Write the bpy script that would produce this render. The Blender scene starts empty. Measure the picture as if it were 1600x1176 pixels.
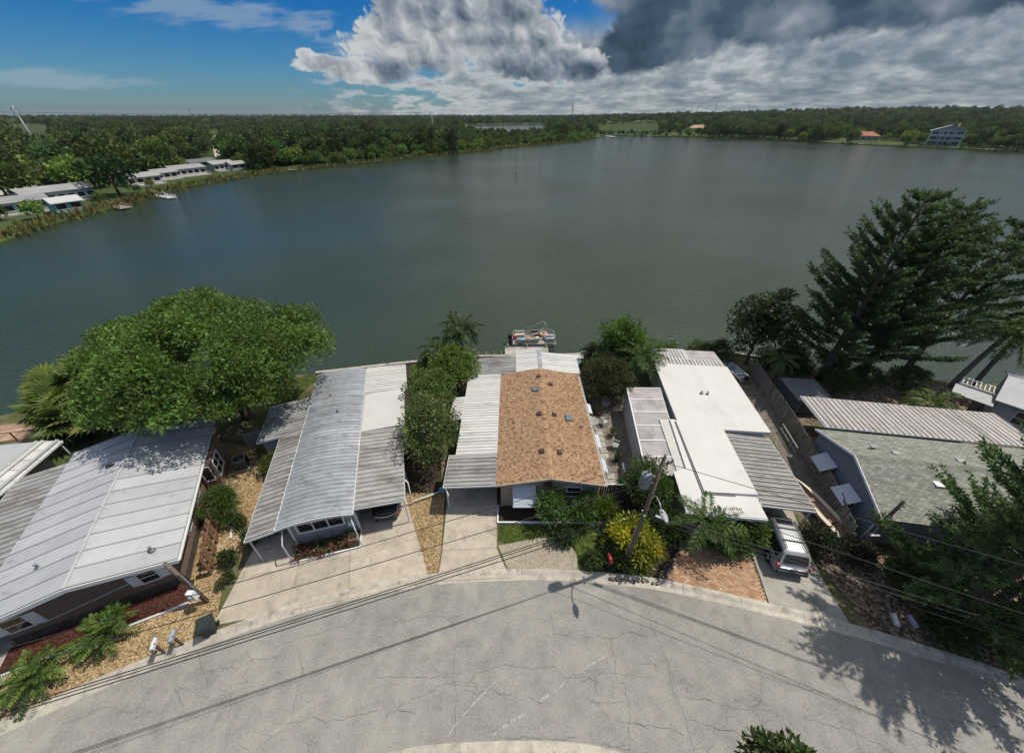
import bpy, bmesh, math, random
import numpy as np
from mathutils import Vector
from mathutils.geometry import tessellate_polygon

random.seed(7)
rng = np.random.default_rng(11)
scene = bpy.context.scene
col = scene.collection
R = math.radians

# ------------------------------------------------------------------ camera
CAM_H = 22.0
PITCH = R(35.4)
FPX = 575.0            # focal length in pixels of a 1600 px wide picture
cam_d = bpy.data.cameras.new('camera')
cam_d.sensor_width = 36.0
cam_d.lens = FPX / 1600.0 * 36.0
cam_d.clip_start = 0.1
cam_d.clip_end = 20000
cam = bpy.data.objects.new('camera', cam_d)
cam.location = (0, 0, CAM_H)
cam.rotation_euler = (math.pi / 2 - PITCH, 0, 0)
col.objects.link(cam)
scene.camera = cam


def ray(u, v):
    a, b = u - 800.0, v - 588.0
    return a, FPX * math.cos(PITCH) - b * math.sin(PITCH), -(FPX * math.sin(PITCH) + b * math.cos(PITCH))


def P(u, v, z=0.0):
    """point of the place at height z that the survey photo shows at (u, v)"""
    x, y, zz = ray(u, v)
    t = (z - CAM_H) / zz
    return Vector((x * t, y * t, z))


def AE(u, v):
    x, y, z = ray(u, v)
    return math.degrees(math.atan2(x, y)), math.degrees(math.atan2(z, math.hypot(x, y)))


# ------------------------------------------------------------------ light
SUN_EL = R(63.0)
SUN_AZ = R(73.0)         # from +Y towards +X
sun_d = bpy.data.lights.new('sun', 'SUN')
sun_d.energy = 4.45
sun_d.angle = R(0.6)
sun_d.color = (1.0, 0.93, 0.82)
sun = bpy.data.objects.new('sun', sun_d)
sv = Vector((math.sin(SUN_AZ) * math.cos(SUN_EL), math.cos(SUN_AZ) * math.cos(SUN_EL), math.sin(SUN_EL)))
sun.rotation_euler = sv.to_track_quat('Z', 'Y').to_euler()
sun.location = (60, 30, 120)
col.objects.link(sun)

scene.cycles.max_bounces = 5
scene.cycles.diffuse_bounces = 2
scene.cycles.glossy_bounces = 2
scene.cycles.transmission_bounces = 2
scene.cycles.transparent_max_bounces = 4
scene.cycles.caustics_reflective = False
scene.cycles.caustics_refractive = False
scene.view_settings.view_transform = 'Standard'
scene.view_settings.look = 'None'
scene.view_settings.exposure = 0.0
scene.view_settings.gamma = 1.0
scene.view_settings.use_curve_mapping = False


# ------------------------------------------------------------------ node helpers
class S:
    """a float socket with arithmetic"""
    def __init__(self, nt, sock):
        self.nt, self.s = nt, sock

    def _m(self, op, *o, clamp=False):
        n = self.nt.nodes.new('ShaderNodeMath')
        n.operation = op
        n.use_clamp = clamp
        for i, q in enumerate((self,) + o):
            if isinstance(q, S):
                self.nt.links.new(q.s, n.inputs[i])
            else:
                n.inputs[i].default_value = q
        return S(self.nt, n.outputs[0])

    def __add__(self, o): return self._m('ADD', o)
    __radd__ = __add__
    def __mul__(self, o): return self._m('MULTIPLY', o)
    __rmul__ = __mul__
    def __sub__(self, o): return self._m('SUBTRACT', o)
    def __rsub__(self, o): return (self * -1.0) + o
    def __truediv__(self, o): return self._m('DIVIDE', o)
    def max(self, o): return self._m('MAXIMUM', o)
    def min(self, o): return self._m('MINIMUM', o)
    def clamp(self): return self._m('ADD', 0.0, clamp=True)

    def smooth(self, a, b):
        n = self.nt.nodes.new('ShaderNodeMapRange')
        n.interpolation_type = 'SMOOTHSTEP'
        self.nt.links.new(self.s, n.inputs[0])
        n.inputs[1].default_value = a
        n.inputs[2].default_value = b
        return S(self.nt, n.outputs[0])


def vec(nt, x, y, z=0.0):
    n = nt.nodes.new('ShaderNodeCombineXYZ')
    for i, q in enumerate((x, y, z)):
        if isinstance(q, S):
            nt.links.new(q.s, n.inputs[i])
        else:
            n.inputs[i].default_value = q
    return n.outputs[0]


def noise(nt, v, scale, detail=6, rough=0.55, dist=0.0, lac=2.0, typ='FBM'):
    n = nt.nodes.new('ShaderNodeTexNoise')
    n.noise_type = typ
    n.inputs['Scale'].default_value = scale
    n.inputs['Detail'].default_value = detail
    n.inputs['Roughness'].default_value = rough
    n.inputs['Lacunarity'].default_value = lac
    n.inputs['Distortion'].default_value = dist
    if v is not None:
        nt.links.new(v, n.inputs['Vector'])
    return S(nt, n.outputs[0])


def mixc(nt, f, a, b):
    n = nt.nodes.new('ShaderNodeMix')
    n.data_type = 'RGBA'
    for k, q in ((0, f), (6, a), (7, b)):
        if isinstance(q, S):
            nt.links.new(q.s, n.inputs[k])
        elif isinstance(q, bpy.types.NodeSocket):
            nt.links.new(q, n.inputs[k])
        elif k == 0:
            n.inputs[k].default_value = q
        else:
            n.inputs[k].default_value = (*q, 1.0) if len(q) == 3 else q
    return n.outputs[2]


def ramp(nt, f, stops):
    n = nt.nodes.new('ShaderNodeValToRGB')
    el = n.color_ramp.elements
    el[0].position, el[0].color = stops[0][0], (*stops[0][1], 1)
    el[1].position, el[1].color = stops[-1][0], (*stops[-1][1], 1)
    for p, c in stops[1:-1]:
        e = el.new(p)
        e.color = (*c, 1)
    nt.links.new(f.s if isinstance(f, S) else f, n.inputs[0])
    return n.outputs[0]


# ------------------------------------------------------------------ sky
world = bpy.data.worlds.new('World')
scene.world = world
world.use_nodes = True
nt = world.node_tree
nt.nodes.clear()
out = nt.nodes.new('ShaderNodeOutputWorld')
bg = nt.nodes.new('ShaderNodeBackground')
nt.links.new(bg.outputs[0], out.inputs[0])
SKY_STR = 0.15
bg.inputs[1].default_value = SKY_STR
sky = nt.nodes.new('ShaderNodeTexSky')
sky.sky_type = 'NISHITA'
sky.sun_disc = False
sky.sun_elevation = SUN_EL
sky.sun_rotation = SUN_AZ
sky.air_density = 1.0
sky.dust_density = 0.4
sky.ozone_density = 2.5
tc = nt.nodes.new('ShaderNodeTexCoord')
sp = nt.nodes.new('ShaderNodeSeparateXYZ')
nt.links.new(tc.outputs['Generated'], sp.inputs[0])
dx, dy, dz = (S(nt, sp.outputs[i]) for i in range(3))
az = dx._m('ARCTAN2', dy) * 57.29578
el = dz._m('ARCSINE') * 57.29578

# clear air: deep blue above, paler towards the horizon
tint = ramp(nt, el / 14.0, [(0.0, (0.15, 0.235, 0.33)), (0.07, (0.19, 0.315, 0.43)), (0.25, (0.14, 0.31, 0.47)), (0.6, (0.034, 0.25, 0.49)), (1.0, (0.027, 0.22, 0.48))])
mul = nt.nodes.new('ShaderNodeMix')
mul.data_type = 'RGBA'
mul.blend_type = 'MULTIPLY'
mul.inputs[0].default_value = 1.0
nt.links.new(sky.outputs[0], mul.inputs[6])
nt.links.new(tint, mul.inputs[7])
base_sky = mul.outputs[2]
hi = el.smooth(14.0, 40.0)
base_sky = mixc(nt, hi, base_sky, sky.outputs[0])


def cscale(c, k=1.0 / SKY_STR):
    return tuple(q * k for q in c)


def lobes(items, warp_a, warp_e):
    """union of soft ellipses: (u, v, ru, rv) in survey-photo pixels turned into angles"""
    res = None
    for (u, v, ru, rv) in items:
        a0, e0 = AE(u, v)
        a1, _ = AE(u + ru, v)
        _, e1 = AE(u, v - rv)
        ra, re = abs(a1 - a0), abs(e1 - e0)
        da = (warp_a - a0) / ra
        de = (warp_e - e0) / re
        f = 1.0 - (da * da + de * de)._m('SQRT')
        res = f if res is None else res._m('SMOOTH_MAX', f, 0.25)
    return res


def n2(x, y, scale, detail=0, rough=0.5, off=0.0):
    n = nt.nodes.new('ShaderNodeTexNoise')
    n.noise_dimensions = '2D'
    n.inputs['Scale'].default_value = scale
    n.inputs['Detail'].default_value = detail
    n.inputs['Roughness'].default_value = rough
    nt.links.new(vec(nt, x + off, y + off * 0.7), n.inputs['Vector'])
    return S(nt, n.outputs[0])


# domain warp
wa = az + (n2(az, el * 1.2, 0.5, 1, 0.5, 13.0) - 0.5) * 1.1
we = el + (n2(az, el * 1.2, 0.5, 1, 0.5, 47.0) - 0.5) * 0.7


def billow(ox, oy, octs):
    """rounded heaps with sharp creases"""
    x, y = wa + ox, we * 1.15 + oy
    res = None
    for (sc, wt, off) in octs:
        b_ = (n2(x, y, sc, 0, 0.5, off) - 0.5)._m('ABSOLUTE') * (2.0 * wt)
        res = b_ if res is None else res + b_
    return res


COARSE = ((0.17, 1.0, 3.0), (0.40, 0.62, 21.0))
pc = billow(0.0, 0.0, COARSE)
pcl = billow(0.9, 1.3, COARSE)
pf = billow(0.0, 0.0, ((0.95, 0.42, 37.0), (2.2, 0.24, 5.0)))
pfl = billow(0.22, 0.34, ((0.95, 0.42, 37.0), (2.2, 0.24, 5.0)))
pa = pc * 0.8 + pf
light = (pc - pcl) * 0.9 + (pf - pfl) * 0.55

# towering cumulus and the dark shelf beside it
tower = lobes([(655, 60, 105, 62), (720, 10, 140, 110), (800, 50, 72, 62), (850, 100, 75, 32), (575, 112, 70, 22), (500, 100, 42, 15), (476, 85, 16, 12),
               (845, 70, 30, 40), (640, -40, 100, 60), (760, -60, 140, 90), (900, 108, 40, 22)], az, el)
shelf = lobes([(1000, 75, 70, 52), (1060, 20, 125, 95), (1240, 5, 240, 74), (1460, -20, 260, 70), (1130, -60, 300, 90), (1500, -90, 400, 100)], az, el)
low = AE(700, 137)[1]
tw = tower * 2.0 + (pa - 0.40) * 1.1
tw_cut = (el - (low - 0.1) + (pa - 0.4) * 0.4).smooth(-0.1, 0.5)
tw_a = tw.smooth(-0.08, 0.40) * tw_cut
shn = n2(wa * 0.5, we * 0.8, 0.30, 3, 0.5, 71.0)
sh = shelf * 2.0 + (pa - 0.36) * 0.5
# underside of the shelf climbs to the right
under = (az - AE(950, 126)[0]) * ((AE(1560, 48)[1] - AE(950, 126)[1]) / (AE(1560, 48)[0] - AE(950, 126)[0])) + AE(950, 126)[1]
habove = el - under
sh_cut = (habove + (shn - 0.5) * 1.6).smooth(-0.4, 0.8)
sh_a = sh.smooth(0.0, 0.5) * sh_cut * (az._m('GREATER_THAN', 0.0))

big_ = n2(wa, we * 1.3, 0.16, 2, 0.5, 90.0)
tw_h = ((el - low) / 3.6).clamp()
edge = 1.0 - tw.smooth(0.0, 0.8)
tw_b = tw_h * 0.36 + light * 0.62 + (big_ - 0.5) * 0.9 + edge * 0.2 + 0.25 + (1.0 - az.smooth(AE(500, 100)[0], AE(640, 100)[0])) * 0.42
tw_c = ramp(nt, tw_b.clamp(), [(0.0, cscale((0.040, 0.070, 0.105))), (0.25, cscale((0.10, 0.145, 0.195))), (0.5, cscale((0.22, 0.265, 0.315))), (0.75, cscale((0.37, 0.405, 0.44))), (1.0, cscale((0.56, 0.575, 0.59)))])
sh_h = (habove / 6.0).clamp()
sh_b = sh_h * 0.18 + light * 0.16 + (shn - 0.5) * 1.5 + 0.24
sh_c = ramp(nt, sh_b.clamp(), [(0.0, cscale((0.030, 0.055, 0.090))), (0.3, cscale((0.060, 0.100, 0.150))), (0.6, cscale((0.15, 0.20, 0.255))), (1.0, cscale((0.38, 0.415, 0.45)))])

# low broken layer seen edge on towards the horizon, mostly to the right
inv = (dz.max(0.0) + 0.085)._m('POWER', -1.0)
lx, ly = az * 0.24, inv * 0.75
pn = n2(lx, ly, 1.15, 5, 0.55, 14.0)
cover = az.smooth(-22.0, 4.0) * 0.40 + az.smooth(15.0, 40.0) * 0.08 + (1.0 - el.smooth(0.6, 7.0)) * 0.05
dn = pn + cover - 0.58
lo_a = dn.smooth(0.0, 0.22) * (1.0 - el.smooth(6.5, 9.5)) * az.smooth(-30.0, -14.0) * 0.93
lo_b = 1.22 - dn * 2.1 + (n2(lx, ly, 4.0, 3, 0.6, 66.0) - 0.5) * 0.55
lo_c = ramp(nt, lo_b.clamp(), [(0.0, cscale((0.15, 0.195, 0.235))), (0.5, cscale((0.31, 0.355, 0.385))), (1.0, cscale((0.60, 0.61, 0.61)))])

# thin high streaks on the left
ci = n2(az * 0.16 + el * 0.10, el * 0.95 - az * 0.12, 1.1, 5, 0.6, 20.0)
ci_env = lobes([(330, 18, 190, 30), (90, 126, 170, 18), (470, 35, 60, 20), (540, 70, 60, 20)], az, el)
ci_a = (ci_env * 1.1 + (ci - 0.46) * 2.6).smooth(0.05, 0.95) * 0.5
ci_c = cscale((0.33, 0.42, 0.50))

# small far heaps low on the left
hp = n2(az, el * 1.3, 0.8, 3, 0.6, 31.0)
hp_a = (hp * 1.5 - 0.62 - el * 0.24).smooth(0.0, 0.25) * (1.0 - az.smooth(-8.0, 2.0)) * 0.5 * az.smooth(-30.0, -18.0)

# scattered clouds over the unseen sky dome, thickened overhead for neutral fill light
gn = noise(nt, tc.outputs['Generated'], 4.0, 3, 0.55)
ge_a = (gn - 0.58 + az.smooth(-15.0, 20.0) * (1.0 - az.smooth(60.0, 100.0)) * 0.32 + el.smooth(20.0, 40.0) * 0.2).smooth(0.0, 0.16) * el.smooth(8.0, 18.0) * 0.9

c = base_sky
c = mixc(nt, ge_a, c, cscale((0.60, 0.605, 0.60)))
c = mixc(nt, hp_a, c, cscale((0.40, 0.45, 0.50)))
c = mixc(nt, ci_a, c, ci_c)
c = mixc(nt, lo_a, c, lo_c)
c = mixc(nt, sh_a, c, sh_c)
c = mixc(nt, tw_a, c, tw_c)
nt.links.new(c, bg.inputs[0])
world.cycles.sampling_method = 'NONE'


# ------------------------------------------------------------------ materials
MATS = {}


def mat(name, color, rough=0.7, spec=0.3, metal=0.0, var=0.12, vscale=2.5, bump=0.0, bscale=30.0, stains=None, detail=6):
    """principled material with mottled colour; stains = (colour, scale, low, high, stretch)"""
    if name in MATS:
        return MATS[name]
    m = bpy.data.materials.new(name)
    m.use_nodes = True
    t = m.node_tree
    b = t.nodes['Principled BSDF']
    g = t.nodes.new('ShaderNodeNewGeometry')
    tcn = t.nodes.new('ShaderNodeTexCoord')
    pos = g.outputs['Position']
    n = noise(t, pos, vscale, detail, 0.6)
    lo = tuple(q * (1 - var) for q in color)
    hi_ = tuple(min(1, q * (1 + var)) for q in color)
    cc = ramp(t, n, [(0.3, lo), (0.7, hi_)])
    if stains:
        for (sc, ss, s0, s1, st) in stains:
            mp = t.nodes.new('ShaderNodeMapping')
            mp.inputs['Scale'].default_value = st
            t.links.new(pos, mp.inputs['Vector'])
            s = noise(t, mp.outputs[0], ss, 7, 0.65).smooth(s0, s1)
            cc = mixc(t, s, cc, sc)
    oi = t.nodes.new('ShaderNodeObjectInfo')       # every panel, board or slab a little different
    hs = t.nodes.new('ShaderNodeHueSaturation')
    t.links.new((S(t, oi.outputs['Random']) * 0.2 + 0.9).s, hs.inputs['Value'])
    t.links.new(cc, hs.inputs['Color'])
    t.links.new(hs.outputs[0], b.inputs['Base Color'])
    b.inputs['Roughness'].default_value = rough
    b.inputs['Specular IOR Level'].default_value = spec
    b.inputs['Metallic'].default_value = metal
    if bump:
        bp = t.nodes.new('ShaderNodeBump')
        bp.inputs['Strength'].default_value = bump
        bp.inputs['Distance'].default_value = 0.02
        bn = noise(t, pos, bscale, 4, 0.6)
        t.links.new(bn.s, bp.inputs['Height'])
        t.links.new(bp.outputs[0], b.inputs['Normal'])
    MATS[name] = m
    return m


def tint_mat(name, rough=0.55, spec=0.3, trans=0.0, vary=0.0, mottled=0.0):
    """colour comes from the mesh's own 'tint' attribute (leaf by leaf, tile by tile)"""
    if name in MATS:
        return MATS[name]
    m = bpy.data.materials.new(name)
    m.use_nodes = True
    t = m.node_tree
    b = t.nodes['Principled BSDF']
    a = t.nodes.new('ShaderNodeAttribute')
    a.attribute_name = 'tint'
    c_ = a.outputs['Color']
    if vary:
        oi = t.nodes.new('ShaderNodeObjectInfo')
        h = t.nodes.new('ShaderNodeHueSaturation')
        r = S(t, oi.outputs['Random'])
        t.links.new((r * 0.085 + 0.455).s, h.inputs['Hue'])
        t.links.new(((r * 7.31)._m('FRACT') * vary + (1.0 - vary * 0.5)).s, h.inputs['Value'])
        t.links.new(c_, h.inputs['Color'])
        c_ = h.outputs[0]
    if mottled:
        g = t.nodes.new('ShaderNodeNewGeometry')
        n = noise(t, g.outputs['Position'], 1.3, 5, 0.6).smooth(0.35, 0.7)
        h = t.nodes.new('ShaderNodeHueSaturation')
        t.links.new((1.0 + mottled * 0.5 - n * mottled).s, h.inputs['Value'])
        t.links.new(c_, h.inputs['Color'])
        c_ = h.outputs[0]
    t.links.new(c_, b.inputs['Base Color'])
    b.inputs['Roughness'].default_value = rough
    b.inputs['Specular IOR Level'].default_value = spec
    if trans:
        tr = t.nodes.new('ShaderNodeBsdfTranslucent')
        hs = t.nodes.new('ShaderNodeHueSaturation')
        hs.inputs['Value'].default_value = 1.5
        hs.inputs['Saturation'].default_value = 1.1
        t.links.new(c_, hs.inputs['Color'])
        t.links.new(hs.outputs[0], tr.inputs['Color'])
        mx = t.nodes.new('ShaderNodeMixShader')
        mx.inputs[0].default_value = trans
        t.links.new(b.outputs[0], mx.inputs[1])
        t.links.new(tr.outputs[0], mx.inputs[2])
        t.links.new(mx.outputs[0], t.nodes['Material Output'].inputs[0])
    MATS[name] = m
    return m


LEAF = tint_mat('leaf', 0.5, 0.35, 0.34)
FARLEAF = tint_mat('far_leaf', 0.7, 0.15, 0.2, vary=0.9)
SHINGLE = tint_mat('shingle', 0.9, 0.12, 0, mottled=0.14)
BARK = mat('bark', (0.13, 0.10, 0.075), 0.9, 0.1, var=0.35, vscale=6, bump=0.6, bscale=14)
PALMBARK = mat('palm_bark', (0.20, 0.175, 0.145), 0.9, 0.1, var=0.3, vscale=8, bump=0.6, bscale=20)


# ------------------------------------------------------------------ object helpers
def link(o, parent=None):
    col.objects.link(o)
    if parent is not None:
        o.parent = parent
    return o


def tag(o, label=None, cat=None, group=None, kind=None):
    if label: o['label'] = label
    if cat: o['category'] = cat
    if group: o['group'] = group
    if kind: o['kind'] = kind
    return o


def thing(name, label, cat, loc=(0, 0, 0), rz=0.0, group=None):
    o = bpy.data.objects.new(name, None)
    o.empty_display_size = 0.3
    o.location = loc
    o.rotation_euler = (0, 0, rz)
    link(o)
    return tag(o, label, cat, group)


def inst(name, mesh, parent, loc=(0, 0, 0), rot=(0, 0, 0), scale=None):
    o = bpy.data.objects.new(name, mesh)
    o.location = loc
    o.rotation_euler = rot
    if scale is not None:
        o.scale = scale
    return link(o, parent)


class MB:
    """collects simple solids into one mesh"""
    def __init__(self):
        self.v, self.f, self.m = [], [], []
        self.smooth = []

    def add(self, vs, fs, mi=0, sm=False):
        o = len(self.v)
        self.v += [tuple(q) for q in vs]
        for f in fs:
            self.f.append([i + o for i in f])
            self.m.append(mi)
            self.smooth.append(sm)
        return self

    def box(self, x0, x1, y0, y1, z0, z1, mi=0):
        vs = [(x0, y0, z0), (x1, y0, z0), (x1, y1, z0), (x0, y1, z0), (x0, y0, z1), (x1, y0, z1), (x1, y1, z1), (x0, y1, z1)]
        return self.add(vs, [(0, 3, 2, 1), (4, 5, 6, 7), (0, 1, 5, 4), (1, 2, 6, 5), (2, 3, 7, 6), (3, 0, 4, 7)], mi)

    def prism(self, pts, z0, z1, mi=0, bottom=True):
        """vertical prism over any simple polygon (2d points); z1 may be a function of (x, y)"""
        n = len(pts)
        ar = sum(pts[i][0] * pts[(i + 1) % n][1] - pts[(i + 1) % n][0] * pts[i][1] for i in range(n))
        if ar < 0:
            pts = pts[::-1]
        zt = z1 if callable(z1) else (lambda x, y: z1)
        zb = z0 if callable(z0) else (lambda x, y: z0)
        vs = [(p[0], p[1], zb(p[0], p[1])) for p in pts] + [(p[0], p[1], zt(p[0], p[1])) for p in pts]
        tris = tessellate_polygon([[Vector((p[0], p[1], 0)) for p in pts]])
        fs = []
        for t in tris:
            a, b, c_ = t
            cr = (pts[b][0] - pts[a][0]) * (pts[c_][1] - pts[a][1]) - (pts[b][1] - pts[a][1]) * (pts[c_][0] - pts[a][0])
            if cr < 0:
                b, c_ = c_, b
            fs.append((a + n, b + n, c_ + n))
            if bottom:
                fs.append((a, c_, b))
        for i in range(n):
            j = (i + 1) % n
            fs.append((i, j, j + n, i + n))
        return self.add(vs, fs, mi)

    def slab(self, q, th, mi=0):
        """quad of 3d points (counter-clockwise from above) with thickness th downwards"""
        vs = [tuple(p) for p in q] + [(p[0], p[1], p[2] - th) for p in q]
        return self.add(vs, [(0, 1, 2, 3), (7, 6, 5, 4), (1, 0, 4, 5), (2, 1, 5, 6), (3, 2, 6, 7), (0, 3, 7, 4)], mi)

    def beam(self, a, b, w, h=None, mi=0, up=(0, 0, 1)):
        h = w if h is None else h
        a, b = Vector(a), Vector(b)
        d = (b - a).normalized()
        upv = Vector(up)
        if abs(d.dot(upv)) > 0.95:
            upv = Vector((0, 1, 0))
        s = d.cross(upv).normalized()
        t = s.cross(d)
        vs = []
        for p in (a, b):
            for sx, sz in ((-1, -1), (1, -1), (1, 1), (-1, 1)):
                vs.append(p + s * (sx * w / 2) + t * (sz * h / 2))
        return self.add(vs, [(3, 2, 1, 0), (4, 5, 6, 7), (0, 1, 5, 4), (1, 2, 6, 5), (2, 3, 7, 6), (3, 0, 4, 7)], mi)

    def tube(self, path, rad, n=8, mi=0, cap=True):
        path = [Vector(p) for p in path]
        k = len(path)
        rads = rad if hasattr(rad, '__len__') else [rad] * k
        vs, fs = [], []
        ref = None
        for i, p in enumerate(path):
            d = (path[min(i + 1, k - 1)] - path[max(i - 1, 0)]).normalized()
            if ref is None:
                ref = Vector((0, 0, 1)) if abs(d.z) < 0.9 else Vector((1, 0, 0))
            s = d.cross(ref)
            if s.length < 1e-5:
                s = d.cross(Vector((0, 1, 0)))
            s.normalize()
            t = d.cross(s).normalized()
            for j in range(n):
                a = 2 * math.pi * j / n
                vs.append(p + (s * math.cos(a) + t * math.sin(a)) * rads[i])
        for i in range(k - 1):
            for j in range(n):
                fs.append((i * n + j, (i + 1) * n + j, (i + 1) * n + (j + 1) % n, i * n + (j + 1) % n))
        if cap:
            fs.append(tuple(range(n)))
            fs.append(tuple((k - 1) * n + j for j in reversed(range(n))))
        return self.add(vs, fs, mi, True)

    def lathe(self, prof, n=14, mi=0, center=(0, 0, 0)):
        vs, fs = [], []
        for (r, z) in prof:
            for j in range(n):
                a = 2 * math.pi * j / n
                vs.append((center[0] + r * math.cos(a), center[1] + r * math.sin(a), center[2] + z))
        k = len(prof)
        for i in range(k - 1):
            for j in range(n):
                fs.append((i * n + j, i * n + (j + 1) % n, (i + 1) * n + (j + 1) % n, (i + 1) * n + j))
        fs.append(tuple(reversed(range(n))))
        fs.append(tuple((k - 1) * n + j for j in range(n)))
        return self.add(vs, fs, mi, True)

    def mesh(self, name, mats):
        me = bpy.data.meshes.new(name)
        me.from_pydata(self.v, [], self.f)
        mats = mats if isinstance(mats, (list, tuple)) else [mats]
        for q in mats:
            me.materials.append(q)
        me.polygons.foreach_set('material_index', self.m)
        me.polygons.foreach_set('use_smooth', self.smooth)
        me.update()
        return me

    def build(self, name, mats, parent=None, loc=(0, 0, 0), rz=0.0):
        return inst(name, self.mesh(name, mats), parent, loc, (0, 0, rz))


def bevel(o, w=0.02, seg=2):
    md = o.modifiers.new('bevel', 'BEVEL')
    md.width = w
    md.segments = seg
    md.limit_method = 'ANGLE'
    return o


# ------------------------------------------------------------------ foliage helpers
class Leaves:
    """many small pointed leaf faces with their own colour"""
    def __init__(self):
        self.V, self.C = [], []

    def add(self, pos, d, L, W, colr, droop=0.0, curl=None):
        n = len(pos)
        pos = np.asarray(pos, float)
        d = d / (np.linalg.norm(d, axis=1, keepdims=True) + 1e-9)
        rnd = rng.normal(size=(n, 3)) if curl is None else np.broadcast_to(np.asarray(curl, float), (n, 3))
        s = np.cross(d, rnd)
        s /= (np.linalg.norm(s, axis=1, keepdims=True) + 1e-9)
        L = np.broadcast_to(np.asarray(L, float), (n,))[:, None]
        W = np.broadcast_to(np.asarray(W, float), (n,))[:, None]
        tip = pos + d * L
        tip[:, 2] -= (droop * L[:, 0])
        mid = pos + d * L * 0.45
        q = np.stack([pos, mid + s * W / 2, tip, mid - s * W / 2], 1)
        self.V.append(q)
        colr = np.broadcast_to(np.asarray(colr, float), (n, 3))
        self.C.append(np.repeat(colr[:, None, :], 4, 1))
        return self

    def clump(self, c, r, n, L, W, colr, up=0.5, flat=0.75, jit=0.25):
        d = rng.normal(size=(n, 3))
        d /= np.linalg.norm(d, axis=1, keepdims=True)
        rr = r * (0.35 + 0.65 * rng.random(n) ** 0.6)
        p = d * rr[:, None]
        p[:, 2] *= flat
        o = d.copy()
        o[:, 2] += up
        o += rng.normal(size=(n, 3)) * 0.55
        ln = L * (0.7 + 0.6 * rng.random(n))
        cj = np.asarray(colr) * (1 + jit * (rng.random((n, 1)) * 2 - 1)) * (1 + 0.1 * rng.normal(size=(n, 3)))
        return self.add(p + np.asarray(c), o, ln, W * (0.7 + 0.6 * rng.random(n)), np.clip(cj, 0.002, 0.9), 0.12)

    def mesh(self, name, m=None):
        V = np.concatenate(self.V).reshape(-1, 3)
        C = np.concatenate(self.C).reshape(-1, 3)
        n = len(V) // 4
        me = bpy.data.meshes.new(name)
        me.from_pydata(V.tolist(), [], np.arange(4 * n).reshape(n, 4).tolist())
        a = me.color_attributes.new('tint', 'FLOAT_COLOR', 'POINT')
        a.data.foreach_set('color', np.concatenate([C, np.ones((len(C), 1))], 1).astype(np.float32).ravel())
        me.materials.append(m or LEAF)
        return me


def ell_points(n, c, rad, lo=0.62, bottom=-0.5):
    d = rng.normal(size=(n * 3, 3))
    d /= np.linalg.norm(d, axis=1, keepdims=True)
    d = d[d[:, 2] > bottom][:n]
    rr = lo + (1 - lo) * rng.random(len(d))
    return d * rr[:, None] * np.asarray(rad) + np.asarray(c), d


def limb_mesh(base, top, tips, r0, r1, nb=7):
    mb = MB()
    b, t = Vector(base), Vector(top)
    k = 6
    pts = []
    for i in range(k + 1):
        q = b.lerp(t, i / k)
        w = math.sin(i / k * math.pi) * 0.15
        pts.append(q + Vector((random.uniform(-w, w), random.uniform(-w, w), 0)))
    mb.tube(pts, [r0 + (r1 - r0) * i / k for i in range(k + 1)], nb)
    for tp in tips:
        tp = Vector(tp)
        st = b.lerp(t, random.uniform(0.5, 0.98))
        md = st.lerp(tp, 0.5) + Vector((0, 0, random.uniform(0.0, 0.3)))
        mb.tube([st, md, tp], [r1 * 0.8, r1 * 0.5, r1 * 0.15], 5)
    return mb


def tree(name, label, cat, base, trunk_h, c, rad, ncl, nlv, clr, L, W, colr, jit=0.3, r0=0.22, group=None, bark=None, up=0.5, lo=0.55, bottom=-0.55, accents=None, flat=0.75, boughs=0):
    """c and rad: crown centre (relative to base) and half sizes"""
    t = thing(name, label, cat, base, 0, group)
    lv = Leaves()
    if boughs:
        # a crown of separate boughs: lobes on the crown surface, each carrying its own clumps
        bp_, _ = ell_points(boughs, c, rad, 0.72, bottom)
        pts = []
        per = max(1, ncl // boughs)
        bk_ = []
        for q in bp_:
            br_ = (rad[0] + rad[1]) * 0.5 * random.uniform(0.17, 0.28)
            e_, _ = ell_points(per, q, (br_, br_, br_ * 0.7), 0.75, -0.25)
            pts.append(e_)
            bk_ += [random.uniform(0.8, 1.25)] * len(e_)
        pts = np.concatenate(pts)
    else:
        pts, dirs = ell_points(ncl, c, rad, lo, bottom)
    for ip, p in enumerate(pts):
        k = 1 + jit * (random.random() * 2 - 1)
        if boughs:
            k = bk_[ip] * (1 + 0.5 * jit * (random.random() * 2 - 1))
        cc = np.asarray(colr) * k
        lv.clump(p, clr * random.uniform(0.7, 1.25), nlv, L, W, cc, up, flat)
    if accents:
        acol, an, al, aw = accents
        for p in pts:
            if random.random() < 0.75:
                lv.clump(p + np.array((0, 0, clr * 0.25)), clr * 1.0, an, al, aw, acol, 0.8, 0.8, 0.2)
    tips = [Vector(p) * 0.92 for p in pts[::max(1, len(pts) // 14)]]
    tr = limb_mesh((0, 0, -0.1), (c[0] * 0.6, c[1] * 0.6, trunk_h), tips, r0, r0 * 0.5)
    tr.build('trunk', bark or BARK, t)
    inst('crown', lv.mesh('crown'), t)
    return t


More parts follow.
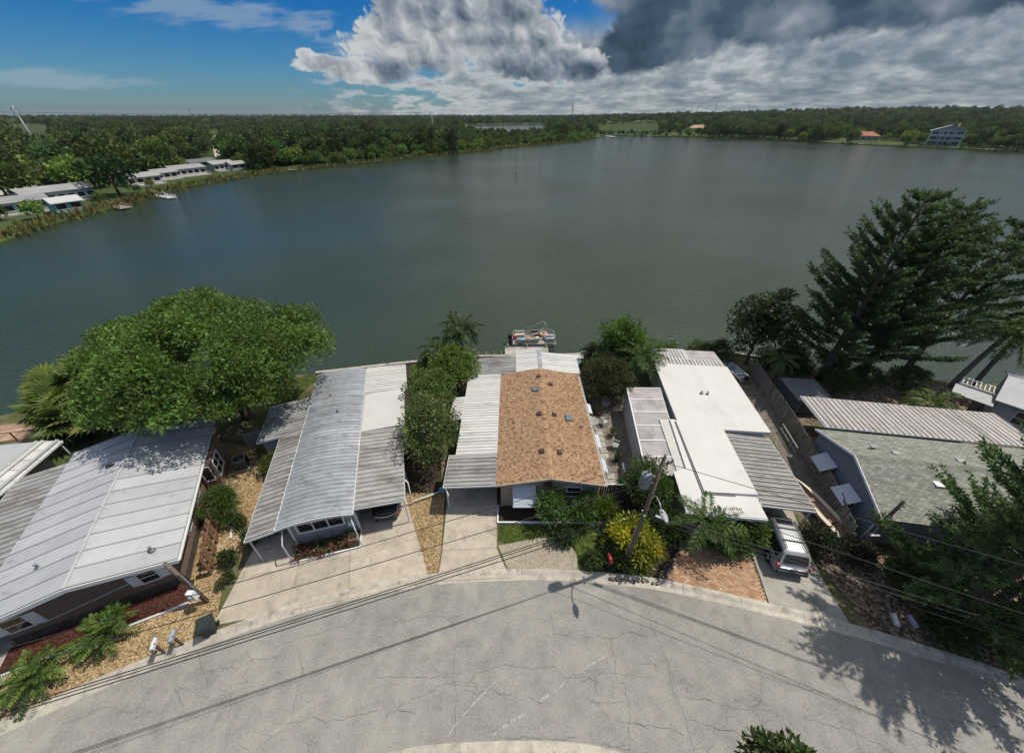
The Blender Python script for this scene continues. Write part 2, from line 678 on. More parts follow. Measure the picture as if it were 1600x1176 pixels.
def frond_mesh(length, rise, droop, npair, leaflet, width, colr, vee=0.35, m=None, fwd=0.75):
    """pinnate palm frond growing along +X from the origin"""
    lv = Leaves()
    xs = np.linspace(0, 1, 9)
    path = [(x * length * (1 - 0.12 * x), 0, rise * length * x - droop * length * x * x) for x in xs]
    pp = np.array(path)
    pos, dr, ls = [], [], []
    for i in range(npair):
        s = 0.14 + 0.84 * i / (npair - 1)
        p = np.array([np.interp(s, xs, pp[:, k]) for k in range(3)])
        tg = np.array([np.interp(min(1, s + .02), xs, pp[:, k]) for k in range(3)]) - np.array([np.interp(s - .02, xs, pp[:, k]) for k in range(3)])
        tg /= np.linalg.norm(tg)
        for sg in (-1, 1):
            pos.append(p)
            d = tg * fwd + np.array((0, sg * 1.0, vee * random.uniform(0.4, 1.2)))
            dr.append(d)
            ls.append(leaflet * (math.sin(math.pi * (0.12 + 0.8 * s)) ** 0.7) * random.uniform(0.85, 1.1))
    n = len(pos)
    cj = np.asarray(colr) * (0.8 + 0.4 * rng.random((n, 1)))
    lv.add(pos, np.array(dr), np.array(ls), width, cj, 0.22)
    for i in range(8):      # midrib
        a, b = pp[i], pp[i + 1]
        d = (b - a)[None]
        lv.add(a[None], d, np.linalg.norm(b - a) * 1.05, 0.05, np.asarray(colr)[None] * 1.3, 0, (0, 0, 1))
    return lv.mesh('frond', m)


def fan_mesh(stalk, radius, nseg, colr, spread=150, fold=0.3):
    lv = Leaves()
    n = nseg
    a = np.radians(np.linspace(-spread, spread, n))
    d = np.stack([np.cos(a), np.sin(a), np.full(n, fold) - 0.3 * np.abs(np.sin(a / 2))], 1)
    hub = np.array((stalk * 0.85, 0, stalk * 0.35))
    cj = np.asarray(colr) * (0.8 + 0.4 * rng.random((n, 1)))
    lv.add(np.repeat(hub[None], n, 0), d, radius * (0.85 + 0.2 * rng.random(n)), radius * 0.2, cj, 0.2, (0.15, 0, 1))
    lv.add(np.zeros((1, 3)), hub[None], np.linalg.norm(hub) * 1.1, 0.06, np.asarray(colr)[None] * 1.2, 0, (0, 1, 0.2))
    return lv.mesh('frond')


def palm(label, base, h, lean, fronds, nf, group=None, rt=0.14, scale=1.0, name='palm_tree', elev=(-0.5, 0.9)):
    t = thing(name, label, 'palm', base, 0, group)
    top = Vector((lean[0], lean[1], h))
    if h > 0.3:
        k = 7
        pts = [Vector((lean[0] * (i / k) ** 1.5, lean[1] * (i / k) ** 1.5, h * i / k - 0.1)) for i in range(k + 1)]
        MB().tube(pts, [rt * (1.25 - 0.35 * i / k) for i in range(k + 1)], 9).build('trunk', PALMBARK, t)
    for i in range(nf):
        f = fronds[i % len(fronds)]
        s = scale * random.uniform(0.82, 1.12)
        e = elev[1] + (elev[0] - elev[1]) * ((i + 0.5) / nf)
        inst('frond', f, t, tuple(top), (random.uniform(-0.3, 0.3), -e, i * 2.4 + random.uniform(-0.3, 0.3)), (s, s, s))
    return t


# ================================================================== SETTING
def catmull(pts, n=8):
    pts = [Vector(p) for p in pts]
    out_ = []
    for i in range(len(pts) - 1):
        p0, p1, p2, p3 = pts[max(i - 1, 0)], pts[i], pts[i + 1], pts[min(i + 2, len(pts) - 1)]
        for k in range(n):
            t = k / n
            out_.append(0.5 * ((2 * p1) + (p2 - p0) * t + (2 * p0 - 5 * p1 + 4 * p2 - p3) * t * t + (3 * p1 - p0 - 3 * p2 + p3) * t ** 3))
    out_.append(pts[-1])
    return out_


def offset(path, d):
    res = []
    for i, p in enumerate(path):
        t = (path[min(i + 1, len(path) - 1)] - path[max(i - 1, 0)])
        n = Vector((-t.y, t.x, 0)).normalized()
        res.append(Vector((p.x, p.y, 0)) + n * d)
    return res


def sheet(name, pts, z, m, parent=None, kind='structure', depth=0.003):
    mb = MB()
    pts = [(p[0], p[1]) for p in pts]
    mb.prism(pts, z - depth, z, bottom=False)
    o = mb.build(name, m, parent)
    if parent is None and kind:
        tag(o, kind=kind)
    return o


def inside(p, poly):
    x, y = p[0], p[1]
    c_ = False
    n = len(poly)
    for i in range(n):
        x1, y1 = poly[i][0], poly[i][1]
        x2, y2 = poly[(i + 1) % n][0], poly[(i + 1) % n][1]
        if (y1 > y) != (y2 > y) and x < (x2 - x1) * (y - y1) / (y2 - y1) + x1:
            c_ = not c_
    return c_


def scatter_poly(poly, n):
    xs = [p[0] for p in poly]
    ys = [p[1] for p in poly]
    res = []
    while len(res) < n:
        p = (random.uniform(min(xs), max(xs)), random.uniform(min(ys), max(ys)))
        if inside(p, poly):
            res.append(p)
    return res


# ---- ground with holes for the lake and the two ponds behind it
near_edge = [(-46, 24.8), (-41, 28.2), (-33, 30.6), (-20.4, 31.4), (-11.1, 33.4), (-4.3, 34.6), (6, 34.9), (16.2, 35.6), (24.4, 35.6), (29, 33.8), (33.4, 32.4), (43.6, 30.2), (50.7, 29.4)]
far_edge = [P(u, v, -0.4) for u, v in [(1600, 238), (1500, 233), (1400, 229), (1300, 224), (1180, 218), (1080, 214.5), (1000, 213), (945, 212.5), (930, 217), (905, 221), (860, 226), (800, 231), (755, 236), (700, 242), (650, 247), (600, 253), (540, 259), (470, 266), (400, 275), (330, 287), (285, 296), (250, 306), (200, 322), (150, 335), (100, 348), (50, 362), (0, 383)]]
lake_poly = near_edge + [(80, 24), (200, 40), (400, 180), (430, 270)] + [(p.x, p.y) for p in far_edge] + [(-140, 62), (-190, 20), (-130, -14), (-80, 4), (-60, 16)]
pond_a = [(P(u, v, 0).x, P(u, v, 0).y) for u, v in [(735, 196.5), (790, 194.0), (850, 194.5), (850, 203), (800, 207), (745, 205)]]
pond_b = [(P(u, v, 0).x, P(u, v, 0).y) for u, v in [(935, 198.5), (980, 197), (1030, 199), (1030, 206.3), (980, 207.5), (937, 207.5)]]
outer = [(-9000, -400), (9000, -400), (9000, 9000), (-9000, 9000)]


def ccw(p, want=True):
    a = sum(p[i][0] * p[(i + 1) % len(p)][1] - p[(i + 1) % len(p)][0] * p[i][1] for i in range(len(p)))
    return p if (a > 0) == want else p[::-1]


loops = [ccw(outer), ccw(lake_poly, False), ccw(pond_a, False), ccw(pond_b, False)]
allp = [p for l in loops for p in l]
tris = tessellate_polygon([[Vector((p[0], p[1], 0)) for p in l] for l in loops])
mb = MB()
fs = []
for a, b, c_ in tris:
    cr = (allp[b][0] - allp[a][0]) * (allp[c_][1] - allp[a][1]) - (allp[b][1] - allp[a][1]) * (allp[c_][0] - allp[a][0])
    fs.append((a, b, c_) if cr > 0 else (a, c_, b))
mb.add([(p[0], p[1], 0) for p in allp], fs)
for l in loops[1:]:
    for i in range(len(l)):
        p, q = l[i], l[(i + 1) % len(l)]
        mb.add([(p[0], p[1], 0), (q[0], q[1], 0), (q[0], q[1], -1.2), (p[0], p[1], -1.2)], [(0, 1, 2, 3)])
gm = bpy.data.materials.new('ground')
gm.use_nodes = True
t = gm.node_tree
g = t.nodes.new('ShaderNodeNewGeometry')
n1 = noise(t, g.outputs['Position'], 0.35, 8, 0.65)
n2 = noise(t, g.outputs['Position'], 6.0, 6, 0.7)
c1 = ramp(t, n1 * 0.6 + n2 * 0.4, [(0.33, (0.035, 0.055, 0.018)), (0.47, (0.075, 0.085, 0.032)), (0.55, (0.15, 0.125, 0.08)), (0.7, (0.21, 0.175, 0.12))])
sx = t.nodes.new('ShaderNodeSeparateXYZ')
t.links.new(g.outputs['Position'], sx.inputs[0])
far = S(t, sx.outputs[1]).smooth(45, 80)
nf_ = noise(t, g.outputs['Position'], 0.02, 6, 0.6)
c2 = ramp(t, nf_, [(0.35, (0.03, 0.05, 0.018)), (0.65, (0.06, 0.085, 0.03))])
t.links.new(mixc(t, far, c1, c2), t.nodes['Principled BSDF'].inputs['Base Color'])
t.nodes['Principled BSDF'].inputs['Roughness'].default_value = 0.95
t.nodes['Principled BSDF'].inputs['Specular IOR Level'].default_value = 0.1
tag(mb.build('ground', gm), kind='structure')

# ---- water
wm = bpy.data.materials.new('lake_water')
wm.use_nodes = True
t = wm.node_tree
b = t.nodes['Principled BSDF']
g = t.nodes.new('ShaderNodeNewGeometry')
nw = noise(t, g.outputs['Position'], 0.03, 4, 0.5)
t.links.new(ramp(t, nw, [(0.3, (0.022, 0.036, 0.020)), (0.7, (0.032, 0.049, 0.029))]), b.inputs['Base Color'])
b.inputs['Roughness'].default_value = 0.11
b.inputs['IOR'].default_value = 1.33
b.inputs['Specular IOR Level'].default_value = 0.62
mp = t.nodes.new('ShaderNodeMapping')
mp.inputs['Rotation'].default_value = (0, 0, R(-25))
mp.inputs['Scale'].default_value = (0.55, 1.5, 1)
t.links.new(g.outputs['Position'], mp.inputs['Vector'])
h = noise(t, mp.outputs[0], 1.1, 3, 0.55, 0.6) * 0.5 + noise(t, mp.outputs[0], 2.6, 3, 0.6, 0.4) * 0.5
gust = noise(t, g.outputs['Position'], 0.018, 3, 0.5).smooth(0.3, 0.7) * 0.7 + 0.45
bp = t.nodes.new('ShaderNodeBump')
bp.inputs['Strength'].default_value = 1.0
bp.inputs['Distance'].default_value = 0.24
t.links.new((h * gust).s, bp.inputs['Height'])
t.links.new(bp.outputs[0], b.inputs['Normal'])
MB().add([(-700, -60, -0.45), (800, -60, -0.45), (800, 1700, -0.45), (-700, 1700, -0.45)], [(0, 1, 2, 3)]).build('lake', wm)
tag(bpy.data.objects['lake'], kind='structure')


# ---- low wooded rise on the right horizon
def elev(x, y):
    r = math.hypot(x, y)
    a = math.degrees(math.atan2(x, y))
    s = min(1, max(0, (a - 2) / 34.0))
    s = s * s * (3 - 2 * s)
    q = min(1, max(0, (r - 560) / 900.0))
    q = q * q * (3 - 2 * q)
    return s * q * (20 + 4 * math.sin(x * 0.006) + 3 * math.sin(y * 0.0043 + 1))


mb = MB()
na, nr = 44, 26
vs, fs = [], []
for i in range(na + 1):
    a = R(-2 + 78 * i / na)
    for j in range(nr + 1):
        r = 540 * (5200 / 540) ** (j / nr)
        x, y = r * math.sin(a), r * math.cos(a)
        vs.append((x, y, elev(x, y) - 0.6 if j < nr else -5))
for i in range(na):
    for j in range(nr):
        k = i * (nr + 1) + j
        fs.append((k, k + nr + 1, k + nr + 2, k + 1))
mb.add(vs, [tuple(reversed(q)) for q in fs], 0, True)
HILL = mat('hill', (0.035, 0.055, 0.02), 0.95, 0.05, var=0.3, vscale=0.02)
tag(mb.build('hill', HILL), kind='structure')

# ---- street
ASPH = bpy.data.materials.new('asphalt')
ASPH.use_nodes = True
t = ASPH.node_tree
b = t.nodes['Principled BSDF']
g = t.nodes.new('ShaderNodeNewGeometry')
pos = g.outputs['Position']
fine = noise(t, pos, 12.0, 4, 0.85)
mid = noise(t, pos, 1.1, 7, 0.62)
big = noise(t, pos, 0.16, 4, 0.55)
c1 = ramp(t, fine * 0.50 + mid * 0.30 + big * 0.20, [(0.36, (0.135, 0.129, 0.116)), (0.5, (0.245, 0.235, 0.213)), (0.64, (0.335, 0.322, 0.292))])
oil = noise(t, pos, 0.55, 6, 0.65).smooth(0.55, 0.72) * 0.45
c1 = mixc(t, oil, c1, (0.12, 0.118, 0.112))
wear = noise(t, pos, 0.3, 4, 0.6, 1.2).smooth(0.56, 0.7) * 0.5
c1 = mixc(t, wear, c1, (0.32, 0.308, 0.28))
t.links.new(c1, b.inputs['Base Color'])
b.inputs['Roughness'].default_value = 0.92
b.inputs['Specular IOR Level'].default_value = 0.2
bp = t.nodes.new('ShaderNodeBump')
bp.inputs['Strength'].default_value = 0.5
bp.inputs['Distance'].default_value = 0.01
t.links.new(fine.s, bp.inputs['Height'])
t.links.new(bp.outputs[0], b.inputs['Normal'])

CONC = mat('concrete', (0.375, 0.335, 0.275), 0.9, 0.2, var=0.16, vscale=1.6, bump=0.25, bscale=60,
           stains=[((0.20, 0.18, 0.15), 0.5, 0.52, 0.75, (1, 1, 1)), ((0.24, 0.21, 0.165), 2.2, 0.56, 0.72, (1, 0.6, 1))])
CONC2 = mat('grey_concrete', (0.30, 0.285, 0.25), 0.9, 0.2, var=0.2, vscale=1.1, bump=0.25, bscale=60,
            stains=[((0.17, 0.16, 0.145), 0.7, 0.5, 0.75, (1, 1, 1))])
KERBM = mat('kerb_concrete', (0.40, 0.37, 0.315), 0.9, 0.2, var=0.2, vscale=2.2, bump=0.3, bscale=50,
            stains=[((0.20, 0.185, 0.155), 1.4, 0.52, 0.7, (1, 1, 1))])
DIRT = mat('dark_seam', (0.045, 0.042, 0.035), 0.95, 0.1, var=0.3, vscale=5)

kn = catmull([(-48, -13), (-34, -3.6), (-27.5, 1.0), (-22.25, 4.0), (-18.4, 5.98), (-14.8, 7.57), (-11.2, 8.9), (-7.24, 9.85), (-3.69, 10.36), (1.86, 10.55), (7.34, 10.15), (10.72, 9.5), (13.8, 8.75), (16.75, 7.98), (19.5, 7.15), (24.1, 5.5), (32, 2.0), (46, -7)], 8)
ks = catmull([(-30, -14), (-20, -5.4), (-11, 0.9), (-7.6, 2.7), (-5.4, 3.42), (-3.6, 3.72), (0, 3.85), (2.75, 3.78), (4.6, 3.5), (7.5, 2.6), (14, -0.6), (24, -6.5), (34, -14)], 8)
road_pts = [(p.x, p.y) for p in offset(kn, 0.1)] + [(60, -30), (-60, -30)]
sheet('street', road_pts, 0.006, ASPH)


def kerb_line(name, path, w, side):
    """rolled concrete kerb in cast lengths with joints; side +1: lip to the left of the path direction"""
    root = bpy.data.objects.new(name, None)
    link(root)
    tag(root, kind='structure')
    prof = [(0.0, 0.012), (0.26, 0.016), (0.36, 0.06), (0.46, 0.10), (w, 0.112), (w, -0.05)]
    cum = [0]
    for i in range(1, len(path)):
        cum.append(cum[-1] + (path[i] - path[i - 1]).length)
    tot = cum[-1]

    def at_(s):
        s = min(max(s, 0), tot - 1e-4)
        i = max(k for k in range(len(cum)) if cum[k] <= s)
        i = min(i, len(path) - 2)
        q = (s - cum[i]) / (cum[i + 1] - cum[i])
        tg = (path[i + 1] - path[i]).normalized()
        return path[i].lerp(path[i + 1], q), Vector((-tg.y, tg.x, 0)) * side
    seg = 3.05
    k = int(tot / seg)
    for j in range(k):
        mb = MB()
        ns = 5
        vs = []
        for q in range(ns + 1):
            p, n = at_(j * seg + 0.008 + (seg - 0.016) * q / ns)
            for (o, z) in prof:
                vs.append((p.x + n.x * o, p.y + n.y * o, z))
        m_ = len(prof)
        fs = []
        for q in range(ns):
            for r in range(m_ - 1):
                f = (q * m_ + r, (q + 1) * m_ + r, (q + 1) * m_ + r + 1, q * m_ + r + 1)
                fs.append(tuple(reversed(f)) if side < 0 else tuple(reversed(f))[::-1][::-1])
        mb.add(vs, fs)
        p, n = at_(j * seg + seg / 2)
        if abs(p.x) < 34 and p.y > -6:
            mb.build('kerb_length', KERBM, root)
    return root


kerb_line('kerb_north', kn, 0.62, 1)
kerb_line('kerb_south', ks, 0.6, -1)

# inner corner lot on the near side of the bend
isl = [(p.x, p.y) for p in offset(ks, -0.55)] + [(40, -30), (-40, -30)]
sheet('verge', isl, 0.112, mat('verge_soil', (0.16, 0.135, 0.09), 0.95, 0.1, var=0.4, vscale=3), depth=0.1)
walk = offset(ks, -0.6)
walk2 = offset(ks, -1.9)
w_root = bpy.data.objects.new('footpath', None)
link(w_root)
tag(w_root, kind='structure')
ii = [i for i, p in enumerate(walk) if -12 < p.x < 14]
for a_, b_ in zip(ii[::3], ii[3::3]):
    rngi = list(range(a_, b_ + 1))
    pts = [(walk[k].x, walk[k].y) for k in rngi] + [(walk2[k].x, walk2[k].y) for k in reversed(rngi)]
    cx = sum(p[0] for p in pts) / len(pts)
    cy = sum(p[1] for p in pts) / len(pts)
    pts = [(cx + (p[0] - cx) * 0.99, cy + (p[1] - cy) * 0.99) for p in pts]
    MB().prism(pts, 0.06, 0.125).build('slab', KERBM, w_root)

# cracks in the asphalt, worn paint and a straight saw cut: flat marks lying on the street
CRACK = mat('crack', (0.085, 0.082, 0.076), 0.95, 0.1, var=0.3, vscale=3)
SEAL = mat('pale_scrape', (0.42, 0.42, 0.40), 0.9, 0.1, var=0.15, vscale=5)
street = bpy.data.objects['street']


def crack(pix, w=0.022, jig=0.10, mb=None):
    pts = []
    g_ = [P(u, v) for u, v in pix]
    for i in range(len(g_) - 1):
        n = max(2, int((g_[i + 1] - g_[i]).length / 0.13))
        for k in range(n):
            pts.append(g_[i].lerp(g_[i + 1], k / n))
    pts.append(g_[-1])
    off = 0
    res = []
    for i, p in enumerate(pts):
        tg = (pts[min(i + 1, len(pts) - 1)] - pts[max(i - 1, 0)]).normalized()
        off = off * 0.75 + random.uniform(-jig, jig) * 0.6
        nn = Vector((-tg.y, tg.x, 0))
        ww = w * random.uniform(0.5, 1.25) * (0.35 if i in (0, len(pts) - 1) else 1)
        res.append((p + nn * (off + ww / 2), p + nn * (off - ww / 2)))
    vs = []
    for a, b_ in res:
        vs += [(a.x, a.y, 0.0105), (b_.x, b_.y, 0.0105)]
    mb.add(vs, [(2 * i + 1, 2 * i + 3, 2 * i + 2, 2 * i) for i in range(len(res) - 1)])


cracks = [
    [(395, 1176), (420, 1150), (455, 1130), (490, 1118), (510, 1128), (560, 1118), (590, 1110)],
    [(600, 1130), (605, 1112), (625, 1100), (690, 1070), (735, 1065), (745, 1050), (790, 1040), (830, 1045), (865, 1042), (880, 1058), (920, 1058), (935, 1068)],
    [(700, 1050), (692, 1065)], [(915, 1048), (960, 1052), (1000, 1058), (1020, 1056)],
    [(955, 992), (965, 1060), (978, 1068), (983, 1110), (982, 1140), (985, 1176)], [(920, 1095), (932, 1100), (978, 1098)], [(930, 1055), (932, 1085)],
    [(1015, 970), (1040, 1030), (1055, 1082), (1075, 1130), (1085, 1176)], [(965, 1125), (1000, 1132), (1050, 1138), (1068, 1148)],
    [(1070, 1122), (1100, 1130), (1140, 1142), (1160, 1150)], [(1085, 1090), (1110, 1095), (1140, 1105), (1172, 1110)], [(1138, 1105), (1136, 1135)],
    [(1165, 1100), (1178, 1112), (1190, 1130), (1194, 1155)], [(1190, 1055), (1188, 1100), (1178, 1112)], [(1180, 1053), (1250, 1072), (1300, 1085)],
    [(860, 960), (865, 995), (862, 1025)], [(865, 990), (890, 992), (905, 1000)], [(930, 995), (960, 996), (985, 988), (1005, 994)],
    [(320, 1050), (340, 1044), (375, 1042), (395, 1030), (440, 1024)], [(395, 1030), (380, 1060)], [(430, 1010), (470, 995), (520, 985), (550, 970), (558, 955)],
    [(650, 965), (680, 962), (700, 968), (735, 958)], [(610, 975), (630, 967)], [(710, 1005), (712, 1150)], [(468, 1015), (470, 1050), (455, 1130)],
    [(360, 1080), (356, 1125)], [(310, 1010), (325, 1075)], [(585, 1060), (660, 1060)], [(670, 1057), (690, 1052)],
    [(90, 1135), (130, 1120), (170, 1102)], [(270, 1075), (285, 1110), (265, 1140)], [(210, 1120), (240, 1110)],
    [(1390, 1100), (1440, 1115), (1500, 1125), (1560, 1135)], [(1330, 1130), (1350, 1176)], [(1255, 1120), (1330, 1140), (1400, 1176)],
    [(780, 1150), (830, 1153), (900, 1153)], [(940, 1160), (960, 1165), (985, 1168)], [(745, 1085), (770, 1078), (800, 1085)], [(820, 1090), (850, 1096)],
    [(1310, 1050), (1335, 1095), (1345, 1120)], [(480, 1160), (485, 1176)], [(620, 1110), (650, 1112)], [(1000, 1040), (1020, 1036)], [(1060, 1066), (1085, 1072)],
]
mb = MB()
for cpx in cracks:
    crack(cpx, 0.016, 0.08, mb)
    # side branches
    for _ in range(2):
        i = random.randrange(len(cpx))
        u, v = cpx[i]
        crack([(u, v), (u + random.uniform(-22, 22), v + random.uniform(-8, 8)), (u + random.uniform(-40, 40), v + random.uniform(-14, 14))], 0.009, 0.08, mb)
mb.build('crack_lines', CRACK, street)
mb = MB()
PAINT = mat('worn_paint', (0.40, 0.395, 0.375), 0.85, 0.2, var=0.2, vscale=8)
for (a, b_) in [((770, 1148), (792, 1131)), ((796, 1128), (818, 1116)), ((843, 1095), (862, 1082)), ((866, 1079), (882, 1067)), ((915, 1042), (931, 1034)), ((936, 1031), (950, 1023))]:
    pa_, pb_ = P(*a), P(*b_)
    for k in range(9):
        if random.random() < 0.8:
            q0 = pa_.lerp(pb_, k / 9 + random.uniform(0, .03))
            q1 = pa_.lerp(pb_, (k + random.uniform(0.5, 1.0)) / 9)
            mb.beam((q0.x, q0.y, 0.0095), (q1.x, q1.y, 0.0095), random.uniform(0.05, 0.11), 0.003)
mb.build('worn_line', PAINT, street)
mb = MB()
for (a, b_) in [((722, 1118), (768, 1070)), ((700, 1150), (716, 1126))]:
    pa_, pb_ = P(*a), P(*b_)
    for k in range(14):
        q0, q1 = pa_.lerp(pb_, k / 14), pa_.lerp(pb_, (k + random.uniform(0.4, 0.9)) / 14)
        mb.beam((q0.x, q0.y, 0.0092), (q1.x, q1.y, 0.0092), random.uniform(0.02, 0.05), 0.002)
mb.build('scrape_mark', SEAL, street)

# ---- beds and yards -------------------------------------------------------


def gravel_mat(name, cols, scale):
    m = bpy.data.materials.new(name)
    m.use_nodes = True
    t = m.node_tree
    b = t.nodes['Principled BSDF']
    g = t.nodes.new('ShaderNodeNewGeometry')
    v = t.nodes.new('ShaderNodeTexVoronoi')
    v.inputs['Scale'].default_value = scale
    t.links.new(g.outputs['Position'], v.inputs['Vector'])
    sc_ = t.nodes.new('ShaderNodeSeparateColor')
    t.links.new(v.outputs['Color'], sc_.inputs[0])
    n = noise(t, g.outputs['Position'], 0.8, 5, 0.6)
    f = S(t, sc_.outputs[0]) * 0.7 + n * 0.5 - 0.1
    cc = ramp(t, f, cols)
    t.links.new(cc, b.inputs['Base Color'])
    b.inputs['Roughness'].default_value = 0.95
    b.inputs['Specular IOR Level'].default_value = 0.1
    bp = t.nodes.new('ShaderNodeBump')
    bp.inputs['Strength'].default_value = 1.0
    bp.inputs['Distance'].default_value = 0.05
    bp.invert = True
    t.links.new(v.outputs['Distance'], bp.inputs['Height'])
    t.links.new(bp.outputs[0], b.inputs['Normal'])
    MATS[name] = m
    return m


GRAV = gravel_mat('tan_gravel', [(0.1, (0.115, 0.075, 0.035)), (0.4, (0.27, 0.185, 0.09)), (0.65, (0.38, 0.28, 0.15)), (0.95, (0.56, 0.46, 0.32))], 15.0)
SHELL = gravel_mat('shell_gravel', [(0.1, (0.25, 0.215, 0.165)), (0.45, (0.34, 0.30, 0.235)), (0.75, (0.40, 0.36, 0.29)), (0.95, (0.48, 0.44, 0.37))], 18.0)
MULCH = gravel_mat('red_mulch', [(0.1, (0.02, 0.01, 0.008)), (0.5, (0.065, 0.025, 0.018)), (0.9, (0.12, 0.05, 0.035))], 16.0)
LITTER = gravel_mat('leaf_litter', [(0.1, (0.035, 0.026, 0.018)), (0.45, (0.11, 0.085, 0.06)), (0.7, (0.21, 0.17, 0.13)), (0.95, (0.38, 0.33, 0.27))], 8.0)
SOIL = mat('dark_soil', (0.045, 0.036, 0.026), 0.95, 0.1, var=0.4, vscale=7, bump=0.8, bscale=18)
LAWN = mat('lawn', (0.06, 0.085, 0.02), 0.95, 0.1, var=0.4, vscale=2.5, bump=0.6, bscale=40)


def pix(lst, z=0.0):
    return [(P(u, v, z).x, P(u, v, z).y) for u, v in lst]


kin = offset(kn, 0.6)
def kerb_between(x0, x1):
    return [(p.x, p.y) for p in kin if x0 <= p.x <= x1]


# gravel yard around the brown house and along the street
grav_poly = kerb_between(-33, -15.7) + pix([(338, 975), (352, 890), (395, 838), (420, 790), (400, 700), (340, 690), (300, 760)]) + [(-21.5, 11), (-33, 4)]
sheet('gravel_bed', grav_poly, 0.012, GRAV)
g2 = pix([(633, 770), (695, 770), (690, 850), (684, 905), (672, 906), (655, 860), (640, 810)])
sheet('gravel_strip', g2, 0.012, GRAV)
sheet('shell_apron', pix([(778, 852), (790, 880), (800, 902), (908, 902), (906, 875), (892, 852), (860, 840), (815, 842)]), 0.013, SHELL)
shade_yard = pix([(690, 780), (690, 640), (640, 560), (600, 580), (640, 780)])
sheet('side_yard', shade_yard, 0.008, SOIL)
yardDE = pix([(940, 790), (1010, 780), (1000, 600), (930, 590)])
sheet('yard_floor', yardDE, 0.008, mat('patio_dirt', (0.17, 0.15, 0.125), 0.95, 0.1, var=0.5, vscale=3.5, bump=0.5))
bedE = pix([(905, 899), (1042, 906), (1065, 850), (1000, 770), (960, 790), (905, 850)])
sheet('planting_bed', bedE, 0.014, SOIL)
lit = kerb_between(18.6, 34) + [(34, 12), (24, 12.5), (19.2, 12.4), (18.4, 11.6)]
sheet('litter_ground', lit, 0.013, LITTER)
sheet('pine_ground', pix([(1180, 600), (1250, 700), (1300, 620), (1600, 690), (1600, 612), (1480, 604), (1290, 585)]), 0.011, LITTER)
sheet('side_path', pix([(1150, 590), (1172, 590), (1262, 690), (1345, 850), (1290, 860), (1235, 760), (1210, 690)]), 0.010, mat('dirt_path', (0.15, 0.135, 0.115), 0.95, 0.1, var=0.4, vscale=2))

# lawns: soil sheet plus real blades
lawns = [pix([(780, 800), (845, 800), (850, 838), (790, 850), (778, 845)]), pix([(895, 800), (955, 790), (950, 850), (925, 880), (905, 899), (900, 860), (880, 845)]),
         pix([(640, 572), (668, 566), (672, 610), (640, 600)]), pix([(440, 640), (500, 590), (505, 580), (430, 600)]), pix([(110, 690), (165, 672), (100, 712), (70, 740)])]
for i, lp in enumerate(lawns):
    s_ = sheet('lawn', lp, 0.016, LAWN)
    lv = Leaves()
    ar = abs(sum(lp[k][0] * lp[(k + 1) % len(lp)][1] - lp[(k + 1) % len(lp)][0] * lp[k][1] for k in range(len(lp)))) / 2
    n = int(ar * 150)
    p = np.array([(x, y, 0.014) for x, y in scatter_poly(lp, n)])
    d = rng.normal(size=(n, 3)) * 0.5
    d[:, 2] = 1
    colr = np.array((0.075, 0.115, 0.022)) if i < 3 else np.array((0.16, 0.14, 0.06))
    lv.add(p, d, 0.08 + 0.09 * rng.random(n), 0.035, colr * (0.6 + 0.8 * rng.random((n, 1))))
    o = inst('grass', lv.mesh('grass'), None)
    tag(o, 'short green grass of a small front or side lawn' if i < 3 else 'dry grass beside the left houses', 'grass', kind='stuff')

# fallen leaves and twigs
lv = Leaves()
p = np.array([(x, y, 0.02) for x, y in scatter_poly(lit, 2600)] + [(x, y, 0.02) for x, y in scatter_poly(bedE, 900)] + [(x, y, 0.02) for x, y in scatter_poly(shade_yard, 500)])
n = len(p)
d = rng.normal(size=(n, 3))
d[:, 2] = abs(d[:, 2]) * 0.25
lv.add(p, d, 0.07 + 0.13 * rng.random(n), 0.06, np.array((0.22, 0.165, 0.11)) * (0.3 + 1.2 * rng.random((n, 1))))
tag(inst('fallen_leaves', lv.mesh('fallen_leaves'), None), 'dry brown leaves scattered over the planting beds', 'leaf litter', kind='stuff')

# pebbles proud of the gravel beds
lv = Leaves()
p = np.array([(x, y, 0.014) for x, y in scatter_poly(grav_poly, 9000)] + [(x, y, 0.014) for x, y in scatter_poly(g2, 1300)])
n = len(p)
d = rng.normal(size=(n, 3))
d[:, 2] = abs(d[:, 2]) * 0.5 + 0.2
lv.add(p, d, 0.05 + 0.06 * rng.random(n), 0.06, np.array((0.42, 0.31, 0.175)) * (0.35 + 1.1 * rng.random((n, 1))))
tag(inst('pebbles', lv.mesh('pebbles', SHINGLE), None), 'loose tan pebbles of the gravel beds', 'gravel', kind='stuff')


# ---- drives, slab by slab
def slabs(name, quads, m, z=0.045, gap=0.012):
    root = bpy.data.objects.new(name, None)
    link(root)
    tag(root, kind='structure')
    for q in quads:
        cx = sum(p[0] for p in q) / len(q)
        cy = sum(p[1] for p in q) / len(q)
        pts = []
        for p in q:
            d = math.hypot(p[0] - cx, p[1] - cy)
            pts.append((cx + (p[0] - cx) * (1 - gap / d), cy + (p[1] - cy) * (1 - gap / d)))
        MB().prism(pts, -0.02, z).build('slab', m, root)
    return root


def bil(q, s, t_):
    a, b_, c_, d_ = [Vector((*p, 0)) for p in q]
    v = a.lerp(b_, s).lerp(d_.lerp(c_, s), t_)
    return (v.x, v.y)


def grid(q, ss, ts):
    res = []
    for i in range(len(ss) - 1):
        for j in range(len(ts) - 1):
            res.append([bil(q, ss[i], ts[j]), bil(q, ss[i + 1], ts[j]), bil(q, ss[i + 1], ts[j + 1]), bil(q, ss[i], ts[j + 1])])
    return res


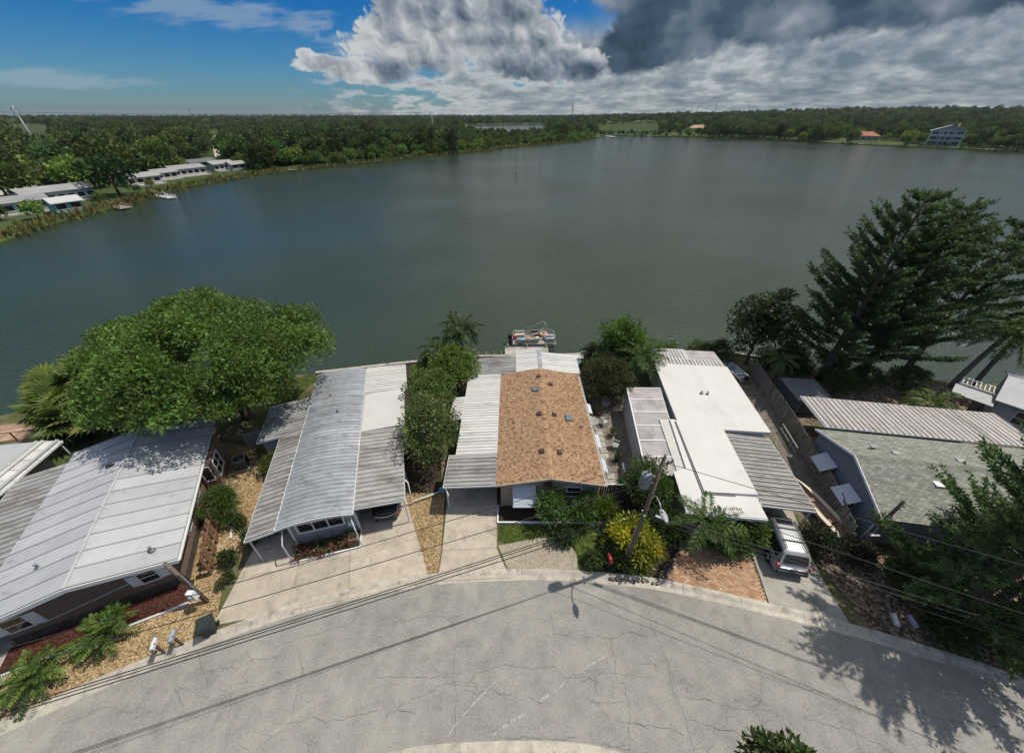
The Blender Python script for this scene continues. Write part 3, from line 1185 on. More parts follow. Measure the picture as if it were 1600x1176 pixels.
qC = pix([(332, 978), (545, 936), (549, 812), (405, 842)])
qC2 = pix([(545, 936), (671, 906), (634, 775), (549, 812)])
dc = slabs('driveway_left', grid(qC, [0, 0.53, 1], [0, 0.5, 1]) + grid(qC2, [0, 1], [0, 0.45, 1]), CONC)
qCb = pix([(549, 812), (634, 775), (634, 740), (556, 770)])
slabs('carport_floor', grid(qCb, [0, 0.62, 1], [0, 1]), CONC2, 0.048)
slabs('carport_side_floor', grid(pix([(405, 842), (462, 828), (470, 790), (425, 790)]), [0, 1], [0, 1]), CONC2, 0.043)
qD = pix([(684, 908), (797, 903), (777, 812), (697, 812)])
slabs('driveway_middle', [pix([(684, 908), (797, 903), (776, 856), (691, 860)]), pix([(691, 860), (776, 856), (777, 790), (698, 790)]), pix([(698, 790), (777, 790), (777, 750), (702, 750)])], CONC, 0.045)
slabs('driveway_right', [pix([(1203, 948), (1330, 978), (1290, 915), (1185, 895)]), pix([(1185, 895), (1290, 915), (1262, 860), (1168, 850)]), pix([(1168, 850), (1262, 860), (1235, 790), (1170, 790)])], CONC2, 0.045)
slabs('front_walk', [pix([(0, 1025), (22, 1020), (8, 1065), (-30, 1100)]), pix([(0, 1025), (-60, 1060), (-60, 1000), (0, 985), (20, 1005)])], CONC2, 0.03)

# brick paved forecourt: every brick laid
qE = pix([(1040, 905), (1202, 950), (1170, 866), (1066, 846)])
root = bpy.data.objects.new('brick_forecourt', None)
link(root)
tag(root, kind='structure')
c0 = Vector((*bil(qE, 0.5, 0), 0))
ax = (Vector((*qE[1], 0)) - Vector((*qE[0], 0))).normalized()
ay = Vector((-ax.y, ax.x, 0))
bl, bw = 0.22, 0.11
V_, F_, T_ = [], [], []
for j in range(-2, 42):
    for i in range(-18, 18):
        o_ = c0 + ax * ((i + 0.5 * (j % 2)) * bl) + ay * (j * bw)
        if not inside((o_.x, o_.y), qE):
            continue
        z = 0.04 + random.uniform(-0.004, 0.004)
        a_, b_ = bl / 2 - 0.006, bw / 2 - 0.006
        k = len(V_)
        for sz in (0, z):
            for sx_, sy_ in ((-1, -1), (1, -1), (1, 1), (-1, 1)):
                q = o_ + ax * (sx_ * a_) + ay * (sy_ * b_)
                V_.append((q.x, q.y, sz))
        F_ += [(k + 4, k + 5, k + 6, k + 7), (k, k + 1, k + 5, k + 4), (k + 1, k + 2, k + 6, k + 5), (k + 2, k + 3, k + 7, k + 6), (k + 3, k, k + 4, k + 7)]
        tcol = np.array(random.choice([(0.36, 0.22, 0.135), (0.40, 0.26, 0.165), (0.32, 0.19, 0.12), (0.42, 0.29, 0.20)])) * random.uniform(0.85, 1.12)
        T_ += [tcol] * 8


def tinted(name, V, F, T, m, parent):
    me = bpy.data.meshes.new(name)
    me.from_pydata(V, [], F)
    a = me.color_attributes.new('tint', 'FLOAT_COLOR', 'POINT')
    T = np.asarray(T)
    a.data.foreach_set('color', np.concatenate([T, np.ones((len(T), 1))], 1).astype(np.float32).ravel())
    me.materials.append(m)
    return inst(name, me, parent)


tag(tinted('paving_bricks', V_, F_, T_, SHINGLE, root), kind='stuff')
sheet('brick_bed', qE, 0.022, mat('brick_sand', (0.22, 0.155, 0.105), 0.95, 0.1), root)

# seawall along the near shore and concrete cap
SEAW = mat('seawall', (0.34, 0.31, 0.26), 0.9, 0.2, var=0.25, vscale=1.5, stains=[((0.14, 0.12, 0.09), 1.2, 0.5, 0.7, (1, 1, 1))])
sw = thing('seawall', 'pale concrete seawall cap along the near edge of the lake', 'seawall')
for i in range(3, 9):
    a, b_ = Vector((*near_edge[i], 0.08)), Vector((*near_edge[i + 1], 0.08))
    a2, b2 = a.lerp(b_, 0.003), a.lerp(b_, 0.997)
    MB().beam(a2 + Vector((0, 0, -0.35)), b2 + Vector((0, 0, -0.35)), 0.38, 1.0).build('wall_length', SEAW, sw)


# ================================================================== HOUSE PARTS
WHITE = mat('white_paint', (0.60, 0.61, 0.61), 0.5, 0.4, var=0.05)
WHITEROOF = mat('white_roof_coating', (0.375, 0.385, 0.40), 0.6, 0.3, var=0.06, vscale=0.9,
                stains=[((0.33, 0.34, 0.35), 0.7, 0.45, 0.75, (1, 0.5, 1)), ((0.24, 0.24, 0.235), 1.6, 0.58, 0.76, (0.5, 1, 1)), ((0.15, 0.145, 0.135), 5.0, 0.64, 0.76, (1, 1, 1))])
FLATROOF = mat('flat_roof_coating', (0.49, 0.487, 0.47), 0.7, 0.25, var=0.05, vscale=0.6,
               stains=[((0.42, 0.41, 0.39), 0.5, 0.5, 0.8, (1, 0.6, 1)), ((0.33, 0.31, 0.29), 1.3, 0.60, 0.78, (1, 0.5, 1)), ((0.22, 0.20, 0.18), 6.0, 0.66, 0.78, (1, 1, 1))])
SEAM = mat('roof_seam', (0.20, 0.21, 0.215), 0.7, 0.3, var=0.15)
PAN = mat('metal_pan', (0.30, 0.295, 0.285), 0.5, 0.4, var=0.08, vscale=1.5,
          stains=[((0.19, 0.18, 0.165), 1.0, 0.42, 0.66, (0.5, 1.5, 1)), ((0.10, 0.093, 0.085), 1.4, 0.54, 0.74, (0.35, 2.0, 1)), ((0.055, 0.05, 0.045), 0.7, 0.60, 0.78, (1, 1.4, 1))])
PANW = mat('white_metal_pan', (0.50, 0.50, 0.48), 0.5, 0.4, var=0.06, vscale=1.5, stains=[((0.36, 0.35, 0.33), 1.0, 0.5, 0.75, (0.4, 1.5, 1))])
PANG = mat('weathered_pan', (0.29, 0.293, 0.29), 0.6, 0.3, var=0.1, vscale=1.5,
           stains=[((0.18, 0.172, 0.165), 0.8, 0.45, 0.65, (0.5, 1.2, 1)), ((0.09, 0.087, 0.083), 0.9, 0.56, 0.78, (0.6, 1.5, 1))])
GROOVE = mat('pan_groove', (0.09, 0.088, 0.085), 0.9, 0.2, var=0.4, vscale=2.0)
GROOVEL = mat('pan_groove_light', (0.19, 0.195, 0.20), 0.8, 0.2, var=0.3, vscale=2.0)
BLUEPAN = mat('galvanised_pan', (0.31, 0.325, 0.345), 0.38, 0.5, metal=0.25, var=0.10, vscale=1.0, stains=[((0.42, 0.44, 0.465), 0.5, 0.45, 0.7, (0.6, 1, 1)), ((0.20, 0.205, 0.215), 2.0, 0.50, 0.72, (0.4, 1.4, 1)), ((0.13, 0.13, 0.13), 0.9, 0.60, 0.8, (1, 1, 1))])
BROWN = mat('brown_siding', (0.155, 0.105, 0.08), 0.7, 0.25, var=0.10, vscale=1.0)
GREYW = mat('grey_siding', (0.27, 0.275, 0.27), 0.7, 0.25, var=0.08, vscale=1.0)
TAN = mat('tan_siding', (0.30, 0.255, 0.205), 0.75, 0.25, var=0.07, vscale=1.0)
BLUEGREY = mat('slate_siding', (0.19, 0.205, 0.235), 0.7, 0.25, var=0.08, vscale=1.0)
LIGHTGREY = mat('light_grey_siding', (0.36, 0.36, 0.355), 0.7, 0.25, var=0.06)
SKIRT = mat('skirting', (0.07, 0.06, 0.055), 0.9, 0.2, var=0.3)
DARK = mat('dark_metal', (0.03, 0.03, 0.032), 0.5, 0.4, var=0.2)
WOODF = mat('fence_wood', (0.19, 0.115, 0.07), 0.85, 0.15, var=0.3, vscale=4, stains=[((0.10, 0.07, 0.05), 3, 0.5, 0.7, (1, 1, 0.3))])
WOODG = mat('grey_wood', (0.21, 0.19, 0.165), 0.9, 0.1, var=0.3, vscale=4, stains=[((0.10, 0.09, 0.08), 3, 0.5, 0.7, (1, 1, 0.3))])
GLASS = bpy.data.materials.new('window_glass')
GLASS.use_nodes = True
_b = GLASS.node_tree.nodes['Principled BSDF']
_b.inputs['Base Color'].default_value = (0.012, 0.015, 0.018, 1)
_b.inputs['Roughness'].default_value = 0.06
_b.inputs['Specular IOR Level'].default_value = 0.6
CLEARP = mat('fibreglass_panel', (0.36, 0.335, 0.33), 0.35, 0.4, var=0.10, vscale=1.2, stains=[((0.22, 0.20, 0.20), 0.8, 0.45, 0.7, (1, 0.6, 1))])
AWN = mat('white_awning', (0.46, 0.50, 0.54), 0.45, 0.4, var=0.05)
BLACK = mat('black_rubber', (0.015, 0.015, 0.016), 0.7, 0.3)


def window(parent, loc, rz, w, h, nx=1, ny=1, fr=0.06, frame=None, shutters=None, tilt=0):
    """window whose outside looks along local -Y; frame is the part, panes are sub-parts"""
    mb = MB()
    d = 0.05
    mb.box(-w / 2 - fr, w / 2 + fr, -d, 0, h, h + fr)
    mb.box(-w / 2 - fr, w / 2 + fr, -d - 0.02, 0, -fr, 0)
    mb.box(-w / 2 - fr, -w / 2, -d, 0, 0, h)
    mb.box(w / 2, w / 2 + fr, -d, 0, 0, h)
    pw, ph = w / nx, h / ny
    for i in range(1, nx):
        mb.box(-w / 2 + i * pw - fr * 0.4, -w / 2 + i * pw + fr * 0.4, -d * 0.9, 0, 0, h)
    for j in range(1, ny):
        for i in range(nx):
            mb.box(-w / 2 + i * pw + fr * 0.4, -w / 2 + (i + 1) * pw - fr * 0.4, -d * 0.8, 0, j * ph - fr * 0.4, j * ph + fr * 0.4)
    o = mb.build('window', frame or WHITE, parent, loc, rz)
    pane = MB().box(-pw / 2 + fr * 0.4, pw / 2 - fr * 0.4, -0.02, -0.004, fr * 0.3, ph - fr * 0.3).mesh('pane', GLASS)
    for i in range(nx):
        for j in range(ny):
            inst('pane', pane, o, (-w / 2 + (i + 0.5) * pw, 0, j * ph))
    if shutters:
        sm = MB()
        sm.box(-shutters / 2, shutters / 2, -0.045, 0, -0.03, h + 0.03)
        for k in range(int(h / 0.09)):
            sm.box(-shutters / 2 + 0.04, shutters / 2 - 0.04, -0.055, -0.045, 0.02 + k * 0.09, 0.075 + k * 0.09)
        me = sm.mesh('shutter', WHITE)
        for sg in (-1, 1):
            inst('shutter', me, o, (sg * (w / 2 + fr + shutters / 2 + 0.01), 0, 0))
    return o


def pan_roof(parent, name, x0, x1, y0, y1, z0, z1, pitch, mats, along='x', label=None, bow=0.0, rib=0.05, groove=0.16, skip=None, overhang_trim=True):
    """rows of roll-formed pans. along='x': each pan runs from x0 (z0) to x1 (z1) and pans are stacked along y.
       bow > 0 arches the pan. Each pan is one object; all share one mesh."""
    if along == 'x':
        L, N = x1 - x0, y1 - y0
    else:
        L, N = y1 - y0, x1 - x0
    n = max(1, round(N / pitch))
    p = N / n
    gw = p * groove
    # cross section over one pitch: raised rib, short drop into a stained groove, wide flat pan
    prof = [(0.0, 0.0), (gw, 0.0), (gw * 1.25, rib * 0.35), (p - gw * 0.9, rib * 0.42), (p - gw * 0.6, rib), (p - gw * 0.15, rib), (p - 0.001, 0.0)]
    mi = [1, 1, 0, 0, 0, 0]
    segs = 6 if bow else 1
    vs, fs, ms = [], [], []
    for k in range(segs + 1):
        s = k / segs
        zz = z0 + (z1 - z0) * s + bow * (1 - (2 * s - 1) ** 2)
        for (q, h) in prof:
            vs.append((x0 + L * s, q, zz + h) if along == 'x' else (q, y0 + L * s, zz + h))
    m_ = len(prof)
    mb = MB()
    off = len(vs)
    vs2 = [(v[0], v[1], v[2] - 0.012) for v in vs]
    for k in range(segs):
        for r in range(m_ - 1):
            f = (k * m_ + r, (k + 1) * m_ + r, (k + 1) * m_ + r + 1, k * m_ + r + 1)
            if along != 'x':
                f = tuple(reversed(f))
            fs.append(f)
            ms.append(mi[r])
            fs.append(tuple(i + off for i in reversed(f)))
            ms.append(mi[r])
    mb.v = vs + vs2
    mb.f = [list(f) for f in fs]
    mb.m = ms
    mb.smooth = [False] * len(fs)
    me = mb.mesh('roof_panel', list(mats))
    # carrying frame / fascia trim
    fr = MB()
    hz = 0.13
    if along == 'x':
        fr.beam((x0, y0 - 0.02, z0 - hz / 2 + 0.02), (x0, y1 + 0.02, z0 - hz / 2 + 0.02), 0.04, hz)
        fr.beam((x1, y0 - 0.02, z1 - hz / 2 + 0.02), (x1, y1 + 0.02, z1 - hz / 2 + 0.02), 0.04, hz)
        k = 6 if bow else 1
        for yy in (y0 - 0.04, y1 + 0.04):
            for i in range(k):
                s0, s1 = i / k, (i + 1) / k
                za = z0 + (z1 - z0) * s0 + bow * (1 - (2 * s0 - 1) ** 2)
                zb = z0 + (z1 - z0) * s1 + bow * (1 - (2 * s1 - 1) ** 2)
                fr.beam((x0 + L * s0, yy, za - 0.03), (x0 + L * s1, yy, zb - 0.03), 0.04, hz)
    else:
        fr.beam((x0, y0, z0 - 0.04), (x1, y0, z0 - 0.04), 0.04, hz)
        fr.beam((x0, y1, z1 - 0.04), (x1, y1, z1 - 0.04), 0.04, hz)
        for xx in (x0 - 0.04, x1 + 0.04):
            fr.beam((xx, y0, z0 - 0.03), (xx, y1, z1 - 0.03), 0.04, hz)
    roof = fr.build(name, WHITE, parent)
    for i in range(n):
        if skip and skip(i, n):
            continue
        if along == 'x':
            inst('roof_panel', me, roof, (0, y0 + i * p, random.uniform(-0.004, 0.004)), (0, 0, random.uniform(-0.0012, 0.0012)))
        else:
            inst('roof_panel', me, roof, (x0 + i * p, 0, random.uniform(-0.004, 0.004)))
    return roof


def gable_walls(x0, x1, y0, y1, ze, zr, axis='y', mb=None):
    """closed wall shell with gables; ridge along axis"""
    mb = mb or MB()
    if axis == 'y':
        xm = (x0 + x1) / 2
        vs = [(x0, y0, 0), (x1, y0, 0), (x1, y0, ze), (xm, y0, zr), (x0, y0, ze), (x0, y1, 0), (x1, y1, 0), (x1, y1, ze), (xm, y1, zr), (x0, y1, ze)]
        fs = [(0, 1, 2, 3, 4), (9, 8, 7, 6, 5), (1, 6, 7, 2), (5, 0, 4, 9), (2, 7, 8, 3), (3, 8, 9, 4), (0, 5, 6, 1)]
    else:
        ym = (y0 + y1) / 2
        vs = [(x0, y0, 0), (x0, y1, 0), (x0, y1, ze), (x0, ym, zr), (x0, y0, ze), (x1, y0, 0), (x1, y1, 0), (x1, y1, ze), (x1, ym, zr), (x1, y0, ze)]
        fs = [(4, 3, 2, 1, 0), (5, 6, 7, 8, 9), (1, 2, 7, 6), (5, 9, 4, 0), (2, 3, 8, 7), (3, 4, 9, 8), (0, 1, 6, 5)]
    return mb.add(vs, fs)


def siding(m_name, color, vertical=False, pitch=0.2):
    m = mat(m_name, color, 0.7, 0.25, var=0.07)
    if 'sided' in m:
        return m
    m['sided'] = 1
    t = m.node_tree
    b = t.nodes['Principled BSDF']
    tcn = t.nodes.new('ShaderNodeTexCoord')
    s = t.nodes.new('ShaderNodeSeparateXYZ')
    t.links.new(tcn.outputs['Object'], s.inputs[0])
    if vertical:
        q = S(t, s.outputs[0]) + S(t, s.outputs[1])
    else:
        q = S(t, s.outputs[2])
    fr = (q / pitch)._m('FRACT')
    bp = t.nodes.new('ShaderNodeBump')
    bp.inputs['Strength'].default_value = 1.0
    bp.inputs['Distance'].default_value = 0.025
    hgt = (1.0 - fr) if not vertical else fr.smooth(0.0, 0.12)
    t.links.new(hgt.s, bp.inputs['Height'])
    t.links.new(bp.outputs[0], b.inputs['Normal'])
    return m


def post(parent, x, y, z, w=0.09, m=None, z0=0.0):
    return MB().box(x - w / 2, x + w / 2, y - w / 2, y + w / 2, z0, z).build('post', m or WHITE, parent)


def shingles(parent, name, quad, exposure, tabw, palette, th=0.018, m=None, slot=0.2):
    """quad: eave-left, eave-right, ridge-right, ridge-left (3d). real overlapping tabs, joined"""
    a, b_, c_, d_ = [Vector(p) for p in quad]
    up = (d_ - a)
    rows = int(up.length / exposure)
    nrm = (b_ - a).cross(d_ - a).normalized()
    V, F, T = [], [], []
    for r in range(rows):
        s0, s1 = r / rows, min(1.0, (r + 1.25) / rows)
        l0, r0 = a.lerp(d_, s0), b_.lerp(c_, s0)
        l1, r1 = a.lerp(d_, s1), b_.lerp(c_, s1)
        W_ = (r0 - l0).length
        n = max(1, int(W_ / tabw))
        sh_ = 0.5 / n * (r % 2) + random.uniform(0, 0.12) / n
        i = -1
        while i < n:
            u0 = max(0, i / n + sh_)
            u1 = min(1, (i + 1) / n + sh_ - slot / n)
            i += 1
            if u1 <= u0:
                continue
            lift = th * random.uniform(0.8, 1.3)
            p = [l0.lerp(r0, u0) + nrm * lift, l0.lerp(r0, u1) + nrm * lift, l1.lerp(r1, u1) + nrm * 0.003, l1.lerp(r1, u0) + nrm * 0.003]
            k = len(V)
            V += [tuple(q) for q in p] + [tuple(p[0] - nrm * lift), tuple(p[1] - nrm * lift)]
            F += [(k, k + 1, k + 2, k + 3), (k + 4, k + 5, k + 1, k), (k + 4, k, k + 3), (k + 1, k + 5, k + 2)]
            tcol = np.array(random.choice(palette)) * random.uniform(0.88, 1.1)
            T += [tcol] * 6
    o = tinted(name, V, F, T, m or SHINGLE, parent)
    tag(o, kind='stuff')
    return o


def gutter(parent, a, b_, name='gutter'):
    a, b_ = Vector(a), Vector(b_)
    mb = MB()
    mb.beam(a + Vector((0, 0, -0.05)), b_ + Vector((0, 0, -0.05)), 0.11, 0.02)
    d = (b_ - a).normalized()
    s = d.cross(Vector((0, 0, 1))) * 0.055
    for sg in (-1, 1):
        mb.beam(a + s * sg, b_ + s * sg, 0.012, 0.10)
    return mb.build(name, WHITE, parent)


def vent_pipe(parent, x, y, z, r=0.05, h=0.25, m=None):
    mb = MB().lathe([(r * 3.2, 0), (r * 1.3, 0.06), (r, 0.08), (r, h), (r * 1.5, h), (r * 1.5, h + 0.05), (r * 0.3, h + 0.08)], 12)
    return mb.build('vent_pipe', m or SEAM, parent, (x, y, z))


# ================================================================== HOUSE: brown one with coated seam roof (left)
hB = thing('mobile_home', 'brown mobile home with wide white seamed roof, left of the grey metal roofed home', 'house', (-18.0, 10.4, 0), R(26), None)
SB = siding('brown_lap', (0.165, 0.115, 0.088), False, 0.2)
gable_walls(-7.7, -0.55, 0.45, 12.0, 2.55, 3.2).build('wall', SB, hB)
MB().box(-7.72, -0.53, 0.42, 12.0, 0, 0.55).build('skirting', SKIRT, hB)
# coated roof in wide sheets with lapped seams
rf = MB()
rf.slab([(-8.1, -0.05, 2.62), (-4.1, -0.05, 3.32), (-4.1, 12.4, 3.32), (-8.1, 12.4, 2.62)], 0.06)
rf.slab([(-4.1, -0.05, 3.32), (0.05, -0.05, 2.62), (0.05, 12.4, 2.62), (-4.1, 12.4, 3.32)], 0.06)
roofB = rf.build('roof', SEAM, hB)
for sl in ((-8.12, -4.1, 2.64, 3.345), (-4.1, 0.07, 3.345, 2.64)):
    mb = MB()
    w = 12.4 / 12
    x0, x1, z0, z1 = sl
    vs = [(x0, 0.035, z0 + 0.012), (x1, 0.035, z1 + 0.012), (x1, w - 0.012, z1 + 0.02), (x0, w - 0.012, z0 + 0.02)]
    mb.slab(vs, 0.025)
    me = mb.mesh('roof_sheet', WHITEROOF)
    for i in range(12):
        inst('roof_sheet', me, roofB, (0, -0.05 + i * w, 0.018))
    seam = MB()
    for i in range(13):
        y = -0.05 + i * w
        seam.beam((x0, y, z0 + 0.05), (x1, y, z1 + 0.05), 0.05, 0.03)
    seam.build('seam_strips', SEAM, roofB)
mb = MB()
mb.beam((-4.1, -0.06, 3.40), (-4.1, 12.4, 3.40), 0.14, 0.03)
mb.build('ridge_cap', WHITEROOF, roofB)
# white fascia boards on the front gable
for a, b_ in (((-8.15, -0.12, 2.55), (-4.1, -0.12, 3.25)), ((-4.1, -0.12, 3.25), (0.1, -0.12, 2.55))):
    MB().beam(a, b_, 0.05, 0.26).build('fascia', WHITE, hB)
gutter(hB, (0.14, -0.1, 2.58), (0.14, 12.3, 2.58))
window(hB, (-7.0, 0.45, 1.05), 0, 0.85, 0.95, 1, 2, shutters=0.42)
window(hB, (-1.75, 0.45, 1.15), 0, 0.75, 0.85, 1, 2, shutters=0.38)
window(hB, (-0.55, 3.4, 1.15), R(90), 0.55, 0.95, 1, 2, shutters=0.3)
window(hB, (-0.55, 5.9, 1.15), R(90), 0.7, 0.95, 1, 2, shutters=0.3)
# projecting glazed porch at the back corner
pw = MB().box(-0.5, 0.45, 7.3, 10.3, 0, 2.42)
pw.build('porch', SB, hB)
window(hB, (0.45, 8.3, 0.9), R(90), 1.3, 1.3, 2, 2, 0.07)
window(hB, (-0.02, 7.3, 1.0), 0, 0.5, 1.2, 1, 1, 0.06)
vent_pipe(hB, -1.1, 0.9, 2.9, 0.055)
vent_pipe(hB, -6.0, 2.2, 3.0, 0.055)
MB().box(-0.22, 0.22, -0.12, 0.12, 0, 0.12).build('roof_vent', DARK, hB, (-4.9, 8.9, 3.2))
MB().beam((-6.3, 0.41, 0.95), (-2.6, 0.41, 1.55), 0.03, 0.03).build('service_pipe', WHITE, hB)
pan_roof(hB, 'carport_roof', -10.9, -8.15, -0.6, 11.4, 2.3, 2.55, 0.43, (PANG, GROOVE), rib=0.06, groove=0.24)
for y in (-0.4, 3.6, 7.4, 11.2):
    post(hB, -10.75, y, 2.25)
MB().prism([(-10.8, -0.5), (-8.0, -0.5), (-8.0, 12), (-10.8, 12)], 0.0, 0.04).build('carport_slab', CONC2, hB)

# mulch border with white timber edging in front of it
mu = thing('flower_border', 'strip of red mulch with white timber edging below the brown wall', 'flower bed', (-18.0, 10.4, 0), R(26))
MB().box(-8.0, -0.3, -1.0, 0.4, 0.0, 0.06).build('mulch', MULCH, mu)
MB().box(-8.05, -4.3, -1.1, -1.0, 0, 0.14).build('edging', WHITE, mu)
MB().box(-4.25, -0.3, -1.1, -1.0, 0, 0.14).build('edging', WHITE, mu)

# leaning board fence beside it
fn = thing('board_fence', 'short brown fence of upright gapped boards beside the brown home', 'fence', (-18.0, 10.4, 0), R(26))
me = MB().box(-0.02, 0.02, -0.15, 0.15, 0.02, 1.75).mesh('board', WOODF)
for i in range(10):
    inst('board', me, fn, (0.55 + 0.035 * (i % 2), 0.35 + i * 0.43, 0), (random.uniform(-.03, .03), random.uniform(-0.02, 0.05), R(random.uniform(-5, 5))))
MB().beam((0.60, 0.2, 0.5), (0.60, 4.4, 0.5), 0.05, 0.09).beam((0.60, 0.2, 1.4), (0.60, 4.4, 1.4), 0.05, 0.09).build('rail', WOODF, fn)
MB().beam((1.3, 2.4, 0.06), (1.2, 5.0, 0.06), 0.1, 0.1).build('ground_edging', WHITE, fn)

fn2 = thing('wooden_fence', 'dark weathered wooden fence under the big leafy tree', 'fence', (-20.6, 21.0, 0), R(24))
me = MB().box(-0.075, 0.075, -0.012, 0.012, 0.02, 1.7).mesh('board', WOODG)
for i in range(26):
    inst('board', me, fn2, (-0.5 + i * 0.165, 0, random.uniform(-.03, .03)))
MB().beam((-0.6, 0.04, 1.3), (3.8, 0.04, 1.3), 0.04, 0.09).beam((-0.6, 0.04, 0.4), (3.8, 0.04, 0.4), 0.04, 0.09).build('rail', WOODG, fn2)

fn3 = thing('timber_screen', 'tall tan timber screen behind the white seamed roof', 'fence', (-29.0, 20.6, 0), R(52))
me = MB().box(-0.1, 0.1, -0.015, 0.015, 0.02, 2.2).mesh('board', WOODF)
for i in range(16):
    inst('board', me, fn3, (i * 0.21, 0, random.uniform(-.02, .02)))
MB().beam((-0.1, 0.05, 1.7), (3.3, 0.05, 1.7), 0.05, 0.09).beam((-0.1, 0.05, 0.5), (3.3, 0.05, 0.5), 0.05, 0.09).build('rail', WOODF, fn3)


def aircon(loc, rz, label):
    t = thing('air_conditioner', label, 'air conditioner', loc, rz)
    MB().box(-0.5, 0.5, -0.5, 0.5, 0, 0.1).build('pad', CONC2, t)
    gm_ = mat('ac_green', (0.13, 0.145, 0.135), 0.6, 0.3)
    bevel(MB().box(-0.42, 0.42, -0.42, 0.42, 0.1, 0.92).build('casing', gm_, t), 0.03)
    MB().lathe([(0.34, 0), (0.34, 0.03), (0.06, 0.06)], 20).build('fan_guard', DARK, t, (0, 0, 0.921))
    mb = MB()
    for k in range(9):
        for s in (-1, 1):
            mb.box(-0.38, 0.38, s * 0.43 - 0.01, s * 0.43 + 0.01, 0.18 + k * 0.08, 0.21 + k * 0.08)
            mb.box(s * 0.43 - 0.01, s * 0.43 + 0.01, -0.38, 0.38, 0.18 + k * 0.08, 0.21 + k * 0.08)
    mb.build('louvres', DARK, t)
    return t


aircon((-20.6, 19.0, 0), R(26), 'dark green air conditioner beside the glazed porch of the brown home')

# ================================================================== HOUSE far left: pale flat roof
hA = thing('mobile_home', 'pale grey flat roofed home cut by the left edge of the picture', 'house', (-33.6, 19.2, 0), R(8))
gA = siding('pale_lap', (0.42, 0.42, 0.41), False, 0.2)
MB().box(-12, -0.9, -9.0, -0.3, 0, 2.5).build('wall', gA, hA)
MB().box(-12.4, -0.9, -9.2, 0.0, 2.5, 2.62).build('roof', WHITEROOF, hA)
pan_roof(hA, 'porch_roof', -0.9, 0.55, -9.0, 0.0, 2.58, 2.45, 0.9, (PANW, GROOVEL), rib=0.03, groove=0.05)
for x in (-0.95, -0.55, 0.35):
    gutter(hA, (x, -9.0, 2.7 - 0.05 * (x > 0)), (x, 0.02, 2.7 - 0.05 * (x > 0)), 'rail')
for y in (-7.4, -5.0, -2.3):
    vent_pipe(hA, -0.7 - 0.3 * (y < -3), y, 2.6, 0.04, 0.15, WHITE)
post(hA, 0.4, -0.1, 2.45)
post(hA, 0.4, -4.5, 2.45)

# brick terrace behind it, each slab its own
tr_ = thing('brick_terrace', 'reddish paved terrace with low rail at the lake edge, far left', 'terrace', (-40.5, 22.6, 0), R(12))
cols_ = [mat('terrace_brick_%d' % k, c_, 0.9, 0.1, var=0.2) for k, c_ in enumerate([(0.30, 0.20, 0.14), (0.35, 0.25, 0.18), (0.27, 0.175, 0.13)])]
mes = [MB().box(0.01, 0.79, 0.01, 0.79, 0, 0.05).mesh('paver', c_) for c_ in cols_]
for i in range(14):
    for j in range(3):
        inst('paver', random.choice(mes), tr_, (-8.5 + i * 0.8, -0.6 + j * 0.8, 0))
mb = MB()
mb.beam((-8.5, -0.7, 0.9), (2.6, -0.7, 0.9), 0.07, 0.05)
for i in range(8):
    mb.box(-8.5 + i * 1.57, -8.43 + i * 1.57, -0.73, -0.66, 0, 0.9)
mb.build('handrail', WOODF, tr_)

# ================================================================== HOUSE with grey metal roof
hC = thing('mobile_home', 'grey mobile home with ribbed galvanised roof and triple front window', 'house', (-9.6, 13.4, 0), R(15))
gC = siding('grey_lap', (0.255, 0.262, 0.262), False, 0.18)
MB().box(-3.8, -0.15, 0.35, 15.0, 0, 2.62).build('wall', gC, hC)
pan_roof(hC, 'roof', -4.15, 0.05, -0.35, 15.4, 2.72, 2.72, 0.335, (BLUEPAN, GROOVEL), bow=0.30, rib=0.045, groove=0.14)
window(hC, (-2.15, 0.35, 1.15), 0, 2.55, 0.75, 3, 1, 0.09)
mb = MB()
for x in (-3.85, -0.1):
    mb.box(x - 0.06, x + 0.06, 0.28, 0.40, 0, 2.6)
mb.build('corner_trim', WHITE, hC)
MB().beam((-0.35, 0.2, 2.6), (0.0, -0.75, 1.7), 0.05).beam((0.0, -0.75, 1.7), (0.0, -0.75, 0.05), 0.06).beam((-3.95, 0.25, 2.6), (-3.95, -0.8, 1.8), 0.05).beam((-3.95, -0.8, 1.8), (-3.95, -0.8, 0.05), 0.06).build('downspout', WHITE, hC)
MB().box(-0.62, -0.25, 0.14, 0.35, 0.95, 1.3).build('electric_meter', WHITE, hC)
vent_pipe(hC, -1.7, 9.3, 2.98, 0.07, 0.18)
vent_pipe(hC, -2.5, 11.6, 2.98, 0.05, 0.15)
pan_roof(hC, 'side_awning', -5.85, -4.2, -0.35, 8.1, 2.30, 2.66, 0.36, (PAN, GROOVE), rib=0.05, groove=0.2)
for y in (-0.2, 3.8):
    post(hC, -5.7, y, 2.28, 0.07)
MB().box(-7.2, -4.0, 8.35, 12.1, 0, 2.15).build('shed_wall', gC, hC)
pan_roof(hC, 'shed_roof', -7.45, -4.2, 8.15, 12.35, 2.2, 2.6, 0.33, (PANG, GROOVE), rib=0.05, groove=0.2)
pan_roof(hC, 'carport_roof', 0.08, 3.05, 0.0, 6.75, 2.70, 2.50, 0.375, (PAN, GROOVE), rib=0.055, groove=0.15)
mb = MB()
mb.prism([(0.10, 6.84), (3.25, 6.84), (3.4, 11.5), (0.12, 11.5)], 2.5, 2.72)
mb.build('flat_roof', FLATROOF, hC)
pan_roof(hC, 'rear_roof', 0.12, 3.55, 11.6, 15.5, 2.72, 2.55, 0.36, (PANW, GROOVE), rib=0.05, groove=0.16)
MB().box(0.0, 3.0, 7.0, 15.2, 0, 2.48).build('rear_room', gC, hC)
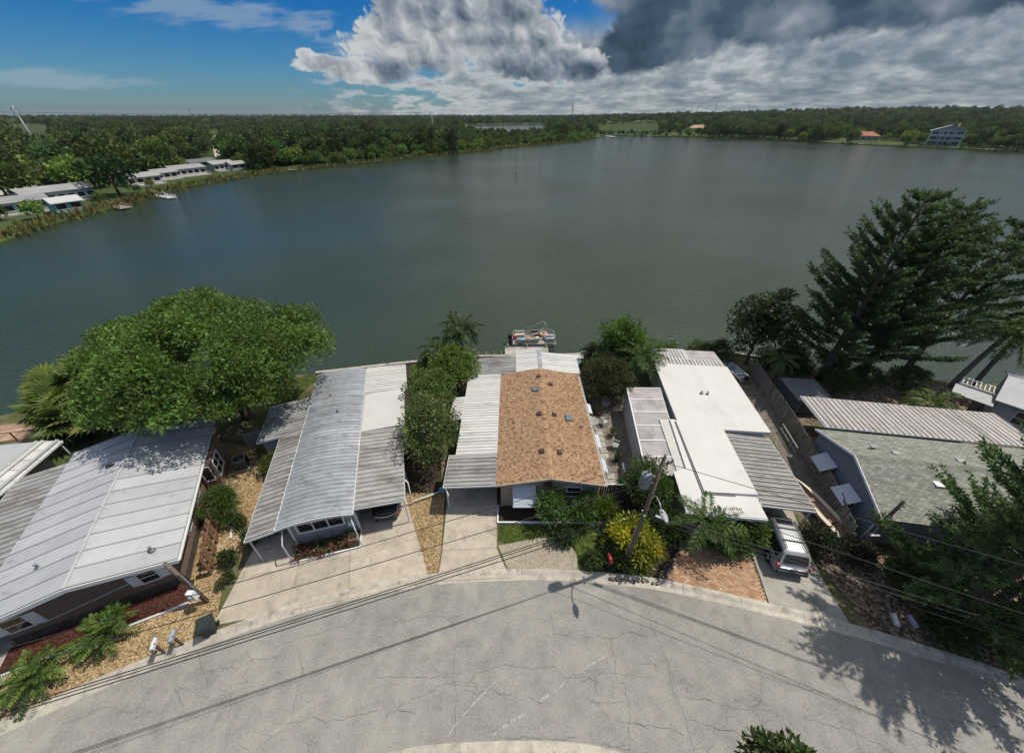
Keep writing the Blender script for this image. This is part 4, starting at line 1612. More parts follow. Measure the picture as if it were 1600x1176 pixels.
for y in (0.12, 3.3, 6.5):
    post(hC, 2.95, y, 2.45, 0.07)
MB().tube([(3.1, 1.6, 2.5), (3.25, 1.5, 2.3), (3.2, 1.5, 0.3), (4.6, 1.75, 0.25), (5.2, 1.9, 0.25)], 0.05, 6).build('drain_pipe', WHITE, hC)

# planter under its windows
pl = thing('planter', 'low planter of red and green flowers under the triple window', 'planter', (-9.6, 13.4, 0), R(15))
MB().box(-3.9, -0.1, -0.85, 0.3, 0.0, 0.1).build('soil', SOIL, pl)
MB().box(-3.95, -0.05, -0.93, -0.85, 0, 0.16).box(-0.1, -0.02, -0.85, 0.3, 0, 0.16).build('edging', WHITE, pl)
lv = Leaves()
for k in range(46):
    x, y = random.uniform(-3.8, -0.25), random.uniform(-0.85, 0.1)
    cc = random.choice([(0.06, 0.10, 0.03), (0.06, 0.10, 0.03), (0.22, 0.06, 0.04), (0.16, 0.12, 0.05), (0.20, 0.09, 0.07)])
    lv.clump((x, y, 0.28 + random.uniform(-.1, .15)), 0.22, 34, 0.16, 0.06, cc, 0.5)
    if random.random() < 0.35:
        lv.clump((x, y, 0.45), 0.12, 6, 0.09, 0.08, (0.6, 0.58, 0.52), 0.8)
inst('flowers', lv.mesh('flowers'), pl)
pot = thing('plant_pot', 'square terracotta coloured pot at the end of the flower planter', 'pot', (-9.95, 13.0, 0), R(15))
MB().box(-0.25, 0.25, -0.25, 0.25, 0.1, 0.5).build('pot', mat('terracotta', (0.32, 0.2, 0.16), 0.9, 0.1), pot)
MB().box(-0.21, 0.21, -0.21, 0.21, 0.5, 0.52).build('soil', SOIL, pot)

# ================================================================== HOUSE with brown shingles (middle)
hD = thing('mobile_home', 'tan home with a brown shingled gable roof in the middle of the row', 'house', (-1.0, 15.2, 0), 0)
tD = siding('tan_lap', (0.30, 0.255, 0.20), False, 0.2)
gable_walls(0.25, 6.75, 0.35, 12.2, 2.55, 3.12).build('wall', tD, hD)
rb = MB()
rb.slab([(-0.02, 0, 2.62), (3.5, 0, 3.30), (3.5, 12.35, 3.30), (-0.02, 12.35, 2.62)], 0.07)
rb.slab([(3.5, 0, 3.30), (7.02, 0, 2.62), (7.02, 12.35, 2.62), (3.5, 12.35, 3.30)], 0.07)
roofD = rb.build('roof', mat('roof_felt', (0.105, 0.065, 0.04), 0.95, 0.1), hD)
pal = [(0.31, 0.198, 0.118), (0.335, 0.218, 0.132), (0.285, 0.18, 0.105), (0.365, 0.243, 0.152), (0.20, 0.12, 0.07), (0.315, 0.202, 0.12)]
shingles(roofD, 'shingle_tabs', [(-0.04, 12.37, 2.63), (-0.04, -0.03, 2.63), (3.5, -0.03, 3.315), (3.5, 12.37, 3.315)], 0.14, 0.165, pal)
shingles(roofD, 'shingle_tabs', [(7.04, -0.03, 2.63), (7.04, 12.37, 2.63), (3.5, 12.37, 3.315), (3.5, -0.03, 3.315)], 0.14, 0.165, pal)
V_, F_, T_ = [], [], []
for i in range(62):
    y = -0.03 + i * 0.2
    k = len(V_)
    V_ += [(3.32, y, 3.31), (3.5, y, 3.352), (3.68, y, 3.31), (3.32, y + 0.215, 3.298), (3.5, y + 0.215, 3.338), (3.68, y + 0.215, 3.298)]
    F_ += [(k, k + 1, k + 4, k + 3), (k + 1, k + 2, k + 5, k + 4)]
    T_ += [np.array(random.choice(pal))] * 6
tag(tinted('ridge_tabs', V_, F_, T_, SHINGLE, roofD), kind='stuff')
mb = MB()
mb.beam((-0.05, -0.05, 2.58), (3.5, -0.05, 3.26), 0.05, 0.14).beam((3.5, -0.05, 3.26), (7.05, -0.05, 2.58), 0.05, 0.14)
mb.build('fascia', mat('tan_trim', (0.36, 0.31, 0.25), 0.7), hD)
gutter(hD, (7.1, 0, 2.57), (7.1, 12.2, 2.57))


def rz_at(x):
    return 2.64 + (3.32 - 2.64) * (1 - abs(x - 3.5) / 3.54)


sl = 0.19


def roofbox(x, y, w, d, h, m, name):
    s = 1 if x < 3.5 else -1
    o = MB().box(-w / 2, w / 2, -d / 2, d / 2, 0, h).build(name, m, hD, (x, y, rz_at(x)))
    o.rotation_euler = (0, -s * sl, 0)
    return bevel(o, 0.02)


for (x, y) in [(3.35, 11.1), (4.3, 10.1), (3.1, 6.2), (4.25, 6.15), (3.05, 2.35), (4.25, 2.3)]:
    o = roofbox(x, y, 0.34, 0.34, 0.13, mat('vent_brown', (0.06, 0.03, 0.025), 0.6), 'roof_vent')
for (x, y) in [(2.95, 9.35), (5.35, 6.0)]:
    o = roofbox(x, y, 0.56, 0.62, 0.10, DARK, 'skylight')
    MB().box(-0.24, 0.24, -0.27, 0.27, 0.101, 0.115).build('pane', mat('skylight_glass', (0.10, 0.15, 0.18), 0.12, 0.6), o)
vent_pipe(hD, 1.15, 5.6, rz_at(1.15), 0.04, 0.2)
vent_pipe(hD, 6.2, 5.2, rz_at(6.2), 0.04, 0.2)
# window with lowered metal awning
wD = window(hD, (1.75, 0.35, 1.0), 0, 1.35, 1.0, 2, 1)
aw = MB()
for k in range(10):
    x = 1.08 + k * 0.148
    aw.slab([(x, -0.65, 1.28), (x + 0.138, -0.65, 1.28), (x + 0.138, 0.30, 2.22), (x, 0.30, 2.22)], 0.02)
aw.beam((1.02, 0.33, 2.28), (2.62, 0.33, 2.28), 0.06, 0.05)
aw.beam((1.06, -0.66, 1.26), (2.58, -0.66, 1.26), 0.03, 0.06)
aw.beam((1.05, -0.62, 1.28), (1.05, 0.32, 1.45), 0.02).beam((2.59, -0.62, 1.28), (2.59, 0.32, 1.45), 0.02)
aw.build('awning', AWN, hD)
window(hD, (5.1, 0.35, 1.1), 0, 0.9, 0.9, 1, 2)
MB().lathe([(0.05, 0), (0.26, 0.02), (0.28, 0.05), (0.08, 0.08)], 16).build('wreath', mat('wreath', (0.09, 0.03, 0.025), 0.9), hD, (3.35, 0.25, 2.45)).rotation_euler = (R(90), 0, 0)
# white pan roof down the left side and the short carport in front
pan_roof(hD, 'side_roof', -2.95, -0.06, 2.75, 12.35, 2.45, 2.62, 0.31, (PANW, GROOVEL), rib=0.045, groove=0.14)
pan_roof(hD, 'carport_roof', -3.45, -0.06, 0.05, 2.7, 2.38, 2.58, 0.33, (PAN, GROOVE), rib=0.06, groove=0.2)
pan_roof(hD, 'step_roof', -3.95, -3.0, 6.6, 9.3, 2.3, 2.4, 0.33, (PANW, GROOVE), rib=0.05, groove=0.18)
MB().box(-2.8, 0.2, 4.2, 12.2, 0, 2.35).build('side_room', tD, hD)
for (x, y) in [(-3.3, 0.2), (-3.3, 2.6), (-3.8, 9.2)]:
    post(hD, x, y, 2.32, 0.07)
MB().beam((-3.35, 0.15, 2.32), (-3.1, -0.25, 1.9), 0.06).build('gutter_spout', WHITE, hD)
# rear lake room with low metal gable
MB().box(-2.7, 6.9, 12.45, 14.7, 0, 2.35).build('lake_room', tD, hD)
rr = pan_roof(hD, 'rear_roof', -3.0, 1.4, 12.5, 15.2, 2.42, 2.78, 0.28, (PANG, GROOVE), rib=0.06, groove=0.26)
pan_roof(hD, 'rear_roof', 1.43, 3.48, 12.5, 16.2, 2.80, 2.98, 0.28, (PANW, GROOVEL), rib=0.05, groove=0.16)
pan_roof(hD, 'rear_roof', 3.82, 7.25, 12.5, 15.6, 2.98, 2.62, 0.28, (PANW, GROOVEL), rib=0.05, groove=0.12)
MB().beam((3.65, 12.45, 3.02), (3.65, 16.25, 3.02), 0.36, 0.06).build('ridge_cap', BLUEPAN, hD)
for (x, y) in [(-2.9, 15.1), (0.5, 15.1), (3.6, 16.1), (7.1, 15.5)]:
    post(hD, x, y, 2.45, 0.07)
for (y, s) in ((8.7, 1.0), (4.9, 1.15), (2.5, 1.0)):
    MB().slab([(6.78, y - s * .6, 2.1), (7.75, y - s * .6, 1.6), (7.75, y + s * .6, 1.6), (6.78, y + s * .6, 2.1)], 0.03).build('awning', AWN, hD)
# front planting box
pb_ = thing('planting_box', 'dark empty planting bed with white edging below the awning window', 'planter', (-1.0, 15.2, 0), 0)
MB().box(0.1, 2.7, -0.95, 0.3, 0, 0.08).build('soil', SOIL, pb_)
MB().box(0.0, 6.8, -1.05, -0.95, 0, 0.18).box(0.0, 0.1, -0.95, 0.3, 0, 0.18).build('edging', WHITE, pb_)

# ================================================================== HOUSE with white flat roof
hE = thing('mobile_home', 'home with a broad white flat roof and striped carport, right of the brown shingled one', 'house', (14.9, 12.8, 0), R(-5.5))
gE = siding('white_lap', (0.46, 0.455, 0.43), False, 0.2)
MB().prism([(-4.2, 0.5), (-0.3, 0.5), (-0.3, 7.2), (3.1, 7.2), (3.1, 15.6), (-2.8, 15.6), (-2.8, 8.4), (-4.2, 8.4)], 0, 2.6).build('wall', gE, hE)
MB().prism([(-4.55, -0.05), (0.08, -0.05), (0.08, 2.2), (-2.6, 2.2), (-2.6, 8.3), (-3.45, 8.3), (-3.6, 3.4), (-4.5, 3.0)], 2.62, 2.74).build('roof', FLATROOF, hE)
o = MB().prism([(-3.05, 1.45), (0.12, 1.5), (0.15, 7.25), (3.45, 7.2), (3.5, 15.9), (-3.0, 16.1), (-3.0, 8.1), (-3.1, 8.0)], 2.745, lambda x, y: 2.93 + 0.02 * x).build('raised_roof', FLATROOF, hE)
MB().prism([(-3.05, 1.33), (-1.2, 1.36), (-1.2, 1.44), (-3.0, 1.44), (-3.0, 8.0), (-3.16, 8.0), (-3.18, 1.33)], 2.742, 2.80).build('step_shadow_strip', mat('shade_and_tar_line', (0.16, 0.155, 0.15), 0.8), hE)  # dark strip painting the shadow along the step of the raised roof
MB().prism([(-3.35, 0.0), (-3.28, 0.0), (-3.22, 1.2), (-3.29, 1.2)], 2.742, 2.79).build('roof_joint', MATS['shade_and_tar_line'], hE)
for (x, y) in [(-0.1, 11.6), (0.35, 11.55)]:
    vent_pipe(hE, x, y, 2.92, 0.055, 0.2)
MB().box(-4.6, 0.1, -0.12, -0.06, 2.48, 2.70).build('fascia', WHITE, hE)
window(hE, (-2.2, 0.5, 1.0), 0, 1.6, 0.9, 2, 1)
window(hE, (3.1, 10.5, 1.0), R(90), 1.1, 0.9, 2, 1)
# screened porch with fibreglass sheets, left side
prf = MB()
prf.beam((-6.2, 2.9, 2.34), (-6.0, 12.5, 2.34), 0.09, 0.14).beam((-3.65, 2.9, 2.52), (-3.2, 12.5, 2.52), 0.05, 0.1)
for k in range(7):
    s = k / 6
    prf.beam((-6.2 + 0.2 * s, 2.9 + 9.6 * s, 2.40), (-3.65 + 0.45 * s, 2.9 + 9.6 * s, 2.58), 0.10, 0.06)
prf = prf.build('porch_roof', WHITE, hE)
for k in range(6):
    s0, s1 = (k + 0.03) / 6, (k + 0.97) / 6
    q = [(-6.2 + 0.2 * s0, 2.9 + 9.6 * s0, 2.38), (-3.67 + 0.45 * s0, 2.9 + 9.6 * s0, 2.55), (-3.67 + 0.45 * s1, 2.9 + 9.6 * s1, 2.55), (-6.2 + 0.2 * s1, 2.9 + 9.6 * s1, 2.38)]
    MB().slab(q, 0.015).build('roof_panel', CLEARP, prf)
MB().box(-6.05, -3.2, 3.0, 12.3, 0, 2.3).build('porch_wall', gE, hE)
pan_roof(hE, 'carport_roof', 0.2, 3.5, 0.95, 7.12, 2.62, 2.42, 0.36, (PAN, GROOVE), rib=0.07, groove=0.3)
for (x, y) in [(3.3, 1.1), (3.35, 4.2)]:
    post(hE, x, y, 2.4, 0.08)
pan_roof(hE, 'lake_porch_roof', -2.75, 3.6, 16.25, 17.6, 2.6, 2.55, 0.33, (PANW, GROOVE), along='y', rib=0.06, groove=0.28)
pan_roof(hE, 'lake_porch_roof', -2.6, 0.6, 17.65, 19.6, 2.55, 2.45, 0.33, (PANW, GROOVE), along='y', rib=0.06, groove=0.28)
MB().slab([(0.65, 17.65, 2.55), (3.7, 17.65, 2.55), (3.7, 19.5, 2.45), (0.65, 19.5, 2.45)], 0.02).build('porch_panel', CLEARP, hE)
for (x, y) in [(-2.5, 19.4), (0.6, 19.4), (3.6, 19.4)]:
    post(hE, x, y, 2.4, 0.07)
MB().box(-2.5, 3.3, 16.2, 18.6, 0, 2.4).build('lake_porch', gE, hE)
MB().slab([(3.15, 8.6, 2.0), (3.95, 8.6, 1.6), (3.95, 11.6, 1.6), (3.15, 11.6, 2.0)], 0.03).build('awning', mat('green_awning', (0.17, 0.21, 0.19), 0.5), hE)

# ================================================================== HOUSE with green grey shingles (right)
hF = thing('mobile_home', 'slate blue home with grey green shingled roof and two pale awnings', 'house', (22.05, 13.06, 0), R(-9))
sF = siding('slate_panels', (0.185, 0.20, 0.23), True, 0.4)
gable_walls(0.0, 13.5, 0.0, 7.1, 2.62, 3.72, axis='x').build('wall', sF, hF)
MB().box(0.0, 13.5, -0.03, 0.0, 0, 2.6).build('front_wall', LIGHTGREY, hF)
roofF = MB().slab([(-0.2, -0.3, 2.60), (13.8, -0.3, 2.60), (13.8, 3.55, 3.86), (-0.2, 3.55, 3.86)], 0.08).slab([(-0.2, 3.55, 3.86), (13.8, 3.55, 3.86), (13.8, 7.4, 2.60), (-0.2, 7.4, 2.60)], 0.08).build('roof', mat('roof_felt_grey', (0.12, 0.13, 0.115), 0.95), hF)
palg = [(0.205, 0.215, 0.185), (0.23, 0.238, 0.205), (0.175, 0.185, 0.16), (0.25, 0.258, 0.228), (0.195, 0.203, 0.178)]
shingles(roofF, 'shingle_tabs', [(-0.22, -0.32, 2.61), (13.8, -0.32, 2.61), (13.8, 3.55, 3.875), (-0.22, 3.55, 3.875)], 0.15, 0.32, palg, slot=0.05)
shingles(roofF, 'shingle_tabs', [(13.8, 7.42, 2.61), (-0.22, 7.42, 2.61), (-0.22, 3.55, 3.875), (13.8, 3.55, 3.875)], 0.15, 0.32, palg, slot=0.05)
V_, F_, T_ = [], [], []
for i in range(66):
    x = -0.2 + i * 0.21
    k = len(V_)
    V_ += [(x, 3.36, 3.845), (x, 3.55, 3.905), (x, 3.74, 3.845), (x + 0.225, 3.36, 3.832), (x + 0.225, 3.55, 3.892), (x + 0.225, 3.74, 3.832)]
    F_ += [(k + 3, k + 4, k + 1, k), (k + 4, k + 5, k + 2, k + 1)]
    T_ += [np.array(random.choice(palg)) * 0.85] * 6
tag(tinted('ridge_tabs', V_, F_, T_, SHINGLE, roofF), kind='stuff')
MB().beam((-0.24, -0.32, 2.57), (-0.24, 3.55, 3.84), 0.04, 0.16).beam((-0.24, 3.55, 3.84), (-0.24, 7.42, 2.57), 0.04, 0.16).build('fascia', WHITE, hF)
MB().box(-0.05, 0.06, -0.09, 0.02, 0, 2.6).build('corner_trim', WHITE, hF)
for y in (2.1, 4.9):
    window(hF, (0.0, y, 1.0), R(-90), 0.9, 0.8, 1, 2)
    a = MB()
    for k in range(8):
        yy = y - 0.72 + k * 0.18
        a.slab([(-0.9, yy + 0.17, 1.45), (-0.9, yy, 1.45), (-0.06, yy, 2.05), (-0.06, yy + 0.17, 2.05)][::-1], 0.02)
    a.beam((-0.91, y - 0.75, 1.43), (-0.91, y + 0.75, 1.43), 0.03, 0.05)
    a.build('awning', AWN, hF)
MB().box(-0.22, 0.22, -0.22, 0.22, 0, 0.1).build('roof_vent', WHITE, hF, (3.9, 2.2, 3.42))
for (x, y) in [(2.9, 4.5), (6.6, 4.4), (1.8, 4.9)]:
    MB().box(-0.22, 0.22, -0.14, 0.14, 0, 0.08).build('roof_vent', mat('vent_grey', (0.3, 0.31, 0.29), 0.7), hF, (x, y, 3.6))
pan_roof(hF, 'carport_roof', 0.5, 14.6, 7.6, 11.5, 2.75, 2.65, 0.385, (mat('rusty_pan', (0.42, 0.395, 0.375), 0.6, 0.3, var=0.1, stains=[((0.24, 0.15, 0.09), 0.5, 0.60, 0.80, (1, 0.4, 1)), ((0.28, 0.265, 0.25), 0.8, 0.5, 0.7, (2, 0.4, 1))]), GROOVE), along='y', rib=0.08, groove=0.22)
for x in (0.7, 4, 8, 12):
    post(hF, x, 11.3, 2.6, 0.08, WOODG)
post(hF, 0.7, 7.8, 2.6, 0.08, WOODG)

# ================================================================== HOUSE at the right edge
hG = thing('mobile_home', 'light grey home with paired dark windows at the right edge by the lake', 'house', (40.9, 23.7, 0), R(-52))
gG = siding('pale_grey_lap', (0.36, 0.355, 0.335), False, 0.2)
gable_walls(-0.2, 10, 0.2, 6.5, 2.6, 3.4, axis='x').build('wall', gG, hG)
MB().slab([(-0.5, -0.2, 2.58), (10.2, -0.2, 2.58), (10.2, 3.35, 3.48), (-0.5, 3.35, 3.48)], 0.1).slab([(-0.5, 3.35, 3.48), (10.2, 3.35, 3.48), (10.2, 6.9, 2.58), (-0.5, 6.9, 2.58)], 0.1).build('roof', WHITEROOF, hG)
for x in (1.6, 3.1):
    window(hG, (x, 0.2, 1.0), 0, 1.1, 1.1, 1, 2, 0.07)
pg = MB()
for k in range(8):
    pg.beam((-2.6 + k * 0.27, 1.2, 2.5), (-2.6 + k * 0.27, 2.6, 2.5), 0.06, 0.08)
pg.beam((-2.7, 1.2, 2.42), (-0.4, 1.2, 2.42), 0.08, 0.12).beam((-2.7, 2.6, 2.42), (-0.4, 2.6, 2.42), 0.08, 0.12)
pg.build('pergola', WHITE, hG)
post(hG, -2.6, 1.2, 2.4)
post(hG, -2.6, 2.6, 2.4)
MB().slab([(-2.9, -0.9, 2.25), (-0.4, -0.9, 2.25), (-0.4, 1.1, 2.3), (-2.9, 1.1, 2.3)], 0.04).build('porch_roof', WHITEROOF, hG)


# ================================================================== POLES AND CABLES
POLEW = mat('pole_wood', (0.15, 0.125, 0.10), 0.9, 0.1, var=0.35, vscale=5, bump=0.6, bscale=12)
GALV = mat('galvanised', (0.30, 0.315, 0.325), 0.45, 0.5, metal=0.4, var=0.1)
CABLE = mat('cable', (0.03, 0.03, 0.03), 0.6, 0.3)
INSUL = mat('insulator', (0.22, 0.24, 0.25), 0.3, 0.5)

pm = thing('utility_pole', 'tall wooden utility pole with transformer and street lamp in the yellow shrub', 'utility pole', (6.75, 11.35, 0))
MB().tube([(0, 0, -0.3), (0.05, 0, 4.5), (0.1, 0.0, 9.45)], [0.125, 0.11, 0.085], 10).build('pole', POLEW, pm)
tfm = MB().lathe([(0.02, 0), (0.24, 0.02), (0.26, 0.1), (0.26, 0.72), (0.27, 0.74), (0.27, 0.8), (0.22, 0.86), (0.05, 0.88)], 18).build('transformer', mat('transformer_grey', (0.20, 0.22, 0.24), 0.45, 0.4), pm, (-0.42, 0.02, 7.45))
for k, (x, y) in enumerate(((0.1, 0.1), (-0.12, -0.05))):
    MB().lathe([(0.05, 0), (0.05, 0.08), (0.03, 0.1), (0.05, 0.14), (0.03, 0.17), (0.045, 0.2), (0.02, 0.26)], 10).build('bushing', INSUL, tfm, (x, y, 0.86))
MB().beam((-0.16, 0.02, 7.7), (0.05, 0.02, 7.7), 0.1, 0.06).beam((-0.16, 0.02, 8.15), (0.05, 0.02, 8.15), 0.1, 0.06).build('bracket', GALV, pm)
MB().lathe([(0.05, 0), (0.07, 0.05), (0.045, 0.08), (0.07, 0.13), (0.045, 0.16), (0.03, 0.24)], 10).build('insulator', INSUL, pm, (0.1, 0, 9.45))
MB().beam((0.1, 0, 8.95), (0.65, 0.2, 8.95), 0.06).build('side_arm', POLEW, pm)
for q in ((0.62, 0.18, 8.98), (0.4, 0.1, 8.98)):
    MB().lathe([(0.05, 0), (0.07, 0.06), (0.04, 0.09), (0.06, 0.14), (0.02, 0.2)], 10).build('insulator', INSUL, pm, q)
arm = MB().tube([(0.08, -0.1, 6.9), (0.12, -0.4, 7.2), (0.14, -0.8, 7.25), (0.15, -1.05, 7.12)], 0.035, 8).build('lamp_arm', GALV, pm)
lh = MB()
# cobra head: flattened ovoid shell made from rings
rings = []
for i in range(9):
    s = i / 8
    w = 0.17 * math.sin(math.pi * min(1, 0.1 + s * 0.86)) ** 0.7
    rings.append((s * 0.72, w))
vs, fs = [], []
for (d, w) in rings:
    for j in range(10):
        a = 2 * math.pi * j / 10
        vs.append((w * math.cos(a), -d, 0.55 * w * math.sin(a)))
for i in range(8):
    for j in range(10):
        fs.append((i * 10 + j, i * 10 + (j + 1) % 10, (i + 1) * 10 + (j + 1) % 10, (i + 1) * 10 + j))
fs += [tuple(range(10))[::-1], tuple(80 + j for j in range(10))]
lh.add(vs, fs, 0, True)
lamp = lh.build('lamp_head', mat('lamp_grey', (0.27, 0.28, 0.29), 0.5, 0.4), arm, (0.15, -1.0, 7.10), R(4))
MB().lathe([(0.05, 0), (0.05, 0.07), (0.03, 0.09)], 10).build('photocell', WHITE, arm, (0.15, -1.2, 7.19))
MB().beam((0.0, -0.2, 5.3), (0.0, 0.2, 5.3), 0.08, 0.1).build('cable_clamp', GALV, pm)
MB().beam((0.55, -0.18, 5.35), (1.0, -0.36, 5.3), 0.09, 0.11).build('splice_box', GALV, pm)
MB().beam((-0.17, 0.0, 0), (-0.15, 0, 4.0), 0.03).build('ground_wire_guard', GALV, pm)

CD = Vector((-0.953, -0.303, 0))     # line of the cables to the left
CE = Vector((0.916, -0.401, 0))      # and to the right


def cable(label, a, b_, sag, r=0.016, group=None):
    a, b_ = Vector(a), Vector(b_)
    pts = []
    for i in range(21):
        s = i / 20
        p = a.lerp(b_, s)
        p.z -= sag * 4 * s * (1 - s)
        pts.append(p)
    o = MB().tube(pts, r, 5).build('power_cable', CABLE)
    return tag(o, label, 'cable', group)


po = Vector((6.8, 11.35, 0))
LEFT_G = 'cables running left from the tall pole'
RIGHT_G = 'cables running right from the tall pole'
for (h_, dr, rr_, lab) in [(9.5, (-0.951, -0.309, 0), 0.014, 'thin uppermost cable running left from the top of the tall wooden pole'),
                           (7.9, (-0.953, -0.296, 0), 0.016, 'upper cable running left from beside the transformer over the driveways'),
                           (5.75, (-0.953, -0.30, 0), 0.020, 'highest of the three low parallel cables running left from the tall pole'),
                           (5.55, (-0.953, -0.30, 0), 0.017, 'middle of the three low parallel cables running left from the tall pole'),
                           (5.15, (-0.955, -0.297, 0), 0.020, 'lowest of the three low parallel cables running left from the tall pole')]:
    e = po + Vector(dr) * 46
    cable(lab, (po.x, po.y, h_), (e.x, e.y, h_ - 0.2), 0.35, rr_)
for (h_, dr, rr_, lab) in [(9.2, (0.931, -0.365, 0), 0.014, 'topmost cable running right from the tall wooden pole'),
                           (7.3, (0.916, -0.401, 0), 0.016, 'second cable from the top running right from the tall pole'),
                           (5.6, (0.934, -0.356, 0), 0.020, 'upper of the low cables running right past the silver car'),
                           (5.3, (0.934, -0.358, 0), 0.017, 'lower thick cable running right past the silver car'),
                           (5.0, (0.93, -0.366, 0), 0.014, 'lowest thin cable running right past the silver car')]:
    e = po + Vector(dr) * 42
    cable(lab, (po.x, po.y, h_), (e.x, e.y, h_ - 0.2), 0.35, rr_)
cable('service cable from the tall pole to the brown shingled house', (6.75, 11.35, 7.0), (5.9, 15.6, 3.0), 0.15, 0.012)
cable('service cable from the tall pole to the white flat roofed house', (6.85, 11.35, 7.0), (9.0, 21.5, 2.7), 0.3, 0.012)

# short service pole by the gravel, left
p2 = thing('service_pole', 'short leaning wooden service pole with white meter box in the gravel', 'utility pole', (-16.9, 9.4, 0))
MB().tube([(0, 0, -0.3), (-0.1, 0.03, 2.4), (-0.2, 0.05, 4.0)], [0.12, 0.105, 0.095], 10).build('pole', POLEW, p2)
MB().box(-0.17, 0.17, -0.36, -0.12, 1.0, 1.62).build('meter_box', WHITE, p2)
MB().lathe([(0.12, 0), (0.12, 0.06), (0.1, 0.1)], 14).build('meter', GALV, p2, (0, -0.36, 1.35)).rotation_euler = (R(90), 0, 0)
MB().tube([(0.12, -0.02, 0.1), (0.08, -0.02, 2.4), (0.02, -0.02, 3.1), (0.1, -0.06, 3.2)], 0.035, 6).build('conduit', GALV, p2)

# pole with a meter panel, right
p3 = thing('service_pole', 'slim service pole with grey meter panel beside the slate blue house', 'utility pole', (21.9, 12.75, 0))
MB().tube([(0, 0, -0.3), (0.03, 0.0, 2.6), (0.06, 0, 4.4)], [0.11, 0.10, 0.09], 10).build('pole', POLEW, p3)
MB().box(-0.42, 0.12, -0.34, -0.12, 0.9, 1.5).build('meter_panel', GALV, p3)
MB().tube([(-0.12, -0.12, 0), (-0.12, -0.13, 3.2)], 0.045, 8).build('conduit', mat('pale_conduit', (0.4, 0.41, 0.40), 0.6), p3)
for z in (3.7, 4.0):
    MB().lathe([(0.05, 0), (0.07, 0.05), (0.03, 0.1)], 8).build('insulator', INSUL, p3, (0.15, -0.1, z))
cable('thin service cable dropping right from the slim pole over the green shingles', (21.95, 12.75, 4.2), (30, 5.5, 5.3), 0.2, 0.012)

# ================================================================== SILVER CAR
car = thing('suv_car', 'silver sport utility car parked on the concrete drive with its roof rack showing', 'car', (16.55, 13.0, 0.045), R(-11.5))
CARP = bpy.data.materials.new('silver_paint')
CARP.use_nodes = True
_b = CARP.node_tree.nodes['Principled BSDF']
_b.inputs['Base Color'].default_value = (0.36, 0.37, 0.38, 1)
_b.inputs['Metallic'].default_value = 0.45
_b.inputs['Roughness'].default_value = 0.32
_b.inputs['Coat Weight'].default_value = 0.5
_b.inputs['Coat Roughness'].default_value = 0.05
PLAST = mat('dark_plastic', (0.06, 0.062, 0.065), 0.6, 0.3)


def loft(secs, n_across, mb, mi=0, close=True):
    """secs: list of rings (equal length lists of 3d points)"""
    k = len(secs[0])
    o = len(mb.v)
    for s in secs:
        mb.v += [tuple(p) for p in s]
    for i in range(len(secs) - 1):
        for j in range(k):
            jn = (j + 1) % k
            if not close and j == k - 1:
                continue
            mb.f.append([o + i * k + j, o + (i + 1) * k + j, o + (i + 1) * k + jn, o + i * k + jn][::-1])
            mb.m.append(mi)
            mb.smooth.append(True)
    mb.f.append([o + j for j in range(k)][::1])
    mb.m.append(mi)
    mb.smooth.append(False)
    mb.f.append([o + (len(secs) - 1) * k + j for j in range(k)][::-1])
    mb.m.append(mi)
    mb.smooth.append(False)


def ring(y, hw, z0, z1, rb, rt):
    """rounded rectangle ring in the XZ plane at y"""
    pts = []
    for (cx, cz, r, a0) in ((hw - rb, z0 + rb, rb, -90), (hw - rt, z1 - rt, rt, 0), (-hw + rt, z1 - rt, rt, 90), (-hw + rb, z0 + rb, rb, 180)):
        for k in range(4):
            a = R(a0 + 30 * k)
            pts.append((cx + r * math.cos(a), y, cz + r * math.sin(a)))
    return pts


body = MB()
loft([ring(-2.32, 0.78, 0.42, 0.82, 0.08, 0.10), ring(-2.25, 0.88, 0.34, 0.98, 0.1, 0.14), ring(-1.9, 0.92, 0.30, 1.04, 0.1, 0.14), ring(0.9, 0.92, 0.30, 1.04, 0.1, 0.12),
      ring(1.2, 0.91, 0.30, 1.02, 0.1, 0.16), ring(1.9, 0.89, 0.32, 0.94, 0.1, 0.2), ring(2.28, 0.80, 0.36, 0.80, 0.1, 0.18), ring(2.36, 0.68, 0.42, 0.66, 0.08, 0.1)], 16, body)
body.build('body', CARP, car)
cab = MB()


def cring(y, hwb, hwt, z0, z1):
    r = 0.09
    pts = [(hwb, y, z0), (hwt + r * 0.25, y, z1 - r), (hwt - r * 0.4, y, z1 - 0.02), (hwt * 0.5, y, z1 + 0.012), (-hwt * 0.5, y, z1 + 0.012), (-hwt + r * 0.4, y, z1 - 0.02), (-hwt - r * 0.25, y, z1 - r), (-hwb, y, z0)]
    return pts


